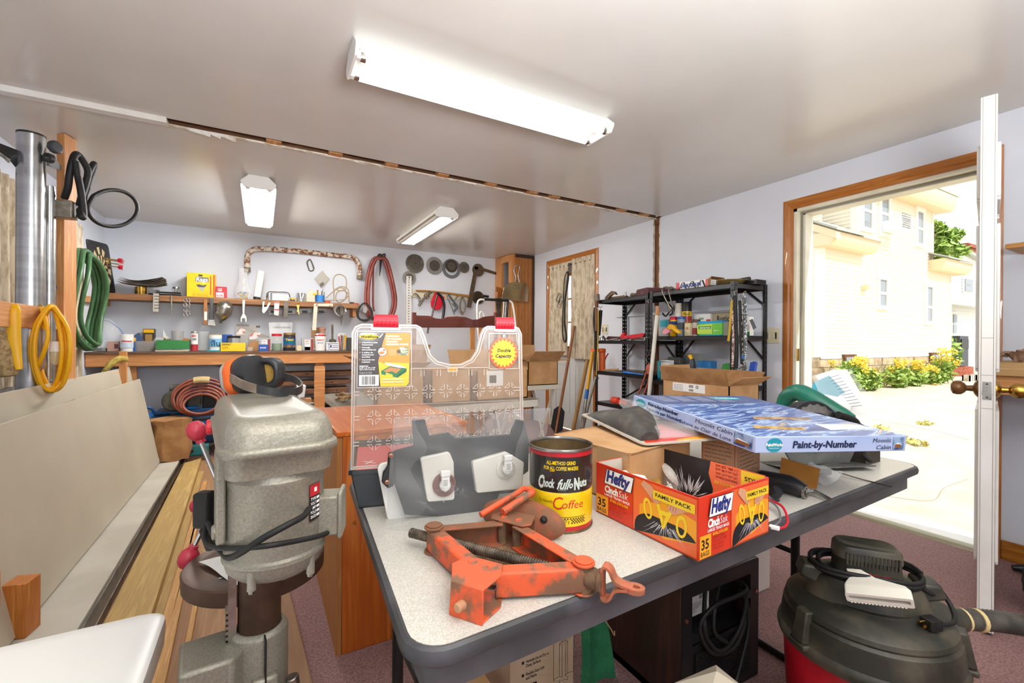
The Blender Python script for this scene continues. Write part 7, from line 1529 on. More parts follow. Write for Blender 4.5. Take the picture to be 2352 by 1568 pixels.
b=B(mt('table_greybrown','7A7264',.5,c2='68604F',sc=8));b.prism(rquad([(.40,2.47),(1.62,2.49),(1.62,3.35),(.39,3.42)],.05),LTZ-.022,LTZ);b.out('tabletop',lt);b=B(mt('table_rim','CFCBBE',.4));o_=rquad([(.398,2.468),(1.622,2.488),(1.622,3.352),(.388,3.422)],.05);b.ring(o_,inset(o_,.006),LTZ-.045,LTZ-.001);b.out('rim',lt)
for lx in(.55,1.5):
 for ly in(2.55,3.15):b=B(mt('leg_cream','D5D0C0',.4));b.cyl((lx,ly,0),(lx+(.05 if lx<1 else-.05),ly,LTZ-.03),.014,n=10);b.out('leg',lt)
 b=B(mt('leg_cream','D5D0C0',.4));b.cyl((lx,2.55,.2),(lx,3.15,.5),.008,n=8);b.cyl((lx,3.15,.2),(lx,2.55,.5),.008,n=8);b.out('brace',lt)
def ocarton(lab,x0,x1,y0,y1,z0,z1,flaps=(1,1,1,1),name='carton',m=None,fl=.14):
 m=m or CARD;t=T(name,lab,'carton',((x0+x1)/2,(y0+y1)/2,z0),'cartons on the long table');e=.006;b=B(m)
 for a in((x0,y0,x1,y0+e),(x0,y1-e,x1,y1),(x0,y0,x0+e,y1),(x1-e,y0,x1,y1)):b.box((a[0],a[1],z0),(a[2],a[3],z1))
 b.box((x0,y0,z0),(x1,y1,z0+e));b.out('body',t)
 for k,(p,q,dr)in enumerate((((x0,y0),(x1,y0),(0,-1)),((x1,y0),(x1,y1),(1,0)),((x1,y1),(x0,y1),(0,1)),((x0,y1),(x0,y0),(-1,0)))):
  if not flaps[k]:continue
  f=flaps[k];b=B(CARDD if k%2 else m);P,Q=V((p[0],p[1],z1)),V((q[0],q[1],z1));dv=V((dr[0]*fl*math.sin(f),dr[1]*fl*math.sin(f),fl*math.cos(f)));b.loft([[P,Q,Q+V((dr[0],dr[1],0))*.004,P+V((dr[0],dr[1],0))*.004],[P+dv,Q+dv,Q+dv+V((0,0,.004)),P+dv+V((0,0,.004))]]);b.out('flap',t)
 return t
ocarton('open carton on the white legged stand by the far door',1.95,2.25,3.20,3.55,LTZ+.011,LTZ+.21,(.9,1.5,.3,1.2))
ocarton('open carton at the table end closest to the drill press',.58,.86,2.62,3.0,LTZ+.001,LTZ+.22,(1.3,.3,.6,1.1))
ocarton('closed looking brown carton seen through the organizer lid',.90,1.16,2.6,3.0,LTZ+.001,LTZ+.20,(0,0,0,0))
t=ocarton('printed carton in the middle of the long table',1.2,1.58,2.6,3.05,LTZ+.001,LTZ+.19,(0,0,.5,0));b=B(PAPER,frame((1.27,2.5992,LTZ+.09),(1,0,0),y=(0,0,1)));b.rect(0,0,.12,.1,.0003);b.rect(.02,.02,.05,.05,.0006,DSTEEL);b.out('shipping_label',t)
t=T('work_stand','white legged folding work stand by the far door','stand',(2.0,3.4,0));b=B(mt('leg_cream','D5D0C0',.4));b.box((1.72,3.18,LTZ-.03),(2.28,3.62,LTZ+.01));b.out('top',t,bevel=.004)
for lx,s in((1.80,1),(2.22,-1)):
 for y0,y1 in((3.22,3.55),(3.58,3.25)):b=B(mt('leg_cream','D5D0C0',.4));b.cyl((lx,y0,LTZ-.03),(lx,y1,.01),.012,n=10);b.out('leg',t)
b=B(FILM);b.box((.47,2.62,LTZ+.001),(.56,2.78,LTZ+.055),clear('clear_box','D6D8D4',.45,.2));b.out('clear_container',label='clear plastic container on the long table corner',cat='container')
b=B(mt('wood_bits','C2A476',.8,c2='8F7048',sc=30));rw=random.Random(8)
for i in range(24):p=V((.45+rw.uniform(-.03,.05),2.95+rw.uniform(-.12,.12),LTZ+.01+rw.uniform(0,.04)));b.cyl(p,p+V((rw.uniform(-.05,.05),rw.uniform(-.05,.05),rw.uniform(-.008,.01))),.007,n=6)
b.out('wood_scraps',label='heap of small wood scraps on the long table edge',cat='scraps',kind='stuff')
t=ocarton('large open shipping carton with an address label behind the painting kit',2.50,2.80,1.74,2.26,.0,.865,(1.0,.75,.15,.35),fl=.10);t['group']=''
del t['group']
M=frame((2.4992,2.17,.80),(0,-1,0),y=(0,0,1));b=B(PAPER,M);b.rect(0,0,.26,.055,.0004)
for i in range(4):
 for j in range(6):b.rect(.01+.013*j,.04-.011*i,.009,.004,.0008,mt('ink_grey','6F7480',.7))
for i in range(12):b.rect(.135+.003*i,.03,.0016,.018,.0008,INK);b.rect(.135+.003*i,.006,.0016,.014,.0008,INK)
b.rect(.19,.028,.018,.018,.0008,INK);b.rect(.194,.032,.01,.01,.001,PAPER);b.out('shipping_label',t)
BT=1.008;ST=1.575
bn=T('wall_bench','long pine fronted bench along the back wall, crowded with jars','bench',(-.2,5.7,0));KP=wood('knotty_pine','D59A62','C07F48','DDA974',.55,.7,'X',5,0,.05)
b=B(KP);b.box((XL+.005,5.42,.872),(1.75,5.46,.988));b.out('apron',bn,bevel=.003)
b=B(mt('bench_top_dark','6E5543',.7,c2='594232',sc=6));b.box((XL+.005,5.405,.989),(1.75,5.99,BT));b.out('top',bn)
for x,w_ in((-1.08,.045),(.53,.09),(1.66,.09)):b=B(PINEZ);b.box((x,5.465,0),(x+w_,5.505,.988));b.out('leg',bn,bevel=.002)
b=B(KP);b.box((.515,5.40,.0),(.625,5.418,.84));b.out('front_post',bn,bevel=.002)
us=T('wall_shelf','old pine board shelf along the back wall above the bench','shelf',(-.15,5.85,ST));b=B(OLDX);b.box((XL+.005,5.70,ST-.06),(1.05,5.993,ST));b.out('board',us,bevel=.003)
b=B(PINEY);b.box((XL+.002,5.38,1.46),(XL+.05,5.99,1.5145));b.out('cleat',us,bevel=.003);b=B(PINEZ);b.box((.98,5.76,1.42),(1.03,5.993,1.5145));b.out('bracket',us)
S1,W1,F1,H1=MBk(5.78),MBk(5.985),MBk(5.56),MBk(5.685)
t=T('dartboard','black dartboard with darts leaning on the shelf in the corner','dartboard',(-1.33,5.75,ST));P=[V((-1.37,5.63,ST+.003)),V((-1.27,5.86,ST+.003)),V((-1.30,5.62,2.05)),V((-1.385,5.43,2.035))]
DMx=Matrix(((P[1]-P[0]).normalized(),(P[3]-P[0]).normalized(),((P[1]-P[0]).cross(P[3]-P[0])).normalized())).transposed().to_4x4();DMx.translation=P[0];dw,dh=(P[1]-P[0]).length,(P[3]-P[0]).length
b=B(mt('dart_black','1F2022',.45),DMx);b.loft([[(x,y,z)for x,y in rrect(dw*k,dh*k,.03,4,dw/2,dh/2)]for z,k in((-.035,1),(-.006,1),(0,.95))]);b.out('board',t)
b=B(BLACK,DMx)
for i in range(20):
 a0,a1=2*PI*i/20,2*PI*(i+1)/20
 for r0,r1,k in((.2,.62,0),(.66,1,1)):
  b.poly([(dw/2+dw*.40*r*math.cos(a),dh/2+dh*.40*r*math.sin(a))for r,a in((r0,a0),(r1,a0),(r1,a1),(r0,a1))],.001,(mt('dart_cream','C9B48A',.6),mt('dart_dark','2B2620',.6))[(i+k)%2])
b.out('target_face',t)
for i,(u,v)in enumerate(((.62,.70),(.68,.62),(.60,.56),(.70,.68))):
 c=DMx@V((dw*u,dh*v,.002));d=V((.95,-.1,-.1)).normalized();t2=T('dart','steel dart stuck in the dartboard','dart',c,'darts in the dartboard');b=B(BRASS);b.cyl(c,c+d*.10,.005,n=8);b.out('barrel',t2);b=B((RED,WHT,RED,mt('flight_pink','C98A8A',.6))[i]);e=c+d*.10
 for k in range(2):n=d.cross((V((0,0,1)),V((0,1,0)))[k]).normalized()*.02;b.loft([[e,e+d*.012+n,e+d*.045+n,e+d*.04],[e+V((0,.001,.001)),e+d*.012+n+V((0,.001,.001)),e+d*.045+n+V((0,.001,.001)),e+d*.04+V((0,.001,.001))]]);b.loft([[e,e+d*.012-n,e+d*.045-n,e+d*.04],[e+V((0,.001,.001)),e+d*.012-n+V((0,.001,.001)),e+d*.045-n+V((0,.001,.001)),e+d*.04+V((0,.001,.001))]])
 b.out('flight',t2)
M=S1;x,y,w,h=bb(M,(273,634,380,672),ST);t=T('sanding_sheets','stack of curled grey sanding sheets on a tin','sanding sheets',place(M,x+w/2,ST));SG=mt('sanding_grey','8A8378',.9,c2='7A6F60',sc=20)
for i in range(5):b=B(SG);b.sheet(lambda u,v:place(M,x+w*(u*(1-.03*i)+.02*i),ST+.09+.012*i+.055*((u-.45)**2)*2.6+.008*math.sin(5*u+i),.08-.22*v),10,3,th=.0016);b.out('sheet',t)
M=S1;x,y,w,h=bb(M,(306,655,336,674),ST);b=B(BRASS);b.lathe([(.001,0),(w/2,0),(w/2,.085),(.001,.085)],22,M=Matrix.Translation(place(M,x+w/2,ST,-.06)));b.out('tin',label='squat brass coloured tin under the sanding sheets',cat='tin')
t=T('bench_clamp','black and steel clamp lying on the shelf with a round knob','clamp',place(S1,-.75,ST));b=B(BLKM,S1);x,y,w,h=bb(S1,(340,663,415,676),ST);b.box((x,y,-.06),(x+w,y+.022,0));b.box((x+.06,y+.03,-.06),(x+w*.98,y+.045,-.02));b.out('bar',t,bevel=.003);b=B(STEEL,S1);b.box((x-.1,y,-.05),(x+.1,y+.012,-.01));b.cyl((x+w*.83,y+.045,-.04),(x+w*.83,y+.085,-.04),.011,n=12);b.cyl((x+w*.83,y+.085,-.04),(x+w*.83,y+.10,-.04),.03,.026,n=16);b.out('screw',t)
t=boxit('rag_box','yellow box of rags on the back wall shelf','box',S1,(429,627,494,690),.16,mt('rags_yellow','F0CE12',.4,c2='E6C20E',sc=5),ST,(('Rags',.33,.66,.74,.82,INKW),('30 TIRE RAGS',.2,.06,.75,.14,mt('ink_ochre','C79A10',.5))),((.30,.64,.77,.835,mt('rags_grey','77757A',.5)),(.40,.86,.55,.94,mt('rags_dkgreen','3B4A2A',.5)),(.82,.12,.86,.9,mt('rags_red','C4421E',.5)),(.93,.04,.985,.96,mt('rags_red','C4421E',.5))))
x,y,w,h=bb(S1,(429,627,494,690),ST);b=B(mt('rags_shadow','4A4A48',.5),S1);b.poly([(x+w*.32,y+h*.5),(x+w*.42,y+h*.54),(x+w*.56,y+h*.5),(x+w*.72,y+h*.54),(x+w*.62,y+h*.42),(x+w*.52,y+h*.36),(x+w*.40,y+h*.42)],.001);b.poly([(x+w*.40,y+h*.42),(x+w*.64,y+h*.42),(x+w*.54,y+h*.22)],.0014,mt('rags_silver','B5B3AC',.5));b.out('printed_emblem',t)
boxit('bulb_box','small red and white box beside the yellow rag box','box',S1,(495,658,520,690),.09,mt('bulb_red','C22F3C',.45),ST,(('GE',.2,.6,.6,.85,INKW),('bulb',.1,.15,.7,.35,INKR)),((.04,.08,.75,.5,INKW),))
t=T('clear_bag','tall clear plastic bag of green bits on the shelf','bag',place(S1,-.15,ST));x,y,w,h=bb(S1,(536,615,580,690),ST);b=B(FILM)
b.loft([[place(S1,x+w*(.5+lx*k),ST+h*v,dz*k*.06-.05)for lx,dz in circ(.5,14,0,0,1)]for v,k in((.0,.8),(.15,1.0),(.35,.82),(.55,.5),(.8,.48),(1,.55))],caps=False);b.out('film',t);b=B(mt('bead_green','8FA04A',.5));rb=random.Random(3)
for i in range(24):b.ball(place(S1,x+w*(.25+.5*rb.random()),ST+.012+h*.2*rb.random(),-.08+.06*rb.random()),.012,(mt('bead_green','8FA04A',.5),BLUE,YELLOW)[i%3],6)
b.out('contents',t)
t=T('paper_roll','white paper roll standing on the shelf under the rusty pipe','roll',place(S1,.1,ST));a,c=PP(S1,[(590,686),(600,622)]);b=B(PAPER);p,q=place(S1,a[0],ST+.035,-.03),place(S1,c[0],c[1],-.03);b.cyl(p,q,.038,n=20);b.out('roll',t);b=B(BLACK);b.cyl(V((p.x,p.y,ST)),p,.036,n=20);b.out('base',t)
t=T('staple_gun','chrome and grey hand tool lying on the shelf beside the roll','tool',place(S1,.3,ST));x,y,w,h=bb(S1,(612,672,666,692),ST);b=B(STEEL,S1);b.prism(rrect(w*.95,h*.9,.03,4,x+w/2,y+h*.46),-.05,0);b.out('body',t,bevel=.004);b=B(CHROME,S1);b.cyl((x+.03,y+.005,-.02),(x+.03,y+h*.95,-.02),.035,n=18);b.out('cap',t);b=B(DSTEEL,S1);b.tube([(x,y+h*.3,.01),(x+.02,y+h,.01),(x+w*.4,y+h*1.05,.012),(x+w*.9,y+h*1.05,.012),(x+w,y+h*.5,.01)],.005,8,5);b.cyl((x+w*.65,y+h*.6,.0),(x+w*.65,y+h*.6,.004),.012,n=14,mat=INKW);b.out('handle',t)
jarit('bottle','tiny yellow capped bottle on the shelf by the steel canister','bottle',S1,(667,684,678,694),DSTEEL,YELLOW,.4,ST)
t=T('steel_canister','polished steel canister on the shelf','canister',place(S1,.5,ST));x,y,w,h=bb(S1,(681,672,703,694),ST);b=B(CHROME);b.lathe([(.001,0),(w*.52,0),(w*.52,.10),(w*.5,.104),(w*.48,.10),(w*.48,.02),(.001,.02)],26,M=Matrix.Translation(place(S1,x+w/2,ST,-.06)));b.out('body',t)
t=T('glue_bottle','beige house shaped plastic bottle with yellow cap on the shelf','bottle',place(S1,.65,ST));x,y,w,h=bb(S1,(704,663,724,696),ST);b=B(mt('bottle_beige','CFC6AE',.5),S1);b.prism([(x,y),(x+w,y),(x+w,y+h*.6),(x+w*.6,y+h*.98),(x+w*.45,y+h*.98),(x,y+h*.55)],-.06,0);b.out('body',t,bevel=.006);b=B(YELLOW,S1);b.cyl((x+w*.72,y+h*.62,-.01),(x+w*1.1,y+h*.62,-.01),.016,n=14);b.out('cap',t)
t=T('pencil_cup','blue plastic cup of pens on the shelf','cup',place(S1,.75,ST));x,y,w,h=bb(S1,(725,678,747,696),ST);c=place(S1,x+w/2,ST,-.05);b=B(mt('cup_blue','2F7EC9',.4));b.lathe([(.001,0),(w*.48,0),(w*.5,.09),(w*.46,.09),(w*.44,.01),(.001,.01)],22,M=Matrix.Translation(c));b.out('cup',t);
for i in range(6):b=B((STEEL,BLACK,DSTEEL,WHT,YELLOW,STEEL)[i]);a=i*1.05;b.cyl(c+V((.03*math.cos(a),.03*math.sin(a),.02)),c+V((.05*math.cos(a),.05*math.sin(a),.135+.012*(i%3))),.006,n=8);b.out('pen',t)
t=T('tape_roll','small orange tape roll beside the blue cup','tape roll',place(S1,.85,ST));x,y,w,h=bb(S1,(747,686,760,696),ST);b=B(mt('tape_orange','E4572E',.45));b.lathe([(w*.3,0),(w*.52,0),(w*.52,.032),(w*.3,.032),(w*.3,0)],22,M=Matrix.Translation(place(S1,x+w/2,ST,-.05)),caps=False);b.out('roll',t);b=B(WHT);b.lathe([(w*.31,.005),(w*.31,.033),(.001,.033)],18,M=Matrix.Translation(place(S1,x+w/2,ST,-.05)));b.out('core',t)
t=T('coiled_cord','loops of beige cord standing on the shelf','cord',place(S1,.9,ST));BEI=mt('cord_beige','A8977C',.6)
b=B(BEI)
for pts in([(747,690),(765,690),(790,688),(800,675),(797,662),(783,658),(768,668),(766,690)],[(748,685),(762,672),(778,662),(790,664),(796,676),(790,690),(776,694),(770,684),(774,672),(788,668),(800,676),(802,694)],[(766,668),(764,645),(770,633),(782,631),(794,638),(796,655),(792,664),(778,668),(768,664)]):
 b.tube([place(S1,a,c,.02+.03*math.sin(i))for i,(a,c)in enumerate(PP(S1,pts))],.0065,7,5)
b.out('loop',t);b=B(BLACK);q=PP(S1,[(803,692)])[0];b.box(tuple(place(S1,q[0]-.02,ST,.0)-V((0,.0,0))),tuple(place(S1,q[0]+.02,ST+.03,-.02)))if 0 else b.cyl(place(S1,q[0],ST+.012,0),place(S1,q[0]+.05,ST+.012,0),.012,n=8);b.out('plug',t)
pathit('red_pencil','red pencil lying at the shelf end','pencil',S1,[(803,696),(823,697)],.006,RED,6,0)
def hang(name,lab,cat,pts,th,m,grp='tools hanging from the back wall shelf'):return plateit(name,lab,cat,H1,pts,th,m,grp=grp)
def hang2(name,lab,cat,grp='tools hanging from the back wall shelf'):return T(name,lab,cat,oY(600,730,5.685),grp)
t=T('price_tag_set','grey paper tag hanging below the sanding sheets','tag',oY(358,715,5.685));plateit('tag',None,None,H1,[(352,672),(365,672),(364,716),(351,715)],.004,mt('tag_grey','B9B2A4',.7),par=t);b=B(INK,H1);q=PP(H1,[(354,708)])[0]
for i in range(7):b.rect(q[0],q[1]+.03*i,.045,.006,.0008)
b.out('print',t)
hang('awl','thin steel awl hanging below the clamp','awl',[(392,678),(395,678),(395,716),(394,722),(393,716)],.008,STEEL)
t=T('chain_piece','short pair of steel chains hanging from a nail on the shelf','chain',oY(430,725,5.685));b=B(STEEL)
for cx in(426,434):
 for i in range(7):c=oY(cx+(1 if i%2 else-1),689+i*5.4,5.685);a=(i%2)*PI/2;b.tube([c+V((.012*math.cos(t_)*math.cos(a),.012*math.cos(t_)*math.sin(a),.019*math.sin(t_)))for t_ in[2*PI*k/10 for k in range(10)]],.0035,5,0,True)
b.out('chain',t)
t=hang2('wire_brush','wooden handled brush hanging beside the paint scraper','brush');plateit('handle',None,None,H1,[(468,688),(475,688),(477,712),(476,745),(466,745),(467,712)],.02,wood('brush_wood','A9713F','95602F','B78250',.5,2,'Z',6),par=t,bev=.004);b=B(PAPER,H1);q=PP(H1,[(469,735)])[0];b.rect(q[0],q[1],.025,.09,.0008);b.out('sticker',t)
t=hang2('paint_scraper','grey handled paint scraper hanging beside the wooden brush','scraper');plateit('handle',None,None,H1,[(480,685),(491,685),(489,712),(492,735),(480,735),(483,712)],.02,mt('scraper_grey','4A4A4C',.4),par=t,bev=.004);plateit('blade',None,None,H1,[(479,733),(492,733),(495,748),(477,746)],.004,STEEL,par=t)
t=hang2('drill_motor','old polished hand drill body hanging from the shelf','drill');b=B(STEEL);c0_,c1_=oY(514,694,5.66),oY(507,742,5.66);b.tube([c0_,oY(515,705,5.655),oY(512,722,5.655),oY(508,736,5.66)],[.05,.085,.075,.02],18,4);b.out('body',t);b=B(DSTEEL);b.cyl(oY(508,733,5.66),c1_,.014,n=10);b.box(tuple(oY(500,708,5.68)),tuple(oY(505,694,5.64)))if 0 else b.tube([oY(500,700,5.66),oY(498,715,5.66)],.016,8,0);b.out('chuck',t)
t=hang2('open_wrench','large open ended wrench hanging below the shelf','wrench');plateit('shank',None,None,H1,[(556,688),(563,688),(562,722),(557,722)],.012,STEEL,par=t,bev=.003);plateit('jaw',None,None,H1,[(557,720),(562,720),(567,729),(567,739),(563,740),(562,731),(557,731),(556,740),(552,739),(552,729)],.014,STEEL,par=t,bev=.003)
hang('pliers','small pliers hanging below the chrome tool','pliers',[(603,692),(608,692),(606,706),(612,704),(618,694),(622,696),(613,712),(606,720),(602,716)],.014,STEEL)
t=hang2('carded_tool','red and silver carded tool hanging below the shelf','tool');plateit('card',None,None,H1,[(630,693),(642,693),(640,725),(629,723)],.006,mt('card_silver','C9C2BE',.4,.3),par=t);b=B(INKR,H1);q=PP(H1,[(630,712)])[0];b.rect(q[0],q[1],.055,.012,.0009);b.rect(q[0],q[1]+.08,.055,.01,.0009);b.out('print',t)
hang('torpedo_level','small black and silver level hanging upright below the shelf','level',[(652,692),(663,692),(661,730),(651,729)],.02,DSTEEL)
t=T('spirit_level','long grey spirit level mounted under the shelf','level',oY(685,720,5.9));plateit('body',None,None,MBk(5.9),[(617,713),(752,705),(752,716),(618,724)],.03,mt('level_grey','8E8C86',.4,.5),par=t);b=B(BLACK,MBk(5.9));
for px in(628,665,700,738):q=PP(MBk(5.9),[(px,716)])[0];b.box((q[0]-.03,q[1]-.012,0),(q[0]+.03,q[1]+.015,.003))
b.out('slot',t)
t=hang2('key_ring','ring of small keys hanging below the shelf','keys');b=B(BRASS);c=oY(685,697,5.685);b.tube([c+V((.018*math.cos(a),0,.018*math.sin(a)))for a in[2*PI*k/12 for k in range(12)]],.0028,6,0,True);b.out('ring',t)
for i,(p,q)in enumerate((((683,700),(687,722)),((687,700),(683,716)))):plateit('key',None,None,MBk(5.68-.004*i),[(p[0]-2,p[1]),(p[0]+2,p[1]),(q[0]+1,q[1]),(q[0]-1,q[1])],.003,BRASS,par=t)
t=hang2('carpenters_square','rusty white carpenters square hanging below the shelf end','square');RW=mt('square_white','D9CFBA',.6,c2='8A6A4A',sc=30,lo=.55,hi=.7);plateit('blade',None,None,H1,[(721,697),(730,697),(726,758),(717,758)],.004,RW,par=t);plateit('tongue',None,None,H1,[(728,697),(765,697),(765,704),(728,703)],.004,RW,par=t)
t=hang2('hose_clamp','round steel clamp ring hanging at the shelf end','clamp');b=B(STEEL);c=oY(780,712,5.685)
for k in range(3):b.tube([c+V((.062*math.cos(a)+.006*k,-.008*k,.062*math.sin(a)-.004*k))for a in[2*PI*k2/20 for k2 in range(20)]],.006,6,0,True)
b.out('ring',t)
hang('chisel','dark tapered punch hanging beside the clamp ring','punch',[(781,704),(790,704),(787,735),(784,748),(782,735)],.014,DSTEEL)
hang('hanging_hook','small dark bracket under the shelf end','bracket',[(764,704),(778,704),(778,715),(766,714)],.02,RT)
t=T('zip_bag','large clear zip bag standing at the bench end','bag',oY(260,800,5.7));M=MBk(5.72);b=B(FILM);q=[place(M,*a)for a in PP(M,[(228,802),(285,802),(289,775),(275,755),(250,740),(230,734)])];c=sum(q,V())/len(q);
b.sheet(lambda u,v:(lambda p:p+V((0,-.10*math.sin(PI*min(1,u*1.0))*math.sin(PI*v*.9+.2)-.01*math.sin(11*u+6*v),0)))(q[0].lerp(q[1],u).lerp(q[5].lerp(q[3],u)+V((0,0,.05*math.sin(PI*u))),v)),16,12);b.out('film',t);b=B(mt('zip_blue','6F86B4',.4));b.tube([q[5],q[4]+V((0,0,.01)),q[3],q[2]],.006,8,4);b.out('zip',t)
jarit('jar','short clear jar lying at the bench corner','jar',MBk(5.62),(218,781,246,806),GLASS,None,0,BT,fill=(DSTEEL,.3))
boxit('pink_box','pinkish small box behind the stake on the bench','box',MBk(5.62),(246,784,273,806),.09,mt('box_pink','C09A8A',.6),BT,bands=((.6,.3,.95,.75,MAR),))
jarit('tub','white tub with a printed red name at the bench end','tub',F1,(272,767,304,806),WHT,WHT,.16,BT,[(.88,0),(1,.9),(1,1)],(.25,.6,mt('label_ltblue','C6D4E2',.5)),(('Soilmaster',.66,.78,.85,INKR),))
boxit('packet_blue','blue and yellow packet beside the white tub','packet',MBk(5.64),(304,775,312,805),.05,BLUE,BT,bands=((0,.7,1,1,YELLOW),))
plateit('blue_pouch','dark blue and orange pouch at the back of the bench','pouch',MBk(5.8),[(304,806),(308,770),(317,764),(324,772),(330,790),(332,806)],.05,mt('pouch_blue','3C5478',.6,c2='B0703A',sc=10,lo=.5,hi=.6))
boxit('yellow_box','black and yellow window box standing at the back of the bench','box',MBk(5.9),(328,755,355,806),.06,mt('box_black_yellow','3A3428',.6),BT,bands=((.05,.82,.95,.97,YELLOW),(.2,.3,.8,.75,mt('window_tan','A8834E',.7))))
M=MBk(5.6);x,y,w,h=bb(M,(304,783,357,808),BT);t=T('clear_tray','clear rectangular tray with a lid on the bench','tray',place(M,x+w/2,BT));b=B(clear('tray_clear','B9B7B0',.45,.2));b.loft([[place(M,x+w/2+a*w*k,BT+h*v,-.08+c*.14*k)for a,c in rrect(1,1,.2,4)]for v,k in((0,.82),(.9,1),(1,1.03))]);b.out('tray',t)
t=boxit('green_case','green and dark grey box of fastener packs on the bench','box',MBk(5.55),(358,781,434,808),.14,GREENP,BT+.02);
boxit('foam_base','pale flat slab under the green box','slab',MBk(5.54),(356,804,433,809),.16,mt('slab_pale','CFC4AC',.7),BT)
plateit('dark_wrap','dark grey shrink wrapped pack on top of the green box','packet',MBk(5.58),[(359,794),(362,784),(378,782),(410,790),(430,795),(430,798),(360,798)],.12,mt('wrap_dark','4B4A48',.4))
t=T('price_card','pale cardboard tag reading about parts behind the green box','card',oY(380,784,5.7));plateit('card',None,None,MBk(5.7),[(373,786),(376,774),(391,778),(388,787)],.003,mt('card_cream','E3D9A8',.7),par=t);b=B(INK,MBk(5.7));q=PP(MBk(5.7),[(376,783)])[0];b.text('Parts',.03,.06,q[0],q[1],.001,INK,bold=.03);b.out('lettering',t)
plateit('paper_sliver','folded white paper sticking up at the back of the bench','paper',MBk(5.85),[(374,755),(383,772),(388,774),(384,800),(376,800)],.002,PAPER)
jarit('clear_cup','large frosted plastic cup at the back of the bench','cup',MBk(5.8),(391,759,421,806),clear('frosted_cup','C9C6BF',.55,.4),None,0,BT,[(.8,0),(1,1)])
plateit('plastic_wrap','clear crumpled wrap lying in front of the window box','wrap',MBk(5.75),[(345,800),(352,780),(362,772),(378,778),(380,800)],.05,FILM)
plateit('orange_pack','orange and black packet beside the frosted cup','packet',MBk(5.7),[(414,790),(422,776),(440,780),(436,796)],.04,mt('pack_orange','C9702C',.6))
t=jarit('jar','red and white labelled jar beside a taller glass jar','jar',MBk(5.57),(437,761,454,806),GLASS,mt('lid_steel','9A9890',.4,.8),.08,BT,band=(.02,.38,mt('label_red2','A82530',.5),(.38,.98,PAPER)),tx=(('MERRY',.78,.9,.7,INKR),('CHERRY',.6,.72,.7,INK)))
jarit('jar','tall empty clear glass jar on the bench','jar',MBk(5.6),(452,761,479,807),GLASS,GLASS,.08,BT)
jarit('tub','white tub printed flu with a teal lid beneath','tub',MBk(5.55),(478,767,509,806),WHT,mt('lid_tin','B5A88C',.4,.5),.06,BT,[(.92,0),(1,.95),(1,1)],(.28,.78,mt('label_sky','7FB4D9',.5)),(('flu',.32,.68,.75,mt('ink_teal_dark','1D5A78',.5)),))
boxit('teal_lid','thin teal lid beneath the white tub','lid',MBk(5.53),(475,804,509,808),.12,TEAL,BT-.0)
boxit('blue_box','dark blue tall box behind the tub and the yellow carton','box',MBk(5.75),(510,768,533,806),.07,mt('box_deepblue','1C4A98',.5),BT)
boxit('yellow_carton','yellow tool carton lettered DEWALT on the bench front','box',MBk(5.52),(507,787,564,807),.1,mt('dewalt_yellow','F2C81A',.45),BT,(('DEWALT',.05,.68,.42,.9,INK),('20 V MAX',.05,.42,.3,.52,INK),('Lithium Ion',.05,.25,.35,.33,INK)))
jarit('jar','dark lidded glass jar behind the yellow carton','jar',MBk(5.66),(521,771,552,806),GLASS,BLACK,.14,BT,fill=(DSTEEL,.5))
boxit('clear_box','clear plastic box behind the yellow carton','box',MBk(5.72),(548,768,570,806),.08,clear('box_clear2','B4B3AD',.5,.3),BT)
t=T('backing_card','grey printed card hanging on the wall behind the bench jars','card',oY(565,760,5.97));plateit('card',None,None,MBk(5.98),[(540,744),(593,744),(593,800),(540,800)],.004,mt('card_white_grey','D5D3CE',.6),par=t);b=B(INK,MBk(5.98));q=PP(MBk(5.98),[(544,749)])[0];b.text('FASTENERS',.025,.12,q[0],q[1],.001,DSTEEL,bold=.02);b.rect(q[0]+.19,q[1]-.01,.04,.02,.001,DSTEEL);b.out('lettering',t)
plateit('sachet','red and white sachets leaning in a heap behind the blue carton','sachet',MBk(5.74),[(541,768),(552,752),(564,757),(557,772)],.02,mt('sachet_redwhite','E3D5D0',.5,c2='B4343C',sc=24,lo=.5,hi=.56))
plateit('sachet','clear and red printed sachet propped beside the zip pouch','sachet',MBk(5.70),[(572,772),(586,761),(600,765),(588,778),(574,780)],.02,mt('sachet_redwhite','E3D5D0',.5,c2='B4343C',sc=24,lo=.5,hi=.56))
plateit('grey_pouch','long grey plastic pouch leaning behind the sachets','pouch',MBk(5.8),[(562,752),(567,749),(600,765),(618,772),(618,780),(598,777)],.03,mt('pouch_grey','9A958C',.5))
plateit('cardboard_bits','torn cardboard piece standing on the bench','cardboard',MBk(5.6),[(567,806),(572,788),(580,782),(594,783),(597,800),(590,806)],.06,CARDD)
jarit('jar','tiny clear jar in front of the torn cardboard','jar',MBk(5.53),(568,797,581,807),GLASS,None,0,BT)
for i,(x0,lab)in enumerate(((594,'clear hook box with red printed label behind the blue carton'),(693,'clear hook box with red and yellow label near the bench end'))):
 t=boxit('hook_box',lab,'box',MBk(5.60),(x0,776,x0+28,806),.08,clear('box_clear2','B4B3AD',.5,.3),BT,(('HOOKS',.28,.66,.6,.8,INKR),('BRASS SCREW',.28,.5,.62,.58,INK)),((.24,.04,.70,.86,PAPER),(.76,0,.95,.9,mt('label_dkred','8E2A2A',.5)),(.24,.04,.7,.3,(RED,YELLOW)[i])))
boxit('blue_carton','small blue carton at the bench front','box',MBk(5.52),(594,791,616,807),.07,mt('box_deepblue','1C4A98',.5),BT,(('SHARK',.15,.4,.8,.62,INKW),))
jarit('jar','clear jar with a red lid and green bits','jar',MBk(5.56),(624,766,648,806),GLASS,RED,.14,BT,fill=(mt('bits_green','6F8A6A',.6),.5))
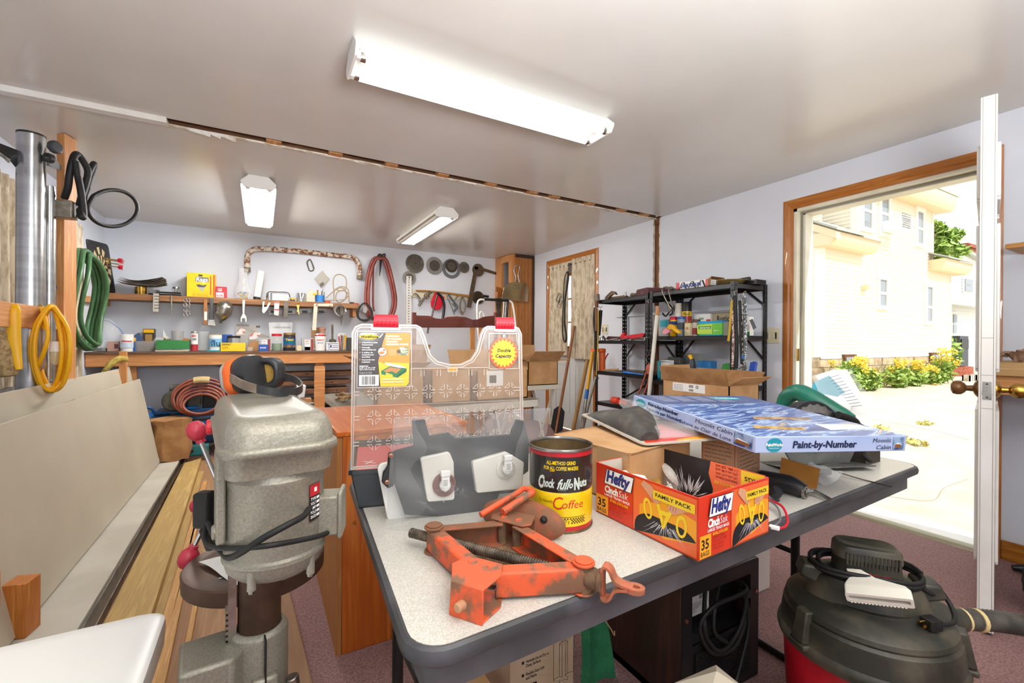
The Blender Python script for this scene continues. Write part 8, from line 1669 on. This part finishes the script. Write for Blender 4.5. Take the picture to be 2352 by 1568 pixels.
t=T('zip_pouch','clear printed zip pouch standing behind the red lidded jar','pouch',oY(645,770,5.8));plateit('film',None,None,MBk(5.8),[(617,740),(672,740),(668,800),(622,800)],.03,FILM,par=t);b=B(DSTEEL,MBk(5.8));q=PP(MBk(5.8),[(627,753)])[0];b.text('ASSORTED HARDWARE',.02,.18,q[0],q[1],.001,DSTEEL);b.out('lettering',t)
jarit('jar','dark filled jar with a gold lid and blue label','jar',MBk(5.55),(651,764,680,807),mt('dark_jar','2F2E33',.2),mt('lid_gold','9C8450',.4,.6),.12,BT,[(.92,0),(1,.05),(1,.86),(.9,1)],(.2,.8,mt('label_deepblue','1E4E8C',.5),(.2,.36,YELLOW),(.45,.62,TEAL)),(('Yeast',.64,.78,.7,INKY),))
boxit('beige_block','small beige perforated block on the bench','block',MBk(5.54),(682,793,693,807),.05,mt('beige_box','D9CBA4',.6),BT)
jarit('tub','white round tub with a red lid and draped foil','tub',MBk(5.55),(724,768,750,805),WHT,RED,.1,BT,[(.86,0),(1,.92),(1,1)],tx=(('SCREWS',.68,.78,.6,INKR),('assorted',.5,.58,.5,BLUE)))
plateit('foil_scrap','crumpled foil lying on the red lid','foil',MBk(5.56),[(723,768),(730,765),(745,766),(756,766),(748,769),(730,770)],.06,STEEL)
t=T('flower_pot','terracotta pot and card standing behind the red lidded tub','pot',oY(732,790,5.75));plateit('card',None,None,MBk(5.8),[(715,752),(744,751),(746,800),(715,800)],.01,mt('card_brown','9A7550',.8),par=t);x,y,w,h=bb(MBk(5.75),(732,753,747,775));b=B(mt('terracotta','B5806A',.8));b.lathe([(.001,0),(w*.4,0),(w*.52,h*.8),(w*.58,h*.82),(w*.58,h),(.001,h)],20,M=Matrix.Translation(place(MBk(5.75),x+w/2,y,-.02)));b.out('pot',t)
boxit('white_carton','white and blue striped carton on the bench end','box',MBk(5.55),(750,786,778,806),.08,PAPER,BT,(('CM',.1,.3,.42,.75,INKB),),((.05,.8,.95,.88,INKB),(.45,.55,.95,.62,INKB),(.45,.35,.95,.42,INKB),(.05,.1,.95,.16,INKB)))
plateit('paint_stick','grey putty knife standing behind the striped carton','knife',MBk(5.7),[(761,745),(766,745),(766,778),(772,780),(776,800),(754,800),(756,780),(761,778)],.006,DSTEEL)
t=T('brush_jar','clear jar of pencils and brushes at the bench end','jar',oY(787,803,5.6));x,y,w,h=bb(MBk(5.6),(778,764,797,803),BT);c=place(MBk(5.6),x+w/2,BT,-.05);b=B(GLASS);b.lathe([(.001,0),(w*.4,0),(w*.5,h*.9),(w*.48,h)],18,M=Matrix.Translation(c),caps=False);b.out('body',t)
for i in range(7):b=B((YELLOW,BLACK,ORANGE,WHT,RED,DSTEEL,YELLOW)[i]);a=i*.9;b.cyl(c+V((.02*math.cos(a),.02*math.sin(a),.005)),c+V((.045*math.cos(a),.045*math.sin(a),h*(.8+.05*(i%4)))),.008,n=8);b.out('brush',t)
boxit('dark_box','dark box at the bench end behind the brush jar','box',MBk(5.7),(797,775,812,804),.06,mt('box_darkgrey','3E403E',.5),BT)
PR=mt('rusty_pipe','DDD3C4',.6,c2='7E4A28',sc=26,lo=.45,hi=.57)
t=T('bent_pipe','rusty white bent pipe hung on the back wall','pipe',oY(700,630,5.96));q=[place(MBk(5.955),*a)for a in PP(MBk(5.955),[(568,614),(568,596),(571,582),(580,574),(596,571),(640,573),(700,578),(760,585),(800,589),(815,594),(823,605),(826,618),(826,632)])];b=B(PR);b.tube(q,.03,14,5);b.out('pipe',t);
for e,f in((q[0],V((0,0,-1))),(q[-1],V((0,0,-1)))):b=B(mt('pipe_foot','7A6A50',.6));b.cyl(e,e+f*.05,.034,n=14);b.out('rubber_foot',t)
pathit('wire_bracket','bent wire frame hanging on the wall under the rusty pipe','bracket',W1,[(705,601),(710,596),(714,598),(721,617),(716,622),(710,620),(705,602)],.008,DSTEEL,6,2)
t=T('parts_bag','small clear bag pinned to the wall with a dark clip','bag',oY(740,640,5.97));plateit('film',None,None,MBk(5.97),[(722,640),(733,628),(741,621),(746,628),(757,640),(748,650),(738,661),(730,650)],.02,clear('bag_beige','CFC9BC',.6,.3),par=t);plateit('clip',None,None,MBk(5.96),[(734,652),(742,647),(745,653),(737,659)],.01,DSTEEL,par=t)
t=T('air_hose','maroon hose looped over a hook on the back wall','hose',oY(870,700,5.9));MH=mt('hose_maroon','7A352E',.5,c2='8C443A',sc=10);b=B(MH);rh=random.Random(2)
for i in range(5):
 o,e=rh.uniform(-4,4),5.93-.02*i;b.tube([place(MBk(e),*a)for a in PP(MBk(e),[(872+o*.4,588+i*1.5),(860+o,596),(848+o,630),(843+o,680),(846+o,716),(856+o,730),(880+o,734),(899+o,722),(906+o,690),(899+o,645),(888+o,605),(880+o*.4,590+i)])],.017,9,5,True)
b.tube([place(MBk(5.9),*a)for a in PP(MBk(5.9),[(858,600),(857,650),(857,700),(860,715)])],.012,8,4);b.out('hose_loop',t,ang=80)
b=B(BLACK);q=[place(MBk(5.88),*a)for a in PP(MBk(5.88),[(869,588),(876,586),(874,610),(872,634)])];b.tube([q[0],q[1],q[2],q[3]],[.02,.03,.022,.006],10,3,flat=.5);b.tube([q[1],oY(884,583,5.9),oY(884,590,5.98)],.008,8,3);b.out('holster_hook',label='dark hook and sheath holding the maroon hose',cat='hook')
t=T('work_light','tangled black cord and wire cage hanging at the shelf end','work light',oY(840,720,5.7));b=B(RUBBER);rh=random.Random(9)
for i in range(4):b.tube([place(MBk(5.68),*a)for a in PP(MBk(5.68),[(836+rh.uniform(-3,3),696),(822+rh.uniform(-3,3),712),(824+rh.uniform(-3,3),730),(840,736+rh.uniform(-3,3)),(856+rh.uniform(-3,3),726),(850+rh.uniform(-3,3),706)])],.007,7,4,True)
b.out('cord',t);plateit('cage',None,None,MBk(5.67),[(833,705),(840,701),(846,710),(840,720),(834,716)],.02,STEEL,par=t)
def blade(cx,cy,r,lab,teeth,m,hub=.32,y=5.975,ringy=0):
 c=oY(cx,cy,y);R=r/FPX*(c-CO).dot(CF);t=T('saw_blade',lab,'saw blade',c-V((0,0,R)),'circular saw blades on the back wall');M=MBk(y);M=Matrix.Translation(c)@Matrix.Rotation(PI/2,4,'X');b=B(m,M);n=teeth
 pts=[]
 for i in range(n):a=2*PI*i/n;pts+=[(R*math.cos(a),R*math.sin(a)),(R*.95*math.cos(a+.6*PI/n),R*.95*math.sin(a+.6*PI/n))]
 if ringy:b.ring(pts,[(x*.66,y_*.66)for x,y_ in pts],0,.004)
 else:b.prism(pts,0,.004)
 b.out('disc',t)
 if not ringy:
  b=B(mt('blade_hub','77716A',.28,1),M);b.ring(circ(R*.62,28),circ(R*.08,28),.004,.006);b.out('plate',t);b=B(BRASS if hub>.4 else DSTEEL,M);b.cyl((0,0,.004),(0,0,.016),R*.09,n=12);b.out('nail',t)
BL1=mt('blade_steel','8B857A',.3,1,c2='6B655B',sc=10);BL2=mt('blade_bright','B9B8B4',.22,1);BL3=mt('blade_dark','5E574E',.4,.9)
blade(953,605,22,'largest plain saw blade, first of the row on the wall',90,BL1);blade(998,610,20.5,'bright saw blade with hooked teeth, second of the row',24,BL2);blade(1037,617,23,'grey ring shaped disc hanging behind a small saw blade',60,mt('disc_grey','7F8488',.4,.7),y=5.985,ringy=1);blade(1037,611,15,'small toothed blade in front of the grey ring',36,BL3,y=5.965);blade(1066,614,13,'small plain blade next to the grey ring',80,BL1);blade(1098,620,15,'rusty toothed blade with a brass centre behind the brown square',22,mt('blade_rust','6E5C48',.6,.6),.5);blade(940,638,16,'blade hanging alone below the largest blade',70,BL2);blade(1098,683,15,'toothed blade behind the walker handle',28,BL3)
t=T('framing_square','brown rusted framing square on the wall over a saw blade','square',oY(1090,690,5.95));SQ=mt('square_brown','6A5A48',.6,.5,c2='574838',sc=12);plateit('blade',None,None,MBk(5.955),[(1090,612),(1099,612),(1082,707),(1072,705)],.004,SQ,par=t);plateit('tongue',None,None,MBk(5.955),[(1090,611),(1104,613),(1150,628),(1148,633),(1102,620),(1090,618)],.004,SQ,par=t)
t=T('slotted_rail','white slotted steel upright on the back wall','rail',oY(938,690,5.97));M=MBk(5.965);x,y,w,h=bb(M,(933,634,945,745));b=B(WPAINT,M);b.box((x,y,-.02),(x+w,y+h,0));b.out('channel',t)
b=B(DSTEEL,M)
for i in range(18):b.rect(x+w*.42,y+.03+i*h/18.5,w*.16,h/40,.0008)
b.out('slots',t)
bd=T('peg_board_rail','pale wooden hanging strip on the wall behind the small tools','rail',oY(1010,678,5.98));plateit('board',None,None,MBk(5.985),[(944,666),(1074,676),(1074,690),(944,683)],.015,mt('strip_cream','D9CFB4',.6),par=bd)
pathit('fishing_rod','wooden handled rod with a blue tip along the hanging strip','rod',MBk(5.95),[(955,667),(985,668),(1030,673),(1078,680)],[.009,.011,.012,.018],wood('rod_wood','B8823E','A06E2E','C4924E',.45,1,'X',5),8,3)
def wallt(name,lab,cat,pts,m,th=.015,y=5.95):return plateit(name,lab,cat,MBk(y),pts,th,m,grp='small tools on the hanging strip')
t=T('c_clamp','grey C clamp hanging on the pale strip','clamp',oY(955,685,5.93));b=B(STEEL);b.tube([place(MBk(5.93),*a)for a in PP(MBk(5.93),[(945,683),(946,677),(955,674),(961,680),(965,688),(962,693)])],.011,8,4);b.out('frame',t)
t=T('hand_drill','old crank hand drill hanging on the pale strip','hand drill',oY(970,690,5.92));b=B(DSTEEL);b.tube([oY(990,670,5.93),oY(975,684,5.93),oY(962,702,5.93)],[.02,.014,.018],8,3);b.out('shaft',t);b=B(RT);c=oY(980,680,5.92);M=frame(c,(1,0,0),y=(0,0,1));b.ring(circ(.04,20),circ(.03,20),-.006,.006,M=M);b.bar(c-V((.035,0,0)),c+V((.035,0,0)),.008,.008);b.bar(c-V((0,0,.035)),c+V((0,0,.035)),.008,.008,(1,0,0));b.out('gear',t)
t=T('chalk_reel','red chalk line reel hanging on the pale strip','reel',oY(1005,712,5.93));plateit('body',None,None,MBk(5.93),[(1000,671),(1006,672),(1022,682),(1018,697),(1012,710),(1000,712),(991,703),(990,692)],.03,RED,par=t,bev=.006);plateit('window',None,None,MBk(5.945),[(1004,684),(1013,686),(1011,694),(1002,692)],.012,WHT,par=t)
for p,r,m,nm,lab in(([(1004,676),(998,700),(992,725),(985,745),(982,765)],.012,DSTEEL,'file','long grey file hanging in front of the red reel'),([(1004,672),(1014,682),(1020,700),(1018,725),(1014,745)],.019,BLKM,'bow_saw','black curved bow saw frame hanging beside the red reel'),([(1026,678),(1036,700),(1044,722)],.008,STEEL,'divider','thin steel dividers hanging on the strip'),([(1030,676),(1040,690),(1050,704),(1042,716)],.014,mt('tool_bluegrey','56606E',.5,.4),'tin_snips','blue grey tin snips hanging on the strip'),([(1052,680),(1045,688),(1040,698),(1052,706)],.012,STEEL,'pliers','steel pliers hanging next to the rope hank')):
 pathit(nm,lab,'tool',MBk(5.92),p,r,m,8,5,'small tools on the hanging strip')
t=T('rope_hank','hank of grey rope hanging on the pale strip','rope',oY(1062,722,5.92));b=B(mt('rope_grey','8A8072',.9,c2='6E6658',sc=60));rh=random.Random(3)
for i in range(6):b.tube([place(MBk(5.92-.004*i),*a)for a in PP(MBk(5.92-.004*i),[(1062+rh.uniform(-2,2),680),(1057+rh.uniform(-2,1),700),(1060,718+rh.uniform(-3,4)),(1066,716),(1068+rh.uniform(-1,2),700)])],.009,7,4,True)
b.out('rope',t)
cc2=T('corner_cabinet','tall panelled cabinet in the back corner, open timber frame at its side','cabinet',(3.26,5.73,0));GP=wood('grooved_panel','B4763A','9E632A','C2864A',.5,1.4,'Z',9)
b=B(GP);b.box((3.10,5.475,0),(XR-.004,5.488,HC-.005));
b.out('front_panel',cc2);b=B(DARKW)
for i in range(1,6):b.box((3.10+i*.056,5.4735,0),(3.103+i*.056,5.4755,HC-.06))
b.out('panel_groove',cc2);b=B(mt('dark_trim','3E2A1E',.5));b.box((3.11,5.462,HC-.05),(XR-.006,5.4735,HC-.005));b.box((XR-.035,5.462,0),(XR-.006,5.4735,HC-.05));b.out('dark_trim',cc2)
b=B(PINEZ);b.box((3.06,5.49,0),(3.10,5.58,HC-.005));b.out('stud',cc2);b=B(PINEZ);b.box((3.06,5.80,0),(3.10,5.99,HC-.005));b.out('stud',cc2);b=B(PINEY);b.box((3.058,5.58,HC-.10),(3.10,5.80,HC-.005));b.out('header',cc2)
t=T('dustpan','shiny metal dustpan hanging on the corner cabinet','dustpan',oY(1185,690,5.43));M=MBk(5.44);DPN=mt('dustpan_metal','B5AA92',.2,1,c2='93886F',sc=4,stretch=(1,1,.2))
q=PP(M,[(1151,688),(1156,660),(1166,650),(1178,648),(1205,650),(1212,662),(1212,693)]);b=B(DPN,M);b.loft([[(x,y,.0+.045*math.sin(PI*i/6))for i,(x,y)in enumerate(q)],[(x,y,-.012+.045*math.sin(PI*i/6))for i,(x,y)in enumerate(q)]]);b.out('pan',t,bevel=.002)
b=B(CHROME);q=[place(MBk(5.42),*a)for a in PP(MBk(5.42),[(1182,650),(1184,636),(1180,622),(1182,612),(1188,609),(1193,614),(1190,630),(1193,650)])];b.tube(q,.008,8,5);b.out('handle',t)
for p in((1182,661),(1193,662),(1187,655)):b=B(STEEL);c=oY(p[0],p[1],5.395);b.ball(c,.008,n=8);b.out('rivet',t)
t=T('hand_saw','hand saw with a carved wooden handle hanging on the cabinet side','saw',oY(1150,720,5.6));HSW=wood('saw_handle','A4622A','8A4E1E','B4743A',.45,1,'Z',6)
plateit('handle',None,None,MBk(5.56),[(1141,658),(1150,660),(1155,666),(1153,680),(1148,684),(1142,682),(1144,672),(1140,668)],.025,HSW,par=t,bev=.004);plateit('blade',None,None,MBk(5.565),[(1138,684),(1153,684),(1150,738),(1142,738)],.004,DSTEEL,par=t)
for px,m,lab in((1158,WPAINT,'white rod hanging beside the hand saw'),(1163,STEEL,'steel rod hanging behind the dustpan'),(1168,BLKM,'dark rod hanging behind the dustpan')):pathit('hanging_rod',lab,'rod',MBk(5.5),[(px,690),(px-4,740)],.009,m,8,0)
t=T('walker_frame','white tubular walking frame with a black grip by the back corner','walking frame',oZ(1110,1010,0));WY=5.1
b=B(WPAINT);
def wf(pts,y0=WY,dy=0):return[place(MBk(y0+dy*i/(len(pts)-1)),*PP(MBk(y0+dy*i/(len(pts)-1)),[p])[0])for i,p in enumerate(pts)]
for pts,dy in(([(1113,688),(1103,688),(1097,695),(1096,720),(1100,780),(1112,840)],0),([(1168,690),(1176,695),(1180,712),(1184,745),(1192,830)],0),([(1104,740),(1101,722),(1106,716),(1111,724),(1114,745)],.1)):
 q=wf(pts);e=q[-1]
 if pts[-1][1]>800:q.append(V((e.x,e.y,.012)))
 b.tube(q,.0125,10,5)
b.out('tube',t,ang=80);b=B(BLACK);q=wf([(1112,687),(1168,690)]);b.cyl(q[0],q[1],.017,n=14);b.out('grip',t);b=B(BLACK);q=wf([(1108,679),(1122,681)]);b.cyl(q[0],q[1],.016,n=12);b.out('hand_grip',t)
t=T('headboard','red brown wooden headboard with a wavy top behind the organizer case','headboard',(1.9,4.55,0));HB=wood('mahogany','6E2F22','5C2419','7C3A2B',.4,.8,'X',5,.3);M=MBk(4.6)
q=PP(M,[(952,752),(1140,752),(1140,724),(1112,727),(1098,733),(1086,734),(1070,728),(1050,726),(1030,727),(1016,732),(1002,731),(986,725),(958,724),(952,722)])
b=B(HB,M);b.prism([(x,y)for x,y in q],-.025,0);b.out('panel',t,bevel=.003)
for px,w_ in((951,.04),(1139,.04)):q0=oY(px,717,4.6);b=B(HB);b.box((q0.x-w_/2,4.58,0),(q0.x+w_/2,4.62,q0.z));b.out('post',t,bevel=.004)
for px in(1085,1105):q0=oY(px,752,4.6);b=B(PINEZ);b.box((q0.x-.02,4.605,0),(q0.x+.035,4.625,q0.z+.01));b.out('back_slat',t)
OB=wood('old_board','8A6347','6E4C34','9C7556',.75,.9,'X',5)
rb=random.Random(5)
for i,(z0,x0,x1)in enumerate(((.10,.20,.92),(.19,.10,.88),(.29,.18,.95),(.40,.12,.86),(.52,.20,.90),(.62,.15,.93),(.72,.20,.97))):
 b=B(OB);t=T('old_board',('lowest','second lowest','third','fourth','fifth','second highest','topmost')[i]+' old board of the pile under the back bench','board',((x0+x1)/2,5.6,z0),'old boards stacked under the bench');b.box((x0,5.52+.02*rb.random(),z0),(x1,5.75,z0+.045+.02*rb.random()));b.out('board',t,bevel=.004)
 b=B(mt('bolt_hole','3A2820',.9))
 for k in range(3):b.cyl((x0+.25+.16*k,5.515,z0+.025),(x0+.25+.16*k,5.521,z0+.025),.009,n=10)
 b.out('bolt_hole',t)
for x in(.16,.80):b=B(PINEZ);b.box((x,5.56,0),(x+.08,5.7,.10));b.out('timber_block',label='timber block carrying the board pile at its '+('table side' if x>.5 else 'compressor side'),cat='timber')
ac2=T('air_compressor','blue air compressor under the back bench','compressor',(-.55,5.35,0));CBL=mt('compressor_blue','1C5A94',.4,c2='2A4A68',sc=8,lo=.5,hi=.7);CMG=mt('motor_greygreen','55574E',.5,.4,c2='43443C',sc=10)
b=B(CBL);b.tube([(-1.02,5.35,.27),(-.99,5.35,.27),(-.18,5.35,.27),(-.15,5.35,.27)],[.10,.17,.17,.10],28,0);b.out('tank',ac2)
b=B(CBL);b.box((-.86,5.22,.43),(-.2,5.48,.455));b.box((-.78,5.45,.455),(-.55,5.50,.66));b.out('deck',ac2,bevel=.004)
b=B(CMG);b.cyl((-.70,5.13,.56),(-.70,5.42,.56),.095,n=28);b.cyl((-.70,5.115,.56),(-.70,5.13,.56),.085,.095,n=28);b.out('motor',ac2,bevel=.004);b=B(BLACK);b.cyl((-.70,5.108,.565),(-.70,5.116,.565),.018,n=14);
for k in range(3):b.bar((-.74,5.113,.525-.012*k),(-.66,5.113,.525-.012*k),.004,.005)
b.out('motor_vent',ac2);b=B(CMG);b.cyl((-.74,5.2,.67),(-.60,5.2,.68),.035,n=14);b.box((-.60,5.16,.50),(-.50,5.28,.60));b.out('capacitor',ac2,bevel=.006)
b=B(BLKM);b.box((-.50,5.3,.455),(-.30,5.44,.62));b.out('pump',ac2,bevel=.006)
b=B(CBL);
for k in range(6):b.box((-.49,5.275,.60+.022*k),(-.27,5.465,.61+.022*k))
b.out('cooling_fin',ac2);b=B(CBL);b.tube([(-1.0,5.22,.40),(-1.02,5.2,.47),(-.96,5.18,.50),(-.88,5.18,.50),(-.85,5.2,.44)],.013,10,4);b.out('handle',ac2)
for x in(-.95,-.25):b=B(BLKM);b.box((x,5.25,0),(x+.06,5.45,.12));b.out('foot',ac2)
b=B(RUBBER);b.tube([(-.65,5.12,.46),(-.45,5.1,.42),(-.25,5.15,.50),(-.1,5.2,.58)],.012,8,5);b.tube([(-.72,5.12,.44),(-.5,5.08,.38),(-.2,5.1,.42)],.012,8,5);b.out('cable',ac2)
t=T('air_hose','coiled red brown air hose lying on the blue compressor','hose',(-.45,5.2,.56));b=B(mt('hose_redbrown','8A4632',.5,c2='763A28',sc=8));rh=random.Random(7);c=oY(464,910,5.1)
for i in range(6):a,e=.225-.018*i+rh.uniform(-.006,.006),.165-.016*i;b.tube([c+V((a*math.cos(k*PI/8)+rh.uniform(-.004,.004),-.02-.012*i+.05*math.sin(k*PI/8),e*math.sin(k*PI/8)-.012*i))for k in range(16)],.0125,9,3,True)
b.out('hose_loop',t,ang=80);b=B(mt('tape_tan','B5A070',.8));b.tube([c+V((-.06,-.03,.155)),c+V((.0,-.035,.162)),c+V((.06,-.03,.155))],.034,8,3,flat=.7);b.out('tape',t)
t=T('paper_bag','crumpled brown paper bag and flap beside the leaning panels','bag',(-.78,4.9,.06));BPB=mt('brown_paper','A67C4E',.85,c2='94693E',sc=10,bump=.5,bs=18);b=B(BPB);rp=random.Random(4)
rings=[]
for v,k in((0,1),(.3,1.12),(.6,1.05),(.85,.98),(1,1.05)):rings.append([(-.70+.14*k*math.cos(a)+rp.uniform(-.012,.012),4.98+.13*k*math.sin(a)+rp.uniform(-.012,.012),.062+.36*v+rp.uniform(-.012,.012))for a in[2*PI*i/14 for i in range(14)]])
b.loft(rings,None,True);b.out('body',t,ang=20);b=B(CARD);P=[oD(355,988,4.05),oD(378,972,4.1),oD(408,1005,3.95),oD(385,1027,3.92)];b.loft([P,[p+V((0,.006,.004))for p in P]]);b.out('flap',t)
t=T('power_drill','teal power tool lying beyond the grey plank end','power tool',(-.5,5.02,.07));b=B(mt('tool_teal','1E6C70',.4));c=oZ(450,1036,.10);b.box((c.x-.07,c.y-.03,.063),(c.x+.10,c.y+.05,.16));b.out('body',t,bevel=.012,bseg=3);b=B(BLACK);b.cyl((c.x-.03,c.y-.034,.11),(c.x-.03,c.y-.029,.11),.016,n=14);b.out('port',t);b=B(RUBBER);b.tube([(c.x+.1,c.y,.12),(c.x+.16,c.y-.02,.16),(c.x+.2,c.y+.02,.26),(c.x+.22,c.y+.1,.36)],.01,8,5);b.out('cable',t)
jarit('spool','round tin spool on the wooden cabinet behind the drill press','spool',MBk(2.5),(704,926,724,942),STEEL,None,0,None,[(1,0),(1,.15),(.7,.2),(.7,.8),(1,.85),(1,1)])
bx_=T('open_tray','white plastic basket end behind the ear muffs','basket',oY(694,905,3.0));plateit('side',None,None,MBk(3.0),[(683,888),(703,886),(699,912),(686,914)],.12,WHT,par=bx_);b=B(PINEZ);p=oY(694,915,3.06);b.box((p.x-.05,3.02,0),(p.x+.05,3.10,p.z));b.out('stand',bx_)
cd=bpy.data.cameras.new('camera');co=bpy.data.objects.new('camera',cd);COL.objects.link(co)
cd.sensor_fit='HORIZONTAL';cd.sensor_width=36;cd.lens=FPX/2352*36;cd.clip_start=.05;cd.clip_end=400
m=Matrix((CR,CU,-CF)).transposed().to_4x4();m.translation=CO;co.matrix_world=m
S.camera=co
vs=S.view_settings;vs.view_transform='Standard';vs.look='None';vs.gamma=1;vs.use_curve_mapping=False;vs.exposure=0.25
wd=bpy.data.worlds.new('sky');S.world=wd;wd.use_nodes=True
bg=wd.node_tree.nodes['Background'];bg.inputs[0].default_value=(.92,.96,1,1);bg.inputs[1].default_value=1.3
def lamp(name,kind,loc,energy,size=.1,col=(1,1,1),to=None,**k):
 l=bpy.data.lights.new(name,kind);l.energy=energy;l.color=col
 if kind=='AREA':l.size=size
 elif kind=='POINT' or kind=='SPOT':l.shadow_soft_size=size
 for a,v in k.items():setattr(l,a,v)
 o=bpy.data.objects.new(name,l);COL.objects.link(o);o.location=loc
 if to is not None:o.rotation_euler=(V(to)-V(loc)).to_track_quat('-Z','Y').to_euler()
 return o
lamp('sun','SUN',(10,-10,20),3.6,col=(1,.96,.9),to=(10-.12*20,-10+.75*20,20-.8*20),angle=.01)
lamp('camera_flash','POINT',(-.25,-1.25,1.5),18,.07)
lamp('bounced_flash','AREA',(.5,-.5,1.45),95,.8,to=(.6,-.2,2.36))
